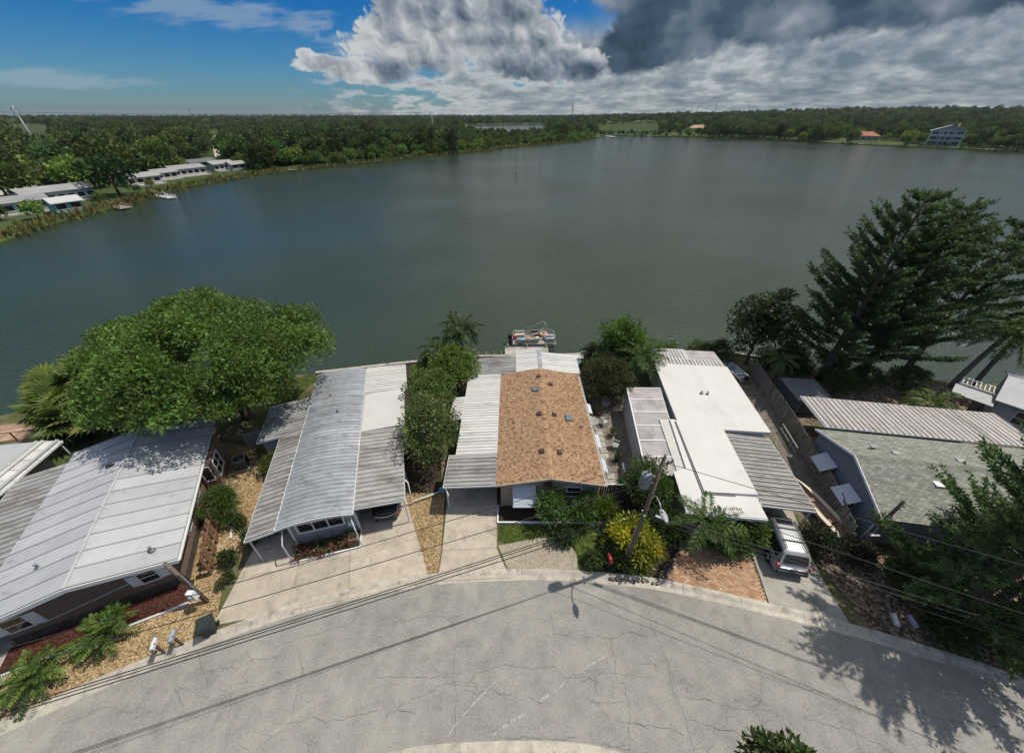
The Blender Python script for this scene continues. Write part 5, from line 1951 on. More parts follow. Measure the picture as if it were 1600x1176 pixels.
loft([cring(-2.2, 0.86, 0.80, 1.0, 1.06), cring(-1.92, 0.86, 0.68, 1.0, 1.70), cring(-1.6, 0.86, 0.67, 1.0, 1.755), cring(-0.2, 0.86, 0.66, 1.0, 1.775), cring(0.35, 0.86, 0.65, 1.0, 1.74), cring(1.15, 0.85, 0.72, 0.98, 1.10)], 8, cab)
cab.build('cabin', CARP, car)
gl = MB().slab([(-0.66, -2.185, 1.13), (0.66, -2.185, 1.13), (0.58, -1.965, 1.63), (-0.58, -1.965, 1.63)], -0.02)
gl.build('rear_window', GLASS, car)
MB().slab([(0.63, 1.10, 1.14), (-0.63, 1.10, 1.14), (-0.56, 0.46, 1.68), (0.56, 0.46, 1.68)], -0.025).build('windscreen', GLASS, car)
for s in (-1, 1):
    for (y0, y1) in ((-1.80, -1.05), (-0.98, -0.16), (-0.09, 0.68)):
        y1t = min(y1, 0.30)
        q = [(s * 0.867, y0, 1.08), (s * 0.867, y1, 1.08), (s * 0.722, y1t, 1.60), (s * 0.722, y0 + 0.03, 1.60)]
        w_ = MB().add([(p[0] + s * 0.014, p[1], p[2]) for p in q] + q, [(0, 1, 2, 3) if s > 0 else (3, 2, 1, 0), (0, 4, 5, 1), (1, 5, 6, 2), (2, 6, 7, 3), (3, 7, 4, 0)])
        w_.build('side_window', GLASS, car)
    MB().tube([(s * 0.60, -1.72, 1.80), (s * 0.60, -1.6, 1.84), (s * 0.59, 0.1, 1.85), (s * 0.59, 0.25, 1.78)], 0.028, 6).build('roof_rail', DARK, car)
    MB().box(s * 0.84 - 0.10, s * 0.84 + 0.02 if s > 0 else s * 0.84 + 0.10, -2.31, -2.16, 0.78, 1.06).build('tail_light', mat('tail_red', (0.35, 0.03, 0.03), 0.25, 0.5), car)
    MB().box(s * 0.72 - 0.14, s * 0.72 + 0.14, 2.24, 2.345, 0.62, 0.76).build('headlight', mat('lamp_clear', (0.6, 0.62, 0.64), 0.1, 0.5), car)
    mir = MB()
    mir.box(s * 1.0 - 0.09, s * 1.0 + 0.09, 0.62, 0.78, 1.05, 1.2)
    bevel(mir.build('wing_mirror', CARP, car), 0.03)
    for y in (-1.42, 1.45):
        wh = MB()
        prof = [(0.20, -0.11), (0.345, -0.11), (0.365, -0.07), (0.365, 0.07), (0.345, 0.11), (0.20, 0.11)]
        wh.lathe(prof, 20)
        tyre = wh.build('wheel', BLACK, car, (s * 0.83, y, 0.365))
        tyre.rotation_euler = (0, R(90), 0)
        MB().lathe([(0.21, -0.115), (0.19, -0.06), (0.05, -0.09), (0.05, 0.09), (0.19, 0.06), (0.21, 0.115)], 14).build('rim', GALV, tyre)
for y in (-1.15, -0.35):
    MB().beam((-0.6, y, 1.835), (0.6, y, 1.835), 0.06, 0.03).build('roof_crossbar', DARK, car)
rib = MB()
for k in range(7):
    x = -0.42 + k * 0.14
    rib.box(x - 0.015, x + 0.015, -1.6, -0.25, 1.775, 1.79)
rib.build('roof_ribs', CARP, car)
MB().box(-0.45, 0.45, -0.05, 0.30, 1.757, 1.785).build('sunroof', GLASS, car)
MB().box(-0.8, 0.8, -2.42, -2.24, 0.42, 0.66).build('rear_bumper', PLAST, car)
MB().box(-0.76, 0.76, 2.3, 2.42, 0.40, 0.58).build('front_bumper', PLAST, car)
MB().box(-0.2, 0.2, -2.345, -2.335, 0.76, 0.9).build('number_plate', WHITE, car)
MB().box(-0.05, 0.05, -2.36, -2.345, 0.93, 0.97).build('tailgate_handle', PLAST, car)

# dark car tucked under the left carport
car2 = thing('parked_car', 'dark car hidden under the grey carport with only its rounded tail in view', 'car', (-8.75, 16.35, 0.048), R(15))
DKP = mat('dark_paint', (0.02, 0.022, 0.026), 0.18, 0.6)
b2 = MB()
loft([ring(-2.25, 0.55, 0.40, 0.68, 0.1, 0.12), ring(-2.12, 0.78, 0.32, 0.84, 0.12, 0.16), ring(-1.75, 0.88, 0.28, 0.92, 0.12, 0.2), ring(0.6, 0.90, 0.28, 0.92, 0.12, 0.2), ring(1.7, 0.86, 0.3, 0.84, 0.12, 0.2), ring(2.25, 0.66, 0.36, 0.66, 0.1, 0.14)], 16, b2)
b2.build('body', DKP, car2)
c2 = MB()
loft([cring(-1.75, 0.80, 0.74, 0.88, 0.93), cring(-1.0, 0.80, 0.58, 0.88, 1.36), cring(-0.2, 0.80, 0.57, 0.88, 1.42), cring(0.3, 0.80, 0.58, 0.88, 1.38), cring(1.15, 0.80, 0.72, 0.86, 0.95)], 8, c2)
c2.build('cabin', DKP, car2)
MB().slab([(-0.6, -1.72, 0.96), (0.6, -1.72, 0.96), (0.52, -1.06, 1.34), (-0.52, -1.06, 1.34)], -0.02).build('rear_window', GLASS, car2)
MB().tube([(-0.80, -2.0, 0.86), (-0.62, -2.2, 0.80), (0, -2.30, 0.78), (0.62, -2.2, 0.80), (0.80, -2.0, 0.86)], 0.03, 6).build('chrome_strip', mat('chrome', (0.6, 0.62, 0.65), 0.15, 0.5, metal=0.9), car2)
for s in (-1, 1):
    MB().box(s * 0.66 - 0.12, s * 0.66 + 0.12, -2.2, -2.08, 0.62, 0.76).build('tail_light', MATS['tail_red'], car2)
    for y in (-1.35, 1.4):
        wh = MB().lathe([(0.18, -0.1), (0.31, -0.1), (0.33, -0.06), (0.33, 0.06), (0.31, 0.1), (0.18, 0.1)], 18)
        o = wh.build('wheel', BLACK, car2, (s * 0.78, y, 0.33))
        o.rotation_euler = (0, R(90), 0)

# ================================================================== MAILBOXES, BIN
POSTW = mat('post_wood', (0.12, 0.095, 0.075), 0.9, 0.1, var=0.3)


def mailbox(label, loc, rz, m, h_=1.05, lean=0.0, post_m=None):
    t = thing('mailbox', label, 'mailbox', loc, rz)
    MB().beam((0, 0, 0), (lean, 0, h_), 0.09).beam((0, -0.28, h_ - 0.02), (0, 0.28, h_ - 0.02), 0.08, 0.05).build('post', post_m or POSTW, t)
    w, hh, L_ = 0.09, 0.13, 0.26
    prof = [(-w, 0), (w, 0), (w, hh)] + [(w * math.cos(R(a)), hh + w * math.sin(R(a))) for a in range(20, 180, 20)] + [(-w, hh)]
    n = len(prof)
    vs = [(x, -L_, z) for x, z in prof] + [(x, L_, z) for x, z in prof]
    fs = [tuple(range(n))[::-1][::-1], tuple(range(n, 2 * n))[::-1]] + [(i, i + n, (i + 1) % n + n, (i + 1) % n)[::-1] for i in range(n)]
    bx = MB().add(vs, fs).build('box', m, t, (lean, 0, h_ + 0.01))
    MB().box(-w - 0.006, w + 0.006, -L_ - 0.015, -L_, 0.005, hh + 0.03).build('door', m, t, (lean, 0, h_ + 0.01))
    MB().box(w + 0.002, w + 0.012, -0.06, -0.03, hh - 0.05, hh + 0.14).build('flag', mat('flag_red', (0.4, 0.04, 0.03), 0.5), t, (lean, 0, h_ + 0.01))
    return t


MWHITE = mat('mailbox_white', (0.46, 0.48, 0.50), 0.45, 0.4)
MGREY = mat('mailbox_grey', (0.24, 0.27, 0.31), 0.5, 0.4)
mailbox('white mailbox on a dark wooden post, on the gravel left of the dark bin', (-17.35, 7.0, 0), R(20), MWHITE, 1.05, 0.02)
mailbox('grey mailbox between the white mailbox and the dark bin on the gravel', (-16.7, 7.35, 0), R(20), MGREY, 1.0, -0.02)
mailbox('bright red mailbox in the greenery by the kerb', (5.68, 11.25, 0), R(5), mat('mailbox_red', (0.50, 0.045, 0.055), 0.4, 0.5), 1.0, 0.0)
mailbox('pale grey mailbox at the kerb under the big front pine, left one', (19.5, 8.1, 0), R(-25), MWHITE, 1.0, 0.0)
mailbox('dull blue grey mailbox at the kerb under the big front pine, right one', (20.35, 8.05, 0), R(-10), MGREY, 0.95, 0.0)

bn = thing('rubbish_bin', 'dark green wheeled rubbish bin at the kerb end of the gravel', 'bin', (-15.65, 7.95, 0), R(30))
BING = mat('bin_green', (0.018, 0.030, 0.026), 0.55, 0.4)
mb = MB()
loft([[(0.24 * a, 0.24 * b_, 0.08) for a, b_ in ((-1, -1), (1, -1), (1, 1), (-1, 1))], [(0.33 * a, 0.34 * b_, 0.95) for a, b_ in ((-1, -1), (1, -1), (1, 1), (-1, 1))]], 4, mb)
mb.smooth = [False] * len(mb.smooth)
mb.build('body', BING, bn)
mb = MB()
mb.add([(-0.37, -0.4, 0.95), (0.37, -0.4, 0.95), (0.37, 0.40, 0.95), (-0.37, 0.40, 0.95), (-0.3, -0.3, 1.06), (0.3, -0.3, 1.06), (0.3, 0.36, 1.06), (-0.3, 0.36, 1.06)],
       [(3, 2, 1, 0), (4, 5, 6, 7), (0, 1, 5, 4), (1, 2, 6, 5), (2, 3, 7, 6), (3, 0, 4, 7)])
mb.build('lid', BING, bn)
MB().tube([(-0.3, 0.42, 0.9), (0.3, 0.42, 0.9)], 0.025, 8).build('handle', BING, bn)
for s in (-1, 1):
    MB().lathe([(0.04, -0.03), (0.13, -0.03), (0.13, 0.03), (0.04, 0.03)], 14).build('wheel', BLACK, bn, (s * 0.29, 0.28, 0.13)).rotation_euler = (0, R(90), 0)

# ================================================================== BOATS AND DOCK
bt = thing('pontoon_boat', 'pontoon boat with seats, coolers and bent bimini frame moored at the dock', 'boat', (2.55, 38.6, -0.45), R(3))
ALU = mat('boat_aluminium', (0.50, 0.51, 0.50), 0.4, 0.4, metal=0.3, var=0.1)
CREAM = mat('boat_vinyl', (0.48, 0.44, 0.36), 0.6, 0.3)
for y in (-0.85, 0.85):
    MB().tube([(-2.5, y, 0.12), (-2.3, y, 0.12), (1.9, y, 0.12), (2.4, y, 0.22), (2.65, y, 0.36)], [0.2, 0.3, 0.3, 0.22, 0.05], 12).build('pontoon', ALU, bt)
MB().prism([(-2.5, -1.2), (2.3, -1.2), (2.6, -0.9), (2.6, 0.9), (2.3, 1.2), (-2.5, 1.2)], 0.42, 0.52).build('deck', mat('deck_carpet', (0.30, 0.28, 0.24), 0.9), bt)


def railing(segs, h_):
    mb = MB()
    for a, b_ in segs:
        a, b_ = Vector(a), Vector(b_)
        for z in (0.62, 0.52 + h_):
            mb.beam((a.x, a.y, z), (b_.x, b_.y, z), 0.04)
        n = max(2, int((b_ - a).length / 0.5))
        for i in range(n + 1):
            p = a.lerp(b_, i / n)
            mb.beam((p.x, p.y, 0.52), (p.x, p.y, 0.52 + h_), 0.035)
    return mb


railing([((-2.3, -1.15, 0), (0.35, -1.15, 0)), ((1.3, -1.15, 0), (2.4, -1.05, 0)), ((2.5, -0.9, 0), (2.5, 0.9, 0)), ((2.4, 1.1, 0), (-2.3, 1.15, 0)), ((-2.35, 1.0, 0), (-2.35, -0.2, 0))], 0.62).build('railing', ALU, bt)
pn_ = MB()
for (x0, x1, y) in ((-2.25, 0.3, -1.13), (1.35, 2.35, -1.09), (-2.25, 2.3, 1.12)):
    pn_.box(x0, x1, y - 0.012, y + 0.012, 0.64, 1.10)
pn_.build('side_panels', mat('boat_panel', (0.50, 0.48, 0.42), 0.5), bt)
for (x, y, w, d, m_) in [(-1.6, 0.75, 1.2, 0.55, CREAM), (0.4, 0.75, 1.0, 0.55, mat('boat_brown', (0.16, 0.10, 0.09), 0.7)), (1.9, -0.55, 0.9, 0.6, CREAM)]:
    s_ = MB().box(x - w / 2, x + w / 2, y - d / 2, y + d / 2, 0.525, 0.9)
    s_.box(x - w / 2, x + w / 2, y + d / 2 - 0.15, y + d / 2, 0.9, 1.2)
    bevel(s_.build('bench_seat', m_, bt), 0.05)
bevel(MB().box(0.15, 0.6, -0.9, -0.45, 0.525, 1.15).build('helm_console', mat('helm', (0.5, 0.47, 0.38), 0.5), bt), 0.05)
mb = MB()
mb.tube([(0.28 * math.cos(k * math.pi / 6), 0.28 * math.sin(k * math.pi / 6), 0) for k in range(13)], 0.025, 6)
o = mb.build('steering_wheel', mat('wheel_cream', (0.55, 0.48, 0.3), 0.5), bt, (-0.05, -0.68, 1.15))
o.rotation_euler = (0, R(35), 0)
mb = MB()
mb.tube([(-1.9, 1.15, 1.15), (-0.2, 1.2, 1.5), (1.25, 1.05, 2.3), (1.6, 0.9, 1.9), (1.75, 0.4, 1.2)], 0.04, 7)
mb.tube([(-1.9, -1.1, 1.14), (-0.9, -1.0, 1.45), (0.3, -0.6, 1.6), (1.4, 0.6, 1.8)], 0.035, 7)
mb.build('bimini_frame', GALV, bt)
eng = MB()
eng.box(-3.05, -2.55, -0.28, 0.28, 0.75, 1.25)
bevel(eng.build('outboard_motor', BLACK, bt), 0.08)
MB().box(-2.9, -2.7, -0.1, 0.1, -0.2, 0.75).build('motor_leg', BLACK, bt)


def loose_box(name, label, cat, loc, size, m, lidm, rz=0):
    t = thing(name, label, cat, loc, rz)
    w, d, h_ = size
    bevel(MB().box(-w / 2, w / 2, -d / 2, d / 2, 0, h_ * 0.75).build('body', m, t), 0.03)
    bevel(MB().box(-w / 2 - 0.02, w / 2 + 0.02, -d / 2 - 0.02, d / 2 + 0.02, h_ * 0.75, h_).build('lid', lidm, t), 0.03)
    return t


BLUEC = mat('blue_plastic', (0.03, 0.22, 0.55), 0.5, 0.4)
LBLUE = mat('light_blue_plastic', (0.20, 0.42, 0.55), 0.5, 0.4)
REDC = mat('red_plastic', (0.45, 0.06, 0.07), 0.5, 0.4)
PINK = mat('pink_plastic', (0.55, 0.33, 0.27), 0.6, 0.3)
loose_box('cool_box', 'blue cool box with pale lid near the motor end of the pontoon boat', 'cool box', (1.15, 37.75, 0.08), (0.75, 0.55, 0.5), BLUEC, LBLUE, R(20))
loose_box('fuel_can', 'red fuel can beside the black motor of the pontoon boat', 'fuel can', (0.35, 38.5, 0.08), (0.45, 0.3, 0.5), REDC, REDC, R(5))
loose_box('storage_tub', 'brownish tub on the deck of the pontoon boat', 'tub', (1.75, 38.2, 0.08), (0.6, 0.45, 0.4), mat('tub_brown', (0.28, 0.16, 0.07), 0.7), mat('tub_lid', (0.33, 0.2, 0.1), 0.7), R(-15))
rt_ = thing('swim_ring', 'pink and white inflatable ring lying on the bow seat of the pontoon boat', 'inflatable', (3.75, 38.85, 0.55), R(10))
MB().tube([(0.36 * math.cos(k * math.pi / 8), 0.36 * math.sin(k * math.pi / 8), 0.1) for k in range(17)], 0.14, 8).build('tube', PINK, rt_)
tp = thing('tarpaulin', 'bright blue tarpaulin bundle on the bow of the pontoon boat', 'tarpaulin', (4.45, 38.35, 0.08), R(15))
bm_ = bmesh.new()
bmesh.ops.create_icosphere(bm_, subdivisions=3, radius=0.5)
for v in bm_.verts:
    k = 1 + 0.18 * math.sin(v.co.x * 9 + 1) * math.cos(v.co.y * 8)
    v.co = Vector((v.co.x * 1.3 * k, v.co.y * 0.75 * k, max(0, v.co.z * 0.6 * k + 0.12)))
me = bpy.data.meshes.new('cover')
bm_.to_mesh(me)
bm_.free()
me.materials.append(BLUEC)
inst('cover', me, tp)

PLANK = mat('dock_plank', (0.36, 0.34, 0.30), 0.9, 0.1, var=0.25, vscale=2, stains=[((0.2, 0.18, 0.15), 1.5, 0.5, 0.7, (1, 1, 1))])
dk = thing('dock', 'pale plank dock between the brown shingled house and the pontoon boat', 'dock', (1.7, 35.6, 0.12), 0)
me = MB().box(-0.085, 0.085, -1.15, 1.0, 0, 0.045).mesh('plank', PLANK)
for i in range(27):
    inst('plank', me, dk, (-2.4 + i * 0.182, 0, random.uniform(-.004, .004)))
for x in (-2.2, 0, 2.2):
    for y in (-0.9, 0.9):
        MB().tube([(x, y, -1.4), (x, y, 0.5 if y > 0 else 0.0)], 0.1, 8).build('pile', WOODG, dk)
# row of short posts on the seawall
for i in range(5):
    o = MB().tube([(0, 0, -0.8), (0, 0, 0.55)], [0.09, 0.08], 8).build('mooring_post', WOODG, None, (-4.6 + i * 0.85, 34.75 + i * 0.05, 0))
    tag(o, 'short weathered mooring post in the row left of the dock', 'post', 'mooring posts left of the dock')


def skiff(label, loc, rz, L_=3.6, hull=None, inner=None, deck=False, tilt=0.0, rim=0.86):
    t = thing('skiff', label, 'boat', loc, rz)
    secs_o, secs_i = [], []
    for i in range(9):
        s = i / 8
        w = 0.62 * (1 - max(0, (s - 0.45) / 0.55) ** 2.2) + 0.02
        z = 0.5 + 0.18 * s * s
        y = L_ * (s - 0.5)
        secs_o.append([(-w, y, z), (-w * 0.8, y, 0.12 + 0.1 * s), (0, y, 0.0 + 0.18 * s ** 3), (w * 0.8, y, 0.12 + 0.1 * s), (w, y, z)])
        secs_i.append([(-w * rim, y, z - 0.01), (-w * rim * 0.82, y, 0.24 + 0.1 * s), (0, y, 0.22 + 0.14 * s), (w * rim * 0.82, y, 0.24 + 0.1 * s), (w * rim, y, z - 0.01)])
    mb = MB()
    for secs, flip in ((secs_o, False), (secs_i, True)):
        o_ = len(mb.v)
        for s_ in secs:
            mb.v += s_
        for i in range(8):
            for j in range(4):
                f = [o_ + i * 5 + j, o_ + i * 5 + j + 1, o_ + (i + 1) * 5 + j + 1, o_ + (i + 1) * 5 + j]
                mb.f.append(f[::-1] if not flip else f)
                mb.m.append(1 if flip else 0)
                mb.smooth.append(True)
    # gunwale and transom
    for i in range(8):
        for j in (0, 4):
            a, b_ = secs_o[i][j], secs_o[i + 1][j]
            c_, d_ = secs_i[i + 1][j], secs_i[i][j]
            mb.add([a, b_, c_, d_], [(0, 1, 2, 3) if j else (3, 2, 1, 0)], 0)
    mb.add(secs_o[0] + secs_i[0], [(4, 3, 2, 1, 0), (5, 6, 7, 8, 9)], 0)
    h_ = mb.build('hull', [hull or WHITE, inner or CREAM], t)
    h_.rotation_euler = (0, tilt, 0)
    th = MB()
    for y in (-0.25 * L_, 0.1 * L_):
        th.box(-0.5, 0.5, y - 0.13, y + 0.13, 0.38, 0.42)
    o = th.build('thwart', inner or CREAM, t)
    o.rotation_euler = (0, tilt, 0)
    if deck:
        MB().slab([(-0.42, 0.28, 0.52), (0.42, 0.28, 0.52), (0.32, 0.55, 0.85), (-0.32, 0.55, 0.85)], 0.02).build('windscreen', mat('boat_glass', (0.25, 0.3, 0.33), 0.1, 0.5), t)
        bevel(MB().box(-0.22, 0.22, -L_ / 2 - 0.3, -L_ / 2, 0.35, 0.8).build('outboard_motor', BLACK, t), 0.05)
    return t


skiff('small white boat with windscreen beside the lake porch of the white roofed house', (23.0, 31.6, 0.05), R(12), 3.4, WHITE, mat('boat_grey', (0.32, 0.34, 0.34), 0.6), True)
skiff('white and blue boat behind the right end of the brown shingled house', (7.1, 33.6, -0.1), R(-35), 4.0, LBLUE, WHITE)
skiff('long cream skiff with brown floor lying along the grey fence by the striped carport', (20.6, 15.2, 0.12), R(9), 4.6, mat('skiff_cream', (0.52, 0.46, 0.37), 0.6), mat('skiff_brown', (0.20, 0.13, 0.10), 0.8), rim=0.55)
skiff('tan and orange rowing boat stored under the end of the rusty carport', (24.4, 20.9, 0.05), R(60), 3.0, mat('rowing_tan', (0.34, 0.27, 0.2), 0.7), mat('rowing_orange', (0.40, 0.21, 0.12), 0.8))

# grey shed behind, fence lines
sh_ = thing('storage_shed', 'low dark grey flat shed between the fence and the tall pines', 'shed', (26.6, 26.6, 0), R(-6))
MB().box(-1.2, 1.6, -1.6, 1.6, 0, 1.55).build('wall', mat('shed_grey', (0.11, 0.115, 0.12), 0.8), sh_)
MB().box(-1.35, 1.75, -1.75, 1.75, 1.55, 1.66).build('roof', mat('shed_roof', (0.13, 0.135, 0.14), 0.85, var=0.2), sh_)
MB().box(-0.5, 0.3, -1.63, -1.6, 0.05, 1.45).build('door', mat('shed_door', (0.16, 0.165, 0.17), 0.8), sh_)

fg = thing('plank_fence', 'long weathered grey plank fence running from the lake past the striped carport', 'fence', (0, 0, 0))
me = MB().box(-0.075, 0.075, -0.012, 0.012, 0.02, 1.72).mesh('board', WOODG)
path = [Vector((24.9, 31.6, 0)), Vector((23.4, 22.4, 0)), Vector((22.0, 16.0, 0)), Vector((20.9, 12.9, 0))]
rl = MB()
for a, b_ in zip(path, path[1:]):
    d = b_ - a
    n = int(d.length / 0.165)
    rzv = math.atan2(d.y, d.x)
    for i in range(n):
        p = a.lerp(b_, (i + 0.5) / n)
        inst('board', me, fg, (p.x, p.y, random.uniform(-.06, .02)), (random.uniform(-.03, .03), 0, rzv))
    s = Vector((-d.y, d.x, 0)).normalized() * 0.045
    rl.beam(a + s + Vector((0, 0, 1.35)), b_ + s + Vector((0, 0, 1.35)), 0.05, 0.09)
    rl.beam(a + s + Vector((0, 0, 0.45)), b_ + s + Vector((0, 0, 0.45)), 0.05, 0.09)
rl.build('rail', WOODG, fg)

ld = thing('ladder', 'aluminium ladder lying on its side along the grey fence', 'ladder', (22.6, 21.6, 0.2), R(-100))
mb = MB().beam((-1.4, 0, 0.1), (1.4, 0, 0.1), 0.05, 0.09).beam((-1.4, 0, 0.55), (1.4, 0, 0.55), 0.05, 0.09)
mb.build('rail', GALV, ld)
for i in range(9):
    MB().beam((-1.2 + i * 0.3, 0, 0.1), (-1.2 + i * 0.3, 0, 0.55), 0.04).build('rung', GALV, ld)

# clutter in the passage between the shingled and the white roofed house
rn = random.Random(4)
PAVE = mat('paver_grey', (0.34, 0.32, 0.29), 0.9, 0.1, var=0.25)
st = thing('stepping_path', 'path of pale square stepping pavers between the two middle houses', 'path', (0, 0, 0))
me = MB().box(-0.29, 0.29, -0.29, 0.29, 0.0, 0.045).mesh('paver', PAVE)
for j in range(14):
    for i in range(2):
        if rn.random() < 0.86:
            inst('paver', me, st, (6.75 + 0.62 * i + rn.uniform(-.03, .03), 16.2 + j * 0.64, rn.uniform(0, 0.01)), (0, 0, rn.uniform(-.05, .05)))
TERR = MATS['terracotta']


def pot_plant(label, loc, r, colr, hgt=0.35, pm_=None):
    t = thing('potted_plant', label, 'potted plant', loc)
    MB().lathe([(r * 0.7, 0), (r, r * 1.5), (r * 1.12, r * 1.5), (r * 1.12, r * 1.75), (r * 0.9, r * 1.75), (r * 0.88, r * 1.6)], 14).build('pot', pm_ or TERR, t)
    lv = Leaves()
    for k in range(7):
        lv.clump((rn.uniform(-r, r), rn.uniform(-r, r), r * 1.7 + hgt * rn.uniform(0.3, 1)), r * 0.9, 30, 0.2, 0.06, colr)
    inst('leaves', lv.mesh('leaves'), t)
    return t


pot_plant('green potted plant on the passage floor, nearest the street', (7.9, 17.2, 0.04), 0.2, (0.06, 0.11, 0.03))
pot_plant('dark potted plant beside the pavers in the passage', (8.15, 19.6, 0.04), 0.22, (0.045, 0.075, 0.025), 0.4, BLACK)
pot_plant('small potted plant by the porch wall in the passage', (8.35, 22.3, 0.04), 0.19, (0.08, 0.12, 0.03), 0.3, PAVE)
pot_plant('pale potted plant farthest along the passage', (7.8, 25.0, 0.04), 0.22, (0.09, 0.12, 0.05))


def chair(label, loc, rz, m_):
    t = thing('garden_chair', label, 'chair', loc, rz)
    MB().box(-0.24, 0.24, -0.24, 0.24, 0.40, 0.44).build('seat', m_, t)
    b_ = MB()
    for k in range(5):
        b_.box(-0.22 + k * 0.095, -0.16 + k * 0.095, 0.22, 0.25, 0.44, 0.86)
    b_.box(-0.25, 0.25, 0.22, 0.26, 0.86, 0.92)
    b_.build('backrest', m_, t)
    for sx_ in (-1, 1):
        MB().box(sx_ * 0.26 - 0.03, sx_ * 0.26 + 0.03, -0.24, 0.24, 0.62, 0.66).build('armrest', m_, t)
        for sy_ in (-1, 1):
            MB().beam((sx_ * 0.22, sy_ * 0.22, 0.40), (sx_ * 0.25, sy_ * 0.25, 0), 0.05).build('leg', m_, t)
    return t


GREYPL = mat('grey_plastic', (0.32, 0.33, 0.33), 0.6)
chair('pale grey plastic garden chair in the passage near the porch wall', (8.3, 20.9, 0.04), R(60), GREYPL)
chair('white plastic garden chair in the passage beyond the grey one', (7.9, 23.6, 0.04), R(120), MWHITE)
loose_box('storage_box', 'grey deck box against the porch wall in the passage', 'box', (8.5, 18.4, 0.02), (0.9, 0.5, 0.6), GREYPL, mat('lid_dark', (0.12, 0.12, 0.125), 0.6), R(85))
loose_box('storage_box', 'pale deck box at the lake end of the passage', 'box', (8.6, 26.4, 0.02), (1.0, 0.6, 0.6), PAVE, MWHITE, R(85))
br = thing('barrel', 'dark round barrel beside the pavers in the passage', 'barrel', (6.35, 18.6, 0.02))
MB().lathe([(0.26, 0), (0.30, 0.2), (0.31, 0.45), (0.30, 0.7), (0.27, 0.88)], 18).build('body', mat('barrel_dark', (0.04, 0.035, 0.033), 0.6), br)
MB().lathe([(0.28, 0.0), (0.28, 0.03), (0.2, 0.035)], 18).build('lid', DARK, br, (0, 0, 0.88))
gt = thing('side_gate', 'white topped dark gate across the passage between the two middle houses', 'gate', (5.95, 16.0, 0), R(-2))
mb = MB().beam((0, 0, 1.75), (3.0, 0, 1.75), 0.09, 0.06)
mb.build('top_rail', WHITE, gt)
me = MB().box(-0.07, 0.07, -0.012, 0.012, 0.05, 1.7).mesh('board', SKIRT)
for i in range(19):
    inst('board', me, gt, (0.1 + i * 0.157, 0, 0))
# low dark stone edging on the kerb by the yellow shrub: stone by stone
ed = thing('stone_edging', 'low dark stone edging along the kerb below the yellow shrub', 'edging', (0, 0, 0))
STONE = mat('edging_stone', (0.15, 0.14, 0.125), 0.95, 0.1, var=0.5, vscale=4, bump=0.6)
bm_ = bmesh.new()
bmesh.ops.create_icosphere(bm_, subdivisions=1, radius=0.5)
for v in bm_.verts:
    v.co *= random.uniform(0.85, 1.1)
sme = bpy.data.meshes.new('stone')
bm_.to_mesh(sme)
bm_.free()
sme.materials.append(STONE)
edp = [P(u, v, 0) for u, v in [(952, 905), (985, 907), (1025, 912), (1040, 902), (1052, 880), (1062, 862)]]
for a, b_ in zip(edp, edp[1:]):
    n = max(2, int((b_ - a).length / 0.23))
    for i in range(n):
        p = a.lerp(b_, i / n)
        inst('stone', sme, ed, (p.x + rn.uniform(-.08, .08), p.y + rn.uniform(-.08, .08), 0.08), (rn.uniform(0, 3), rn.uniform(0, 3), rn.uniform(0, 3)), (rn.uniform(0.18, 0.36), rn.uniform(0.16, 0.28), rn.uniform(0.14, 0.26)))
jg = thing('garden_bucket', 'light blue bucket beside the drain pipe under the flowering tree', 'bucket', (-4.9, 16.6, 0.02))
MB().lathe([(0.16, 0), (0.24, 0.4), (0.25, 0.42), (0.22, 0.42), (0.15, 0.05)], 16).build('bucket', LBLUE, jg)
mb = MB().tube([(0.24 * math.cos(R(a)), 0, 0.42 + 0.22 * math.sin(R(a))) for a in range(0, 181, 20)], 0.012, 5)
mb.build('handle', GALV, jg)


# ================================================================== NEAR TREES AND SHRUBS
G_BRIGHT = (0.085, 0.150, 0.026)
G_MID = (0.075, 0.100, 0.022)
G_DARK = (0.05, 0.085, 0.024)
G_OLIVE = (0.075, 0.090, 0.030)

tree('spreading_tree', 'huge bright green spreading tree at the lake edge behind the brown home', 'tree', (-23.4, 24.6, 0), 4.0,
     (0.0, 0.0, 6.0), (7.7, 6.7, 3.9), 888, 120, 0.85, 0.28, 0.125, (0.105, 0.178, 0.038), jit=0.5, r0=0.55, bottom=-0.35, up=0.7, boughs=74)
# flowering crape myrtle group between the two middle left houses
tree('flowering_tree', 'dark leafy tree with pale pink blossom between the grey and the shingled house', 'tree', (-5.9, 19.6, 0), 2.2,
     (0, 0, 3.5), (1.7, 2.4, 2.1), 70, 90, 0.75, 0.24, 0.10, (0.095, 0.13, 0.036), jit=0.45, r0=0.14, accents=((0.50, 0.36, 0.36), 7, 0.12, 0.10))
tree('leafy_tree', 'mid green tree behind the blossoming one, beside the white flat roof', 'tree', (-6.9, 24.6, 0), 2.0,
     (0, 0, 3.1), (1.7, 2.2, 1.8), 55, 110, 0.7, 0.26, 0.10, (0.10, 0.15, 0.042), jit=0.4, r0=0.13)
tree('leafy_tree', 'bright green rounded tree by the corner of the lake room', 'tree', (-5.2, 28.2, 0), 1.8,
     (0, 0, 3.0), (1.9, 1.9, 1.9), 60, 110, 0.7, 0.26, 0.11, (0.11, 0.17, 0.034), jit=0.35, r0=0.13)
tree('bush', 'dark low bush on the lake lawn left of the feathery palm', 'bush', (-8.2, 31.0, 0), 0.7, (0, 0, 1.4), (1.4, 1.2, 1.2), 28, 90, 0.55, 0.24, 0.09, G_DARK, r0=0.07)
tree('bush', 'thick green bush between the fan palms and the spreading tree', 'bush', (-33.2, 23.4, 0), 1.2, (0, 0, 2.0), (1.8, 2.0, 1.8), 60, 110, 0.7, 0.28, 0.11, (0.085, 0.14, 0.034), r0=0.1)
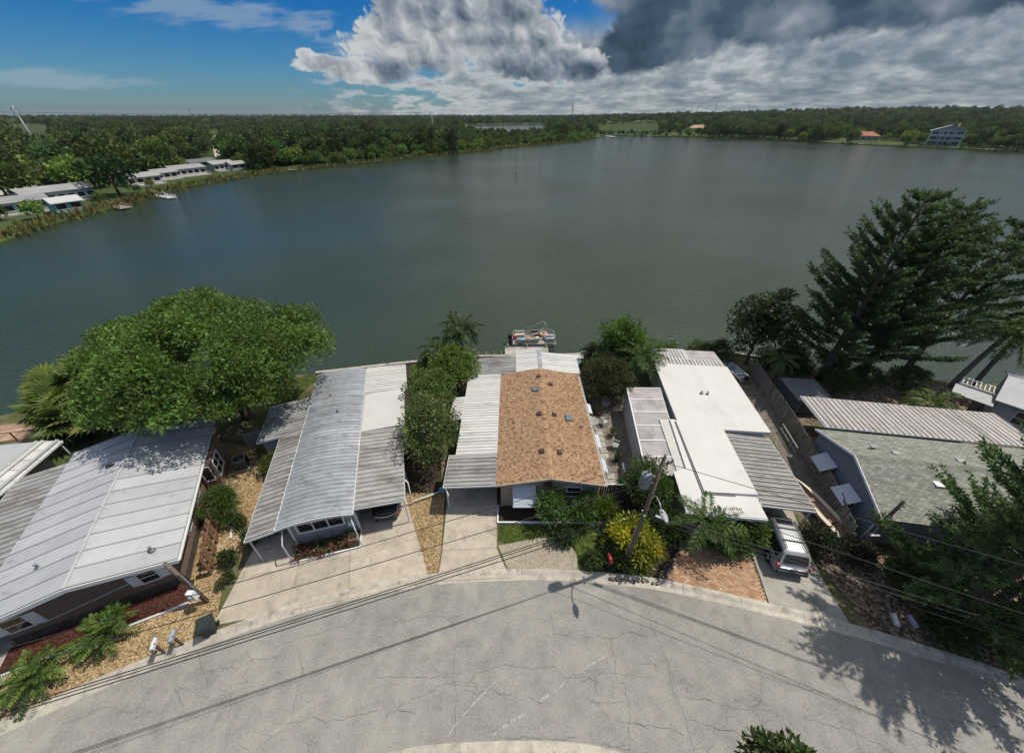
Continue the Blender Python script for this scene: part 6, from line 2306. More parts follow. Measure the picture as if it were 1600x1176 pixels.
# by the shingled and the white roofed house, lake side
tree('leafy_tree', 'upright bright topped tree at the lake between the shingled and white roofed houses', 'tree', (10.8, 31.6, 0), 2.0,
     (0, 0, 3.4), (2.0, 1.9, 2.9), 95, 110, 0.75, 0.28, 0.12, (0.085, 0.15, 0.03), jit=0.45, r0=0.16)
tree('bush', 'broad dark olive bush beside the rear corner of the shingled roof', 'bush', (9.0, 27.6, 0), 1.4,
     (0, 0, 2.2), (2.3, 2.5, 1.8), 130, 130, 0.65, 0.2, 0.08, (0.062, 0.072, 0.024), jit=0.35, r0=0.1)
tree('bush', 'small bush at the lake edge right of the blue boat', 'bush', (8.4, 33.2, 0), 0.6, (0, 0, 1.3), (1.2, 1.0, 1.2), 30, 80, 0.5, 0.22, 0.09, (0.055, 0.07, 0.025), r0=0.07)
tree('bush', 'bright green bush behind the striped lake porch', 'bush', (16.4, 34.2, 0), 0.5, (0, 0, 1.0), (1.8, 0.8, 1.0), 30, 80, 0.5, 0.22, 0.09, (0.085, 0.12, 0.03), r0=0.07)
# front of the shingled house
OLE = (0.085, 0.155, 0.04)
for (lab, x, y, rx, h_, c_) in [('large strappy leaved green shrub in front of the shingled house wall', 2.7, 14.5, 1.0, 1.9, OLE), ('strappy green shrub with pink flowers, right of the larger one', 4.9, 14.6, 0.72, 1.6, OLE), ('small lime green shrub at the corner of the shingled house', 6.1, 14.6, 0.55, 1.2, (0.13, 0.17, 0.03))]:
    t = tree('shrub', lab, 'shrub', (x, y, 0), h_ * 0.5, (0, 0, h_ * 0.68), (rx, rx, h_ * 0.5), int(20 * rx), 60, 0.42, 0.50, 0.085, c_, jit=0.3, r0=0.06, up=0.5,
             accents=((0.50, 0.20, 0.22), 4, 0.14, 0.12) if 'pink' in lab else None)
tree('shrub', 'low dark shrub in the shade before the shingled house', 'shrub', (3.2, 13.1, 0), 0.3, (0, 0, 0.4), (0.8, 0.4, 0.4), 16, 70, 0.35, 0.3, 0.08, G_DARK, r0=0.05)
# yellow croton and companions by the pole
YEL = (0.42, 0.385, 0.035)
t = thing('yellow_shrub', 'bright yellow leaved shrub around the foot of the tall wooden pole', 'shrub', (7.3, 12.2, 0))
lv = Leaves()
for k in range(85):
    a = random.uniform(0, 6.28)
    r_ = random.uniform(0.1, 1.0) ** 0.6
    x, y = 1.55 * r_ * math.cos(a), 1.35 * r_ * math.sin(a)
    z = 0.5 + 2.1 * random.random() * (1.15 - 0.55 * r_)
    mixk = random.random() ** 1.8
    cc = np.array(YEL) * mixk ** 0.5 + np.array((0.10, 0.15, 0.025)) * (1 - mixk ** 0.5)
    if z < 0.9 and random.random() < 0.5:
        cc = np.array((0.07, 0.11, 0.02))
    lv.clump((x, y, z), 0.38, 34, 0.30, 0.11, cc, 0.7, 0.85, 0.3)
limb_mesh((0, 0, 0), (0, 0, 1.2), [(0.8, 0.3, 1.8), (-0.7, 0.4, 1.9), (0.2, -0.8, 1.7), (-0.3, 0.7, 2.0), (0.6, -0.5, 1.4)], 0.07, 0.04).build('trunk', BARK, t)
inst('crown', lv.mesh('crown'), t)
tree('bush', 'tall rounded green bush behind the tall pole against the fibreglass porch', 'bush', (8.9, 15.6, 0), 1.6, (0, 0, 2.3), (1.3, 1.4, 1.7), 60, 110, 0.6, 0.2, 0.08, (0.06, 0.10, 0.022), jit=0.35, r0=0.08)
tree('bush', 'green bush right of the yellow shrub under the street lamp', 'bush', (9.3, 13.2, 0), 1.0, (0, 0, 1.5), (1.1, 1.0, 1.3), 40, 100, 0.5, 0.22, 0.09, (0.05, 0.085, 0.02), jit=0.35, r0=0.06)
tree('bush', 'low bright bush at the kerb left of the red mailbox', 'bush', (4.8, 11.5, 0), 0.3, (0, 0, 0.45), (0.55, 0.5, 0.45), 16, 80, 0.3, 0.16, 0.07, (0.08, 0.12, 0.03), r0=0.04)
tree('bush', 'dark leafy bush around the red mailbox', 'bush', (6.1, 11.75, 0), 0.4, (0, 0, 0.55), (0.9, 0.7, 0.55), 26, 80, 0.36, 0.2, 0.08, G_DARK, r0=0.04)
tree('bush', 'glossy green hedge bush below the front of the white roofed house', 'bush', (13.0, 12.7, 0), 1.0, (0, 0, 1.25), (1.5, 0.9, 1.1), 60, 110, 0.5, 0.22, 0.10, (0.068, 0.12, 0.026), jit=0.35, r0=0.07)
tree('bush', 'green bush beside the rear door of the silver car', 'bush', (14.5, 12.9, 0), 0.9, (0, 0, 1.3), (0.9, 0.8, 1.0), 34, 100, 0.45, 0.22, 0.10, (0.075, 0.13, 0.028), jit=0.35, r0=0.06)
# gravel garden by the brown home
tree('shrub', 'feathery green shrub over the boards of the brown fence', 'shrub', (-19.1, 14.7, 0), 0.9, (0, 0, 1.3), (0.8, 1.0, 0.9), 34, 80, 0.45, 0.40, 0.05, (0.075, 0.12, 0.03), jit=0.3, r0=0.05)
tree('shrub', 'dark shrub in the gravel behind the feathery one', 'shrub', (-17.9, 13.9, 0), 0.4, (0, 0, 0.55), (0.55, 0.55, 0.5), 16, 70, 0.3, 0.18, 0.06, G_DARK, r0=0.04)
tree('shrub', 'round dark shrub by the foot of the grey side awning', 'shrub', (-15.9, 13.1, 0), 0.4, (0, 0, 0.65), (0.75, 0.85, 0.6), 30, 90, 0.36, 0.16, 0.07, G_DARK, r0=0.05)
tree('shrub', 'small dark shrub at the edge of the left driveway', 'shrub', (-17.0, 11.7, 0), 0.25, (0, 0, 0.4), (0.5, 0.4, 0.4), 14, 70, 0.28, 0.16, 0.07, (0.04, 0.06, 0.02), r0=0.04)
tree('shrub', 'tiny shrub in the gravel by the driveway corner', 'shrub', (-16.4, 10.4, 0), 0.2, (0, 0, 0.3), (0.35, 0.45, 0.3), 10, 60, 0.22, 0.14, 0.06, (0.06, 0.08, 0.025), r0=0.03)
tree('shrub', 'yellowish low shrub beside the grey shed of the metal roofed home', 'shrub', (-18.0, 18.6, 0), 0.4, (0, 0, 0.7), (0.6, 0.9, 0.6), 22, 80, 0.36, 0.18, 0.07, (0.085, 0.11, 0.025), r0=0.05)
tree('bush', 'tall dark thicket at the water left of the huge spreading tree', 'bush', (-33.5, 26.3, 0), 1.4, (0, 0, 2.4), (2.6, 2.2, 1.9), 70, 110, 0.8, 0.32, 0.12, (0.05, 0.085, 0.02), r0=0.12)
tree('bush', 'leafy tree top poking into the bottom edge of the picture', 'tree', (8.0, 1.3, 0.1), 5.2, (0, 0.7, 6.1), (1.0, 0.8, 0.8), 46, 80, 0.4, 0.24, 0.10, (0.05, 0.075, 0.02), r0=0.07)

# palms
FP = [fan_mesh(1.3, 1.15, 22, c_, 140) for c_ in ((0.15, 0.19, 0.04), (0.10, 0.15, 0.035), (0.19, 0.20, 0.06), (0.08, 0.12, 0.03))]
PF = [frond_mesh(2.6, 0.25, 0.55, 30, 0.62, 0.07, c_) for c_ in ((0.055, 0.10, 0.022), (0.07, 0.125, 0.028))]
PFD = [frond_mesh(2.4, 0.2, 0.6, 34, 0.65, 0.09, c_) for c_ in ((0.05, 0.078, 0.026), (0.06, 0.095, 0.028))]
PFB = [frond_mesh(1.7, 0.55, 0.85, 17, 0.42, 0.11, c_, 0.3) for c_ in ((0.075, 0.135, 0.026), (0.12, 0.19, 0.036), (0.055, 0.095, 0.022))]
FG = 'fan palms at the water left of the spreading tree'
for (x, y, h_, lab) in [(-37.3, 23.6, 1.8, 'yellow green fan palm nearest the brick terrace'), (-35.2, 22.6, 1.6, 'fan palm in front beside the pale flat roof'), (-33.6, 24.6, 2.6, 'fan palm half under the spreading tree'),
                        (-38.6, 25.8, 2.2, 'fan palm farthest left over the water'), (-36.4, 26.6, 2.8, 'fan palm with browning fronds behind the others')]:
    palm(lab, (x, y, 0), h_, (random.uniform(-.3, .3), 0), FP, 24, scale=1.35)
palm('dark feathery palm standing over the lake behind the flowering trees', (-5.3, 32.3, 0), 4.6, (0.1, 0.3), PFD, 30, scale=1.0)
palm('second dark feathery palm in the lakeside trees, lower and to the left', (-7.0, 30.2, 0), 3.4, (-0.2, 0.2), PFD, 24, scale=0.95)
palm('drooping palm against the rear left corner of the white flat roof', (12.0, 29.0, 0), 3.6, (0.1, 0), PF, 28, scale=1.0)
palm('small palm between the drooping palm and the lake', (13.2, 32.6, 0), 2.6, (0.1, 0), PFD, 16, scale=0.75)
palm('feathery palm beside the street lamp in front of the white roofed house', (10.9, 12.7, 0), 2.9, (0.2, -0.3), PF, 15, scale=0.85)
palm('bright yellow green palm beside the grey fence and the dark shed', (25.6, 29.6, 0), 2.8, (0.1, -0.1), [frond_mesh(2.2, 0.3, 0.7, 28, 0.6, 0.07, c_) for c_ in ((0.12, 0.17, 0.04), (0.09, 0.14, 0.035))], 15, scale=0.85)
palm('low green palm behind the rusty carport roof', (36.2, 24.6, 0), 1.6, (0, 0), [frond_mesh(2.4, 0.35, 0.65, 26, 0.7, 0.09, c_) for c_ in ((0.09, 0.14, 0.035), (0.11, 0.16, 0.04))], 16, scale=0.95)
palm('tall leaning palm over the lake near the right edge', (43.5, 29.2, 0), 6.0, (2.2, 0.6), PF, 24, rt=0.2, scale=1.5)
palm('palm at the right edge beyond the leaning one', (45.3, 29.0, 0), 5.6, (0.6, 0.4), PF, 24, rt=0.18, scale=1.2)
palm('left of the two broad leaved plants in the gravel', (-22.3, 5.9, 0), 0.5, (0, 0), PFB, 24, name='cycad_plant', elev=(0.0, 1.25), scale=0.88)
palm('right of the two broad leaved plants in the gravel', (-20.6, 7.7, 0), 0.5, (0, 0), PFB, 24, name='cycad_plant', elev=(0.0, 1.25), scale=0.88)


# plumed pines: whorled limbs carrying rows of brush-like plumes
def plume_tree(label, base, H_, rad, lean=(0, 0), dens=1.0, colr=(0.046, 0.074, 0.028), first=0.16, lowfade=0.85, name='pine_tree', wh=0.7, pl=1.15, nl=34, shape=0.6, rise0=0.42):
    t = thing(name, label, 'pine tree', base)
    top = Vector((lean[0], lean[1], H_))
    k = 8
    tr = MB()
    tr.tube([Vector((lean[0] * (i / k) ** 1.4, lean[1] * (i / k) ** 1.4, H_ * i / k - 0.2)) for i in range(k + 1)], [0.34 * (1 - 0.9 * i / k) * (H_ / 16) + 0.02 for i in range(k + 1)], 9)
    lv = Leaves()
    nw_ = int(H_ * (1 - first) / wh)
    for w in range(nw_):
        s = w / (nw_ - 1)
        z = H_ * (first + (1 - first) * s)
        ax_ = Vector((lean[0] * (z / H_) ** 1.4, lean[1] * (z / H_) ** 1.4, z))
        prof = (1 - s) ** shape * (lowfade + (1 - lowfade) * min(1, s / 0.25))
        Lb = rad * max(0.10, prof)
        nb = 6 + (w % 2)
        for b_ in range(nb):
            a = 2 * math.pi * (b_ + 0.5 * (w % 2)) / nb + random.uniform(-.25, .25)
            d = Vector((math.cos(a), math.sin(a), 0))
            L_ = Lb * random.uniform(0.78, 1.12)
            if random.random() < 0.12:
                continue
            rise = rise0 + 0.35 * s
            e = ax_ + d * L_ + Vector((0, 0, L_ * rise))
            m_ = ax_ + d * L_ * 0.5 + Vector((0, 0, L_ * rise * 0.25))
            tr.tube([ax_, m_, e], [0.05, 0.035, 0.01], 4, cap=False)
            npl = max(5, int(L_ * 6.0 * dens))
            for q in range(npl):
                f = 0.22 + 0.80 * (q + random.random() * 0.6) / npl
                c_ = (ax_.lerp(m_, f * 2) if f < 0.5 else m_.lerp(e, f * 2 - 1))
                side = (-1) ** q
                ang = a + side * random.uniform(0.2, 0.8) * (1.1 - 0.7 * f)
                pd = Vector((math.cos(ang), math.sin(ang), random.uniform(0.25, 0.8)))
                pd.normalize()
                plen = pl * random.uniform(0.6, 1.15) * (0.7 + 0.35 * min(1, L_ / 3))
                n = nl
                ss = 0.06 + 0.94 * rng.random(n)
                pos = np.array(c_)[None] + np.array(pd)[None] * (ss * plen)[:, None]
                side_ = rng.normal(size=(n, 3))
                side_ /= np.linalg.norm(side_, axis=1, keepdims=True)
                o_ = np.array(pd)[None] * 0.75 + side_ * 0.85
                cc = np.array(colr) * random.uniform(0.6, 1.5) * (0.75 + 0.5 * rng.random((n, 1)))
                taper = 1.0 - 0.45 * np.abs(ss - 0.45)
                lv.add(pos, o_, 0.27 * taper * (0.8 + 0.4 * rng.random(n)), 0.085, cc)
    tr.build('trunk', BARK, t)
    inst('crown', lv.mesh('crown'), t)
    return t


plume_tree('tallest plumed pine at the lake edge, centre of the right hand group', (31.3, 30.4, 0), 16.6, 5.6, (0.2, 0.2), 0.95, (0.062, 0.10, 0.038), first=0.2, wh=0.82, nl=40)
plume_tree('plumed pine just right of the tallest one', (35.2, 30.4, 0), 16.0, 5.3, (-0.2, 0.2), 0.95, (0.062, 0.10, 0.038), first=0.2, wh=0.82, nl=40)
plume_tree('plumed pine at the right edge of the lakeside group', (40.8, 31.5, 0), 14.4, 5.4, (1.0, 0.2), 0.8, (0.062, 0.10, 0.038), first=0.42, wh=0.82, nl=40)
plume_tree('big plumed pine overhanging the street at the lower right', (23.3, 8.7, 0), 13.0, 4.3, (0.6, 0.1), 0.95, (0.082, 0.135, 0.045), first=0.13, lowfade=0.9, pl=1.5, nl=46, shape=0.5, wh=0.85, rise0=0.3)
plume_tree('smaller plumed pine behind the big one at the right edge', (28.0, 9.8, 0), 9.5, 3.6, (0.2, 0.2), 0.8, (0.062, 0.10, 0.034), first=0.12)
# sea grape like open tree and undergrowth among the pines
tree('open_tree', 'open branched dark tree left of the plumed pines at the lake', 'tree', (25.4, 33.4, 0), 3.4, (0.2, 0.3, 4.6), (3.6, 2.7, 3.8), 120, 55, 0.8, 0.34, 0.20, (0.058, 0.076, 0.03), jit=0.45, r0=0.2, lo=0.25, bottom=-0.8)
for (x, y, r_, c_, lab) in [(31.5, 28.4, 1.4, (0.075, 0.12, 0.03), 'bright green bush at the foot of the tallest plumed pine'), (34.5, 29.0, 1.5, (0.05, 0.075, 0.022), 'dark undergrowth bush between the pine trunks'),
                            (38.0, 28.6, 1.6, (0.055, 0.08, 0.025), 'undergrowth bush right of the pine trunks'), (29.0, 31.2, 1.4, (0.05, 0.08, 0.025), 'bush under the open dark tree'), (22.6, 34.0, 1.3, (0.06, 0.08, 0.025), 'bush at the lake behind the small white boat'), (20.6, 34.6, 1.2, (0.07, 0.10, 0.03), 'shore bush right behind the striped lake porch'), (26.6, 31.8, 1.5, (0.055, 0.08, 0.025), 'shore bush below the open dark tree, nearest the fence'), (29.6, 33.0, 1.6, (0.05, 0.075, 0.024), 'shore bush between the open dark tree and the pines'), (33.0, 31.6, 1.6, (0.05, 0.075, 0.024), 'shore bush right behind the pine trunks'),
                            (22.3, 10.4, 0.9, (0.09, 0.12, 0.03), 'yellow green bush in front of the slate blue house'), (24.5, 11.0, 1.0, (0.05, 0.08, 0.02), 'dark bush along the front wall of the slate blue house'),
                            (19.0, 12.6, 0.9, (0.035, 0.045, 0.022), 'dark twiggy bush right of the silver car'), (20.6, 12.0, 0.8, (0.05, 0.055, 0.035), 'grey twiggy bush under the slim service pole'),
                            (24.6, 7.4, 1.2, (0.10, 0.13, 0.03), 'lit yellow green bush under the front pine at the right edge'), (22.2, 7.8, 0.9, (0.06, 0.085, 0.025), 'bush behind the kerb under the front pine')]:
    tree('bush', lab, 'bush', (x, y, 0), 0.6, (0, 0, r_ * 0.85), (r_, r_, r_ * 0.8), int(26 * r_), 80, 0.5, 0.22, 0.09, c_, jit=0.35, r0=0.06)


HAZE_D = 0.00004

# ================================================================== FAR SHORE
def far_crown(seed, n, spread, colr, L_, hmul=1.0):
    st_ = random.getstate()
    random.seed(seed)
    lv = Leaves()
    ncl = n
    pts, _ = ell_points(ncl, (0, 0, 6.2 * hmul), (4.6 * spread, 4.6 * spread, 4.0 * hmul), 0.55, -0.75)
    for p in pts:
        k = random.uniform(0.65, 1.4)
        lv.clump(p, random.uniform(1.2, 1.9), 26, L_, L_ * 0.62, np.asarray(colr) * k, 0.6, 0.75)
    random.setstate(st_)
    return lv.mesh('crown', FARLEAF)


FC = [far_crown(1, 44, 1.0, (0.075, 0.115, 0.030), 1.15), far_crown(2, 44, 1.15, (0.050, 0.080, 0.024), 1.15, 0.9), far_crown(3, 40, 0.9, (0.10, 0.155, 0.036), 1.05, 0.85),
      far_crown(4, 40, 0.85, (0.055, 0.085, 0.030), 1.1, 1.2), far_crown(5, 30, 0.8, (0.115, 0.165, 0.04), 0.95, 0.6)]
FT = MB().tube([(0, 0, -0.3), (0.1, 0, 2.5), (0, 0.1, 5.0)], [0.4, 0.3, 0.15], 6).tube([(0.1, 0, 2.5), (1.6, 0.6, 5.2)], [0.2, 0.07], 5).tube([(0.1, 0, 2.8), (-1.5, -0.8, 5.4)], [0.2, 0.07], 5).mesh('trunk', BARK)
TREE_SPOTS = []
KIND = ('mid green round headed', 'dark wide crowned', 'light green rounded', 'tall dark green', 'low pale green')


def u_of(x, y):
    return 800 + FPX * x / (y * math.cos(PITCH) + CAM_H * math.sin(PITCH))


def near_home(x, y):
    return min(HNAME, key=lambda h: math.hypot(h[0] - x, h[1] - y))[2]


def band(u, table):
    for lim, txt in table:
        if u < lim:
            return txt
    return table[-1][1]


BANK = ((470, 'near the low brown jetty'), (540, 'right of the brown jetty'), (640, 'below the grey and tan roofed houses'), (740, 'around the conical tree'), (9999, 'on the wooded point before the ponds'))
RIGHT = ((1200, 'right of the causeway'), (1300, 'by the pale shore house'), (1400, 'by the terracotta roofed house'), (1530, 'by the tall three storey house'), (9999, 'at its right end'))



def far_tree(label, x, y, s, k, group, z=0.0, squash=1.0, name='far_tree'):
    t = thing(name, label, 'tree', (x, y, z), random.uniform(0, 6.28), group)
    t.scale = (s, s, s * squash)
    inst('crown', FC[k], t)
    inst('trunk', FT, t)
    TREE_SPOTS.append((x, y, s))
    return t


lake2 = lake_poly


def shore_dist(x, y):
    return min(math.hypot(x - p.x, y - p.y) for p in far_pts)


far_pts = []
for a, b_ in zip(far_edge, far_edge[1:]):
    n = max(2, int((b_ - a).length / 4))
    for i in range(n):
        far_pts.append(a.lerp(b_, i / n))


# ---- homes along the left shore -------------------------------------------------
TEAL = mat('teal_paint', (0.14, 0.36, 0.33), 0.6, 0.3)
CREAMW = mat('cream_siding', (0.50, 0.48, 0.44), 0.7)
SHWHITE = mat('shore_white', (0.42, 0.43, 0.43), 0.6)
SHROOF = mat('shore_roof', (0.25, 0.25, 0.25), 0.7, var=0.2, vscale=0.4)
SHROOFD = mat('shore_roof_dark', (0.11, 0.115, 0.12), 0.8)
HOMES = []
HNAME = []


def shore_home(label, u, v, L_, W_, rz, wall, roof, nwin=5, h_=2.9, porch=True):
    p = P(u, v, 0)
    t = thing('lakeside_home', label, 'house', (p.x, p.y, 0), rz)
    HOMES.append((p.x, p.y, max(L_, W_) * 0.62, 26))
    HNAME.append((p.x, p.y, label.split(' home')[0] + ' home' if ' home' in label else 'tiny white boathouse'))
    MB().box(-L_ / 2, L_ / 2, -W_ / 2, W_ / 2, 0, h_).build('wall', wall, t)
    MB().slab([(-L_ / 2 - .5, -W_ / 2 - .6, h_), (L_ / 2 + .5, -W_ / 2 - .6, h_), (L_ / 2 + .5, 0, h_ + 1.2), (-L_ / 2 - .5, 0, h_ + 1.2)], 0.15).slab([(-L_ / 2 - .5, 0, h_ + 1.2), (L_ / 2 + .5, 0, h_ + 1.2), (L_ / 2 + .5, W_ / 2 + .6, h_), (-L_ / 2 - .5, W_ / 2 + .6, h_)], 0.15).build('roof', roof, t)
    step = L_ / nwin
    for i in range(nwin):
        window(t, (-L_ / 2 + (i + 0.5) * step, -W_ / 2, 0.9), 0, step * 0.72, 1.35, 1, 1, 0.12)
    for i in range(2):
        window(t, (L_ / 2, -W_ / 4 + i * W_ / 2, 0.9), R(90), W_ * 0.3, 1.2, 1, 1, 0.12)
    if porch:
        MB().box(-L_ / 2, L_ / 2, -W_ / 2 - 3.0, -W_ / 2 - 0.02, 0, 0.35).build('porch_deck', PLANK, t)
        mb = MB()
        mb.beam((-L_ / 2, -W_ / 2 - 2.95, 1.25), (L_ / 2, -W_ / 2 - 2.95, 1.25), 0.1)
        for i in range(7):
            x = -L_ / 2 + 0.05 + i * (L_ - 0.1) / 6
            mb.beam((x, -W_ / 2 - 2.95, 0.35), (x, -W_ / 2 - 2.95, 1.25), 0.1)
        mb.build('railing', WHITE, t)
    return t


FACE = R(65)     # fronts look across the lake towards the street
shore_home('teal trimmed lakeside home nearest the left edge of the far shore', 36, 331, 11, 7, FACE - R(8), TEAL, SHROOF, 5)
shore_home('big white lakeside home with a wide window band behind the teal one', 92, 314, 16, 9, FACE, SHWHITE, SHROOF, 7, 3.2)
shore_home('small teal porch home at the waterside beside the big white one', 108, 330, 6, 4, FACE, TEAL, SHWHITE, 2, 2.6, False)
shore_home('white lakeside home half hidden by the big dark shore tree', 222, 288, 11, 7, FACE, SHWHITE, SHROOF, 4, 2.8)
shore_home('cream lakeside home right of the big dark shore tree', 258, 280, 8, 6, FACE, CREAMW, SHROOF, 3, 2.7)
shore_home('long lakeside home with white roof and dark porch', 292, 274, 13, 8, FACE, SHWHITE, SHROOF, 5, 3.0)
shore_home('dark roofed lakeside home behind the long white one', 314, 264, 13, 8, FACE, TEAL, SHROOFD, 5, 3.2, False)
shore_home('white lakeside home at the end of the open shore', 346, 266, 10, 7, FACE, SHWHITE, SHROOF, 4, 3.0)
shore_home('tiny white boathouse at the very end of the row', 370, 265, 7, 5, FACE, SHWHITE, SHROOF, 2, 2.5, False)

# gabled far houses with tile roofs
TILE = mat('tile_roof', (0.34, 0.22, 0.15), 0.8, var=0.15, vscale=0.3)
REDT = mat('red_tile_roof', (0.36, 0.125, 0.075), 0.8, var=0.15, vscale=0.3)
SAND = mat('sand_wall', (0.46, 0.40, 0.32), 0.8)


def far_house(label, u, v, L_, W_, h_, rz, wall, roof, rise=2.6, nwin=4, zb=0.0, clear=45):
    p = P(u, v, zb)
    t = thing('far_house', label, 'house', (p.x, p.y, zb), rz)
    HOMES.append((p.x, p.y, max(L_, W_) * 0.7, clear))
    MB().box(-L_ / 2, L_ / 2, -W_ / 2, W_ / 2, 0, h_).build('wall', wall, t)
    e = 0.7
    a = [(-L_ / 2 - e, -W_ / 2 - e, h_), (L_ / 2 + e, -W_ / 2 - e, h_), (L_ / 2 + e, W_ / 2 + e, h_), (-L_ / 2 - e, W_ / 2 + e, h_), (-L_ / 2 + W_ / 2, 0, h_ + rise), (L_ / 2 - W_ / 2, 0, h_ + rise)]
    MB().add(a, [(0, 1, 5, 4), (2, 3, 4, 5), (1, 2, 5), (3, 0, 4), (3, 2, 1, 0)]).build('roof', roof, t)
    for i in range(nwin):
        window(t, (-L_ / 2 + (i + 0.5) * L_ / nwin, -W_ / 2, 0.9), 0, L_ / nwin * 0.5, 1.5, 1, 1, 0.15)
    return t


far_house('large tan roofed house inland of the left shore', 272, 224, 34, 20, 4.5, R(25), SAND, TILE, 5.0, 5)
far_house('tan roofed house with pale walls left of the larger tan one', 246, 217, 20, 14, 5, R(30), SAND, TILE, 4.5, 4)
far_house('pale house roof showing among the left trees', 150, 219, 18, 12, 4, R(20), SHWHITE, SHROOF, 3, 3)
far_house('low tan house in the trees above the reedy shore', 596, 208, 26, 16, 5, R(10), SAND, TILE, 4, 4)
far_house('grey roofed house among the trees left of the leaning pylon', 556, 210, 20, 14, 6, R(15), SHWHITE, SHROOF, 4, 3)
far_house('white building beyond the trees near the first pond', 712, 202, 40, 16, 7, R(0), SHWHITE, SHROOF, 3, 6)
far_house('distant long pale building on the far side of the second pond', 998, 194.5, 60, 24, 7, R(0), SAND, TILE, 6, 7)
far_house('distant hipped house left of the long pale building', 960, 194.8, 40, 22, 6, R(0), SAND, TILE, 6, 5)
far_house('low terracotta roofed house on the right shore', 1348, 219, 24, 13, 4.0, R(-38), SAND, REDT, 3.6, 5, clear=80)
far_house('pale house among the trees on the middle right shore', 1235, 214, 16, 10, 4.5, R(-30), SHWHITE, SHROOF, 3.0, 4, clear=60)
far_house('tan roofed house behind the lawn right of the second pond', 1090, 206, 30, 15, 5.0, R(-15), SAND, TILE, 4.0, 4)

for i, (u, v, w, lab) in enumerate([(96, 212, 14, 'pale roof among the trees right of the leaning steel pole'), (112, 205, 22, 'distant white building left of the far street'), (205, 205, 20, 'small white building far behind the left woods'),
                                  (290, 199, 24, 'bright small house high in the left woods'), (420, 202, 22, 'reddish roofed house in the woods above the jetty'), (500, 199, 30, 'distant pale house in the woods middle left'),
                                  (640, 197, 34, 'low white building on the horizon woods left of the grey pole'), (670, 204, 22, 'pale house behind the grey pole'), (1160, 205, 26, 'pale roof among the trees right of the causeway'), (1290, 207, 20, 'grey roof in the woods above the bank lawn')]):
    far_house(lab, u, v, w, w * 0.6, 5.5, R(random.uniform(-30, 30)), SAND if i % 2 else SHWHITE, TILE if i in (4, 8) else SHROOF, 3.5, 3, clear=70)

# three storey lake house, right
p = P(1470, 228, 0)
t3 = thing('lake_house', 'tall white three storey house with glazed front on the right shore', 'house', (p.x, p.y, 0), R(-42))
HOMES.append((p.x, p.y, 20, 95))
t3.scale = (0.95, 0.95, 1.0)
BLUEG = mat('pale_blue_wall', (0.36, 0.42, 0.45), 0.7)
gable_walls(-11, 11, 0, 14, 11.0, 14.6).build('wall', BLUEG, t3)
MB().slab([(-12.4, -1.2, 10.7), (0, -1.2, 14.9), (0, 15, 14.9), (-12.4, 15, 10.7)], 0.4).slab([(0, -1.2, 14.9), (12.4, -1.2, 10.7), (12.4, 15, 10.7), (0, 15, 14.9)], 0.4).build('roof', mat('roof_pale_grey', (0.34, 0.36, 0.37), 0.8), t3)
for fl in range(3):
    for i in range(4):
        window(t3, (-8.1 + i * 5.4, 0, 0.8 + fl * 3.6), 0, 4.2, 2.3, 2, 1, 0.25)
for fl in (1, 2):
    mb = MB().box(-11, 11, -2.6, -0.2, fl * 3.6 - 0.35, fl * 3.6)
    mb.beam((-11, -2.5, fl * 3.6 + 1.0), (11, -2.5, fl * 3.6 + 1.0), 0.16)
    for i in range(12):
        mb.beam((-10.9 + i * 1.98, -2.5, fl * 3.6), (-10.9 + i * 1.98, -2.5, fl * 3.6 + 1.0), 0.1)
    mb.build('balcony', WHITE, t3)
for x in (-10.8, -3.6, 3.6, 10.8):
    MB().box(x - 0.25, x + 0.25, -2.75, -2.25, 0, 10.8).build('column', WHITE, t3)
MB().box(4, 5.2, 8, 9.2, 12.5, 16.5).build('chimney', SAND, t3)

# ---- open ground inland left: pale street and lawns
sheet('far_street', pix([(329, 212), (343, 212), (352, 240), (336, 246)]), 0.05, mat('far_concrete', (0.40, 0.38, 0.34), 0.9))
sheet('far_lawn', pix([(296, 247), (336, 246), (334, 252), (300, 256)]), 0.04, LAWN)
sheet('far_lane', pix([(0, 306), (60, 292), (62, 286), (0, 298)]), 0.05, MATS['far_concrete'])
sheet('shore_lawn', pix([(1040, 208), (1100, 208), (1115, 211.5), (1040, 211.5)]), 0.05, LAWN)
sheet('bank_lawn', pix([(1288, 220), (1316, 221), (1314, 223), (1290, 222.4)]), 0.05, LAWN)
sheet('terrace_lawn', pix([(1370, 221), (1412, 223), (1408, 228), (1372, 226)]), 0.05, LAWN)
sheet('dock_bank', pix([(215, 300), (280, 283), (284, 289), (225, 309)]), 0.05, LAWN)
NOTREE = [pix([(8, 196), (78, 196), (112, 258), (56, 258)]), pix([(322, 205), (350, 205), (362, 262), (330, 262)]), pix([(290, 243), (345, 243), (345, 260), (290, 260)]), pix([(0, 310), (70, 294), (70, 284), (0, 292)]),
          pix([(1035, 207), (1110, 207), (1115, 213), (1035, 213)]), pix([(1285, 219), (1318, 220), (1316, 224), (1286, 223)]), pix([(1366, 219), (1414, 221), (1410, 229), (1368, 227)]),
          pix([(236, 231), (310, 231), (310, 248), (236, 248)])]


def tree_ok(x, y, s, gap=0.0):
    if inside((x, y), lake_poly) or y < 40:
        return False
    for q in (pond_a, pond_b):
        if inside((x, y), q):
            return False
    for hx, hy, hr, hc in HOMES:
        # keep the lake-facing side of a house open as well
        d = math.hypot(x - hx, y - hy)
        if d < hr + s * 3.0:
            return False
        k = hy and (hx * x + hy * y) / math.hypot(hx, hy)
        if 0 < math.hypot(hx, hy) - k < hc and abs((x * hy - y * hx) / math.hypot(hx, hy)) < hr and s * 10 > 6:
            return False
    for q in NOTREE:
        if inside((x, y), q):
            return False
    return True


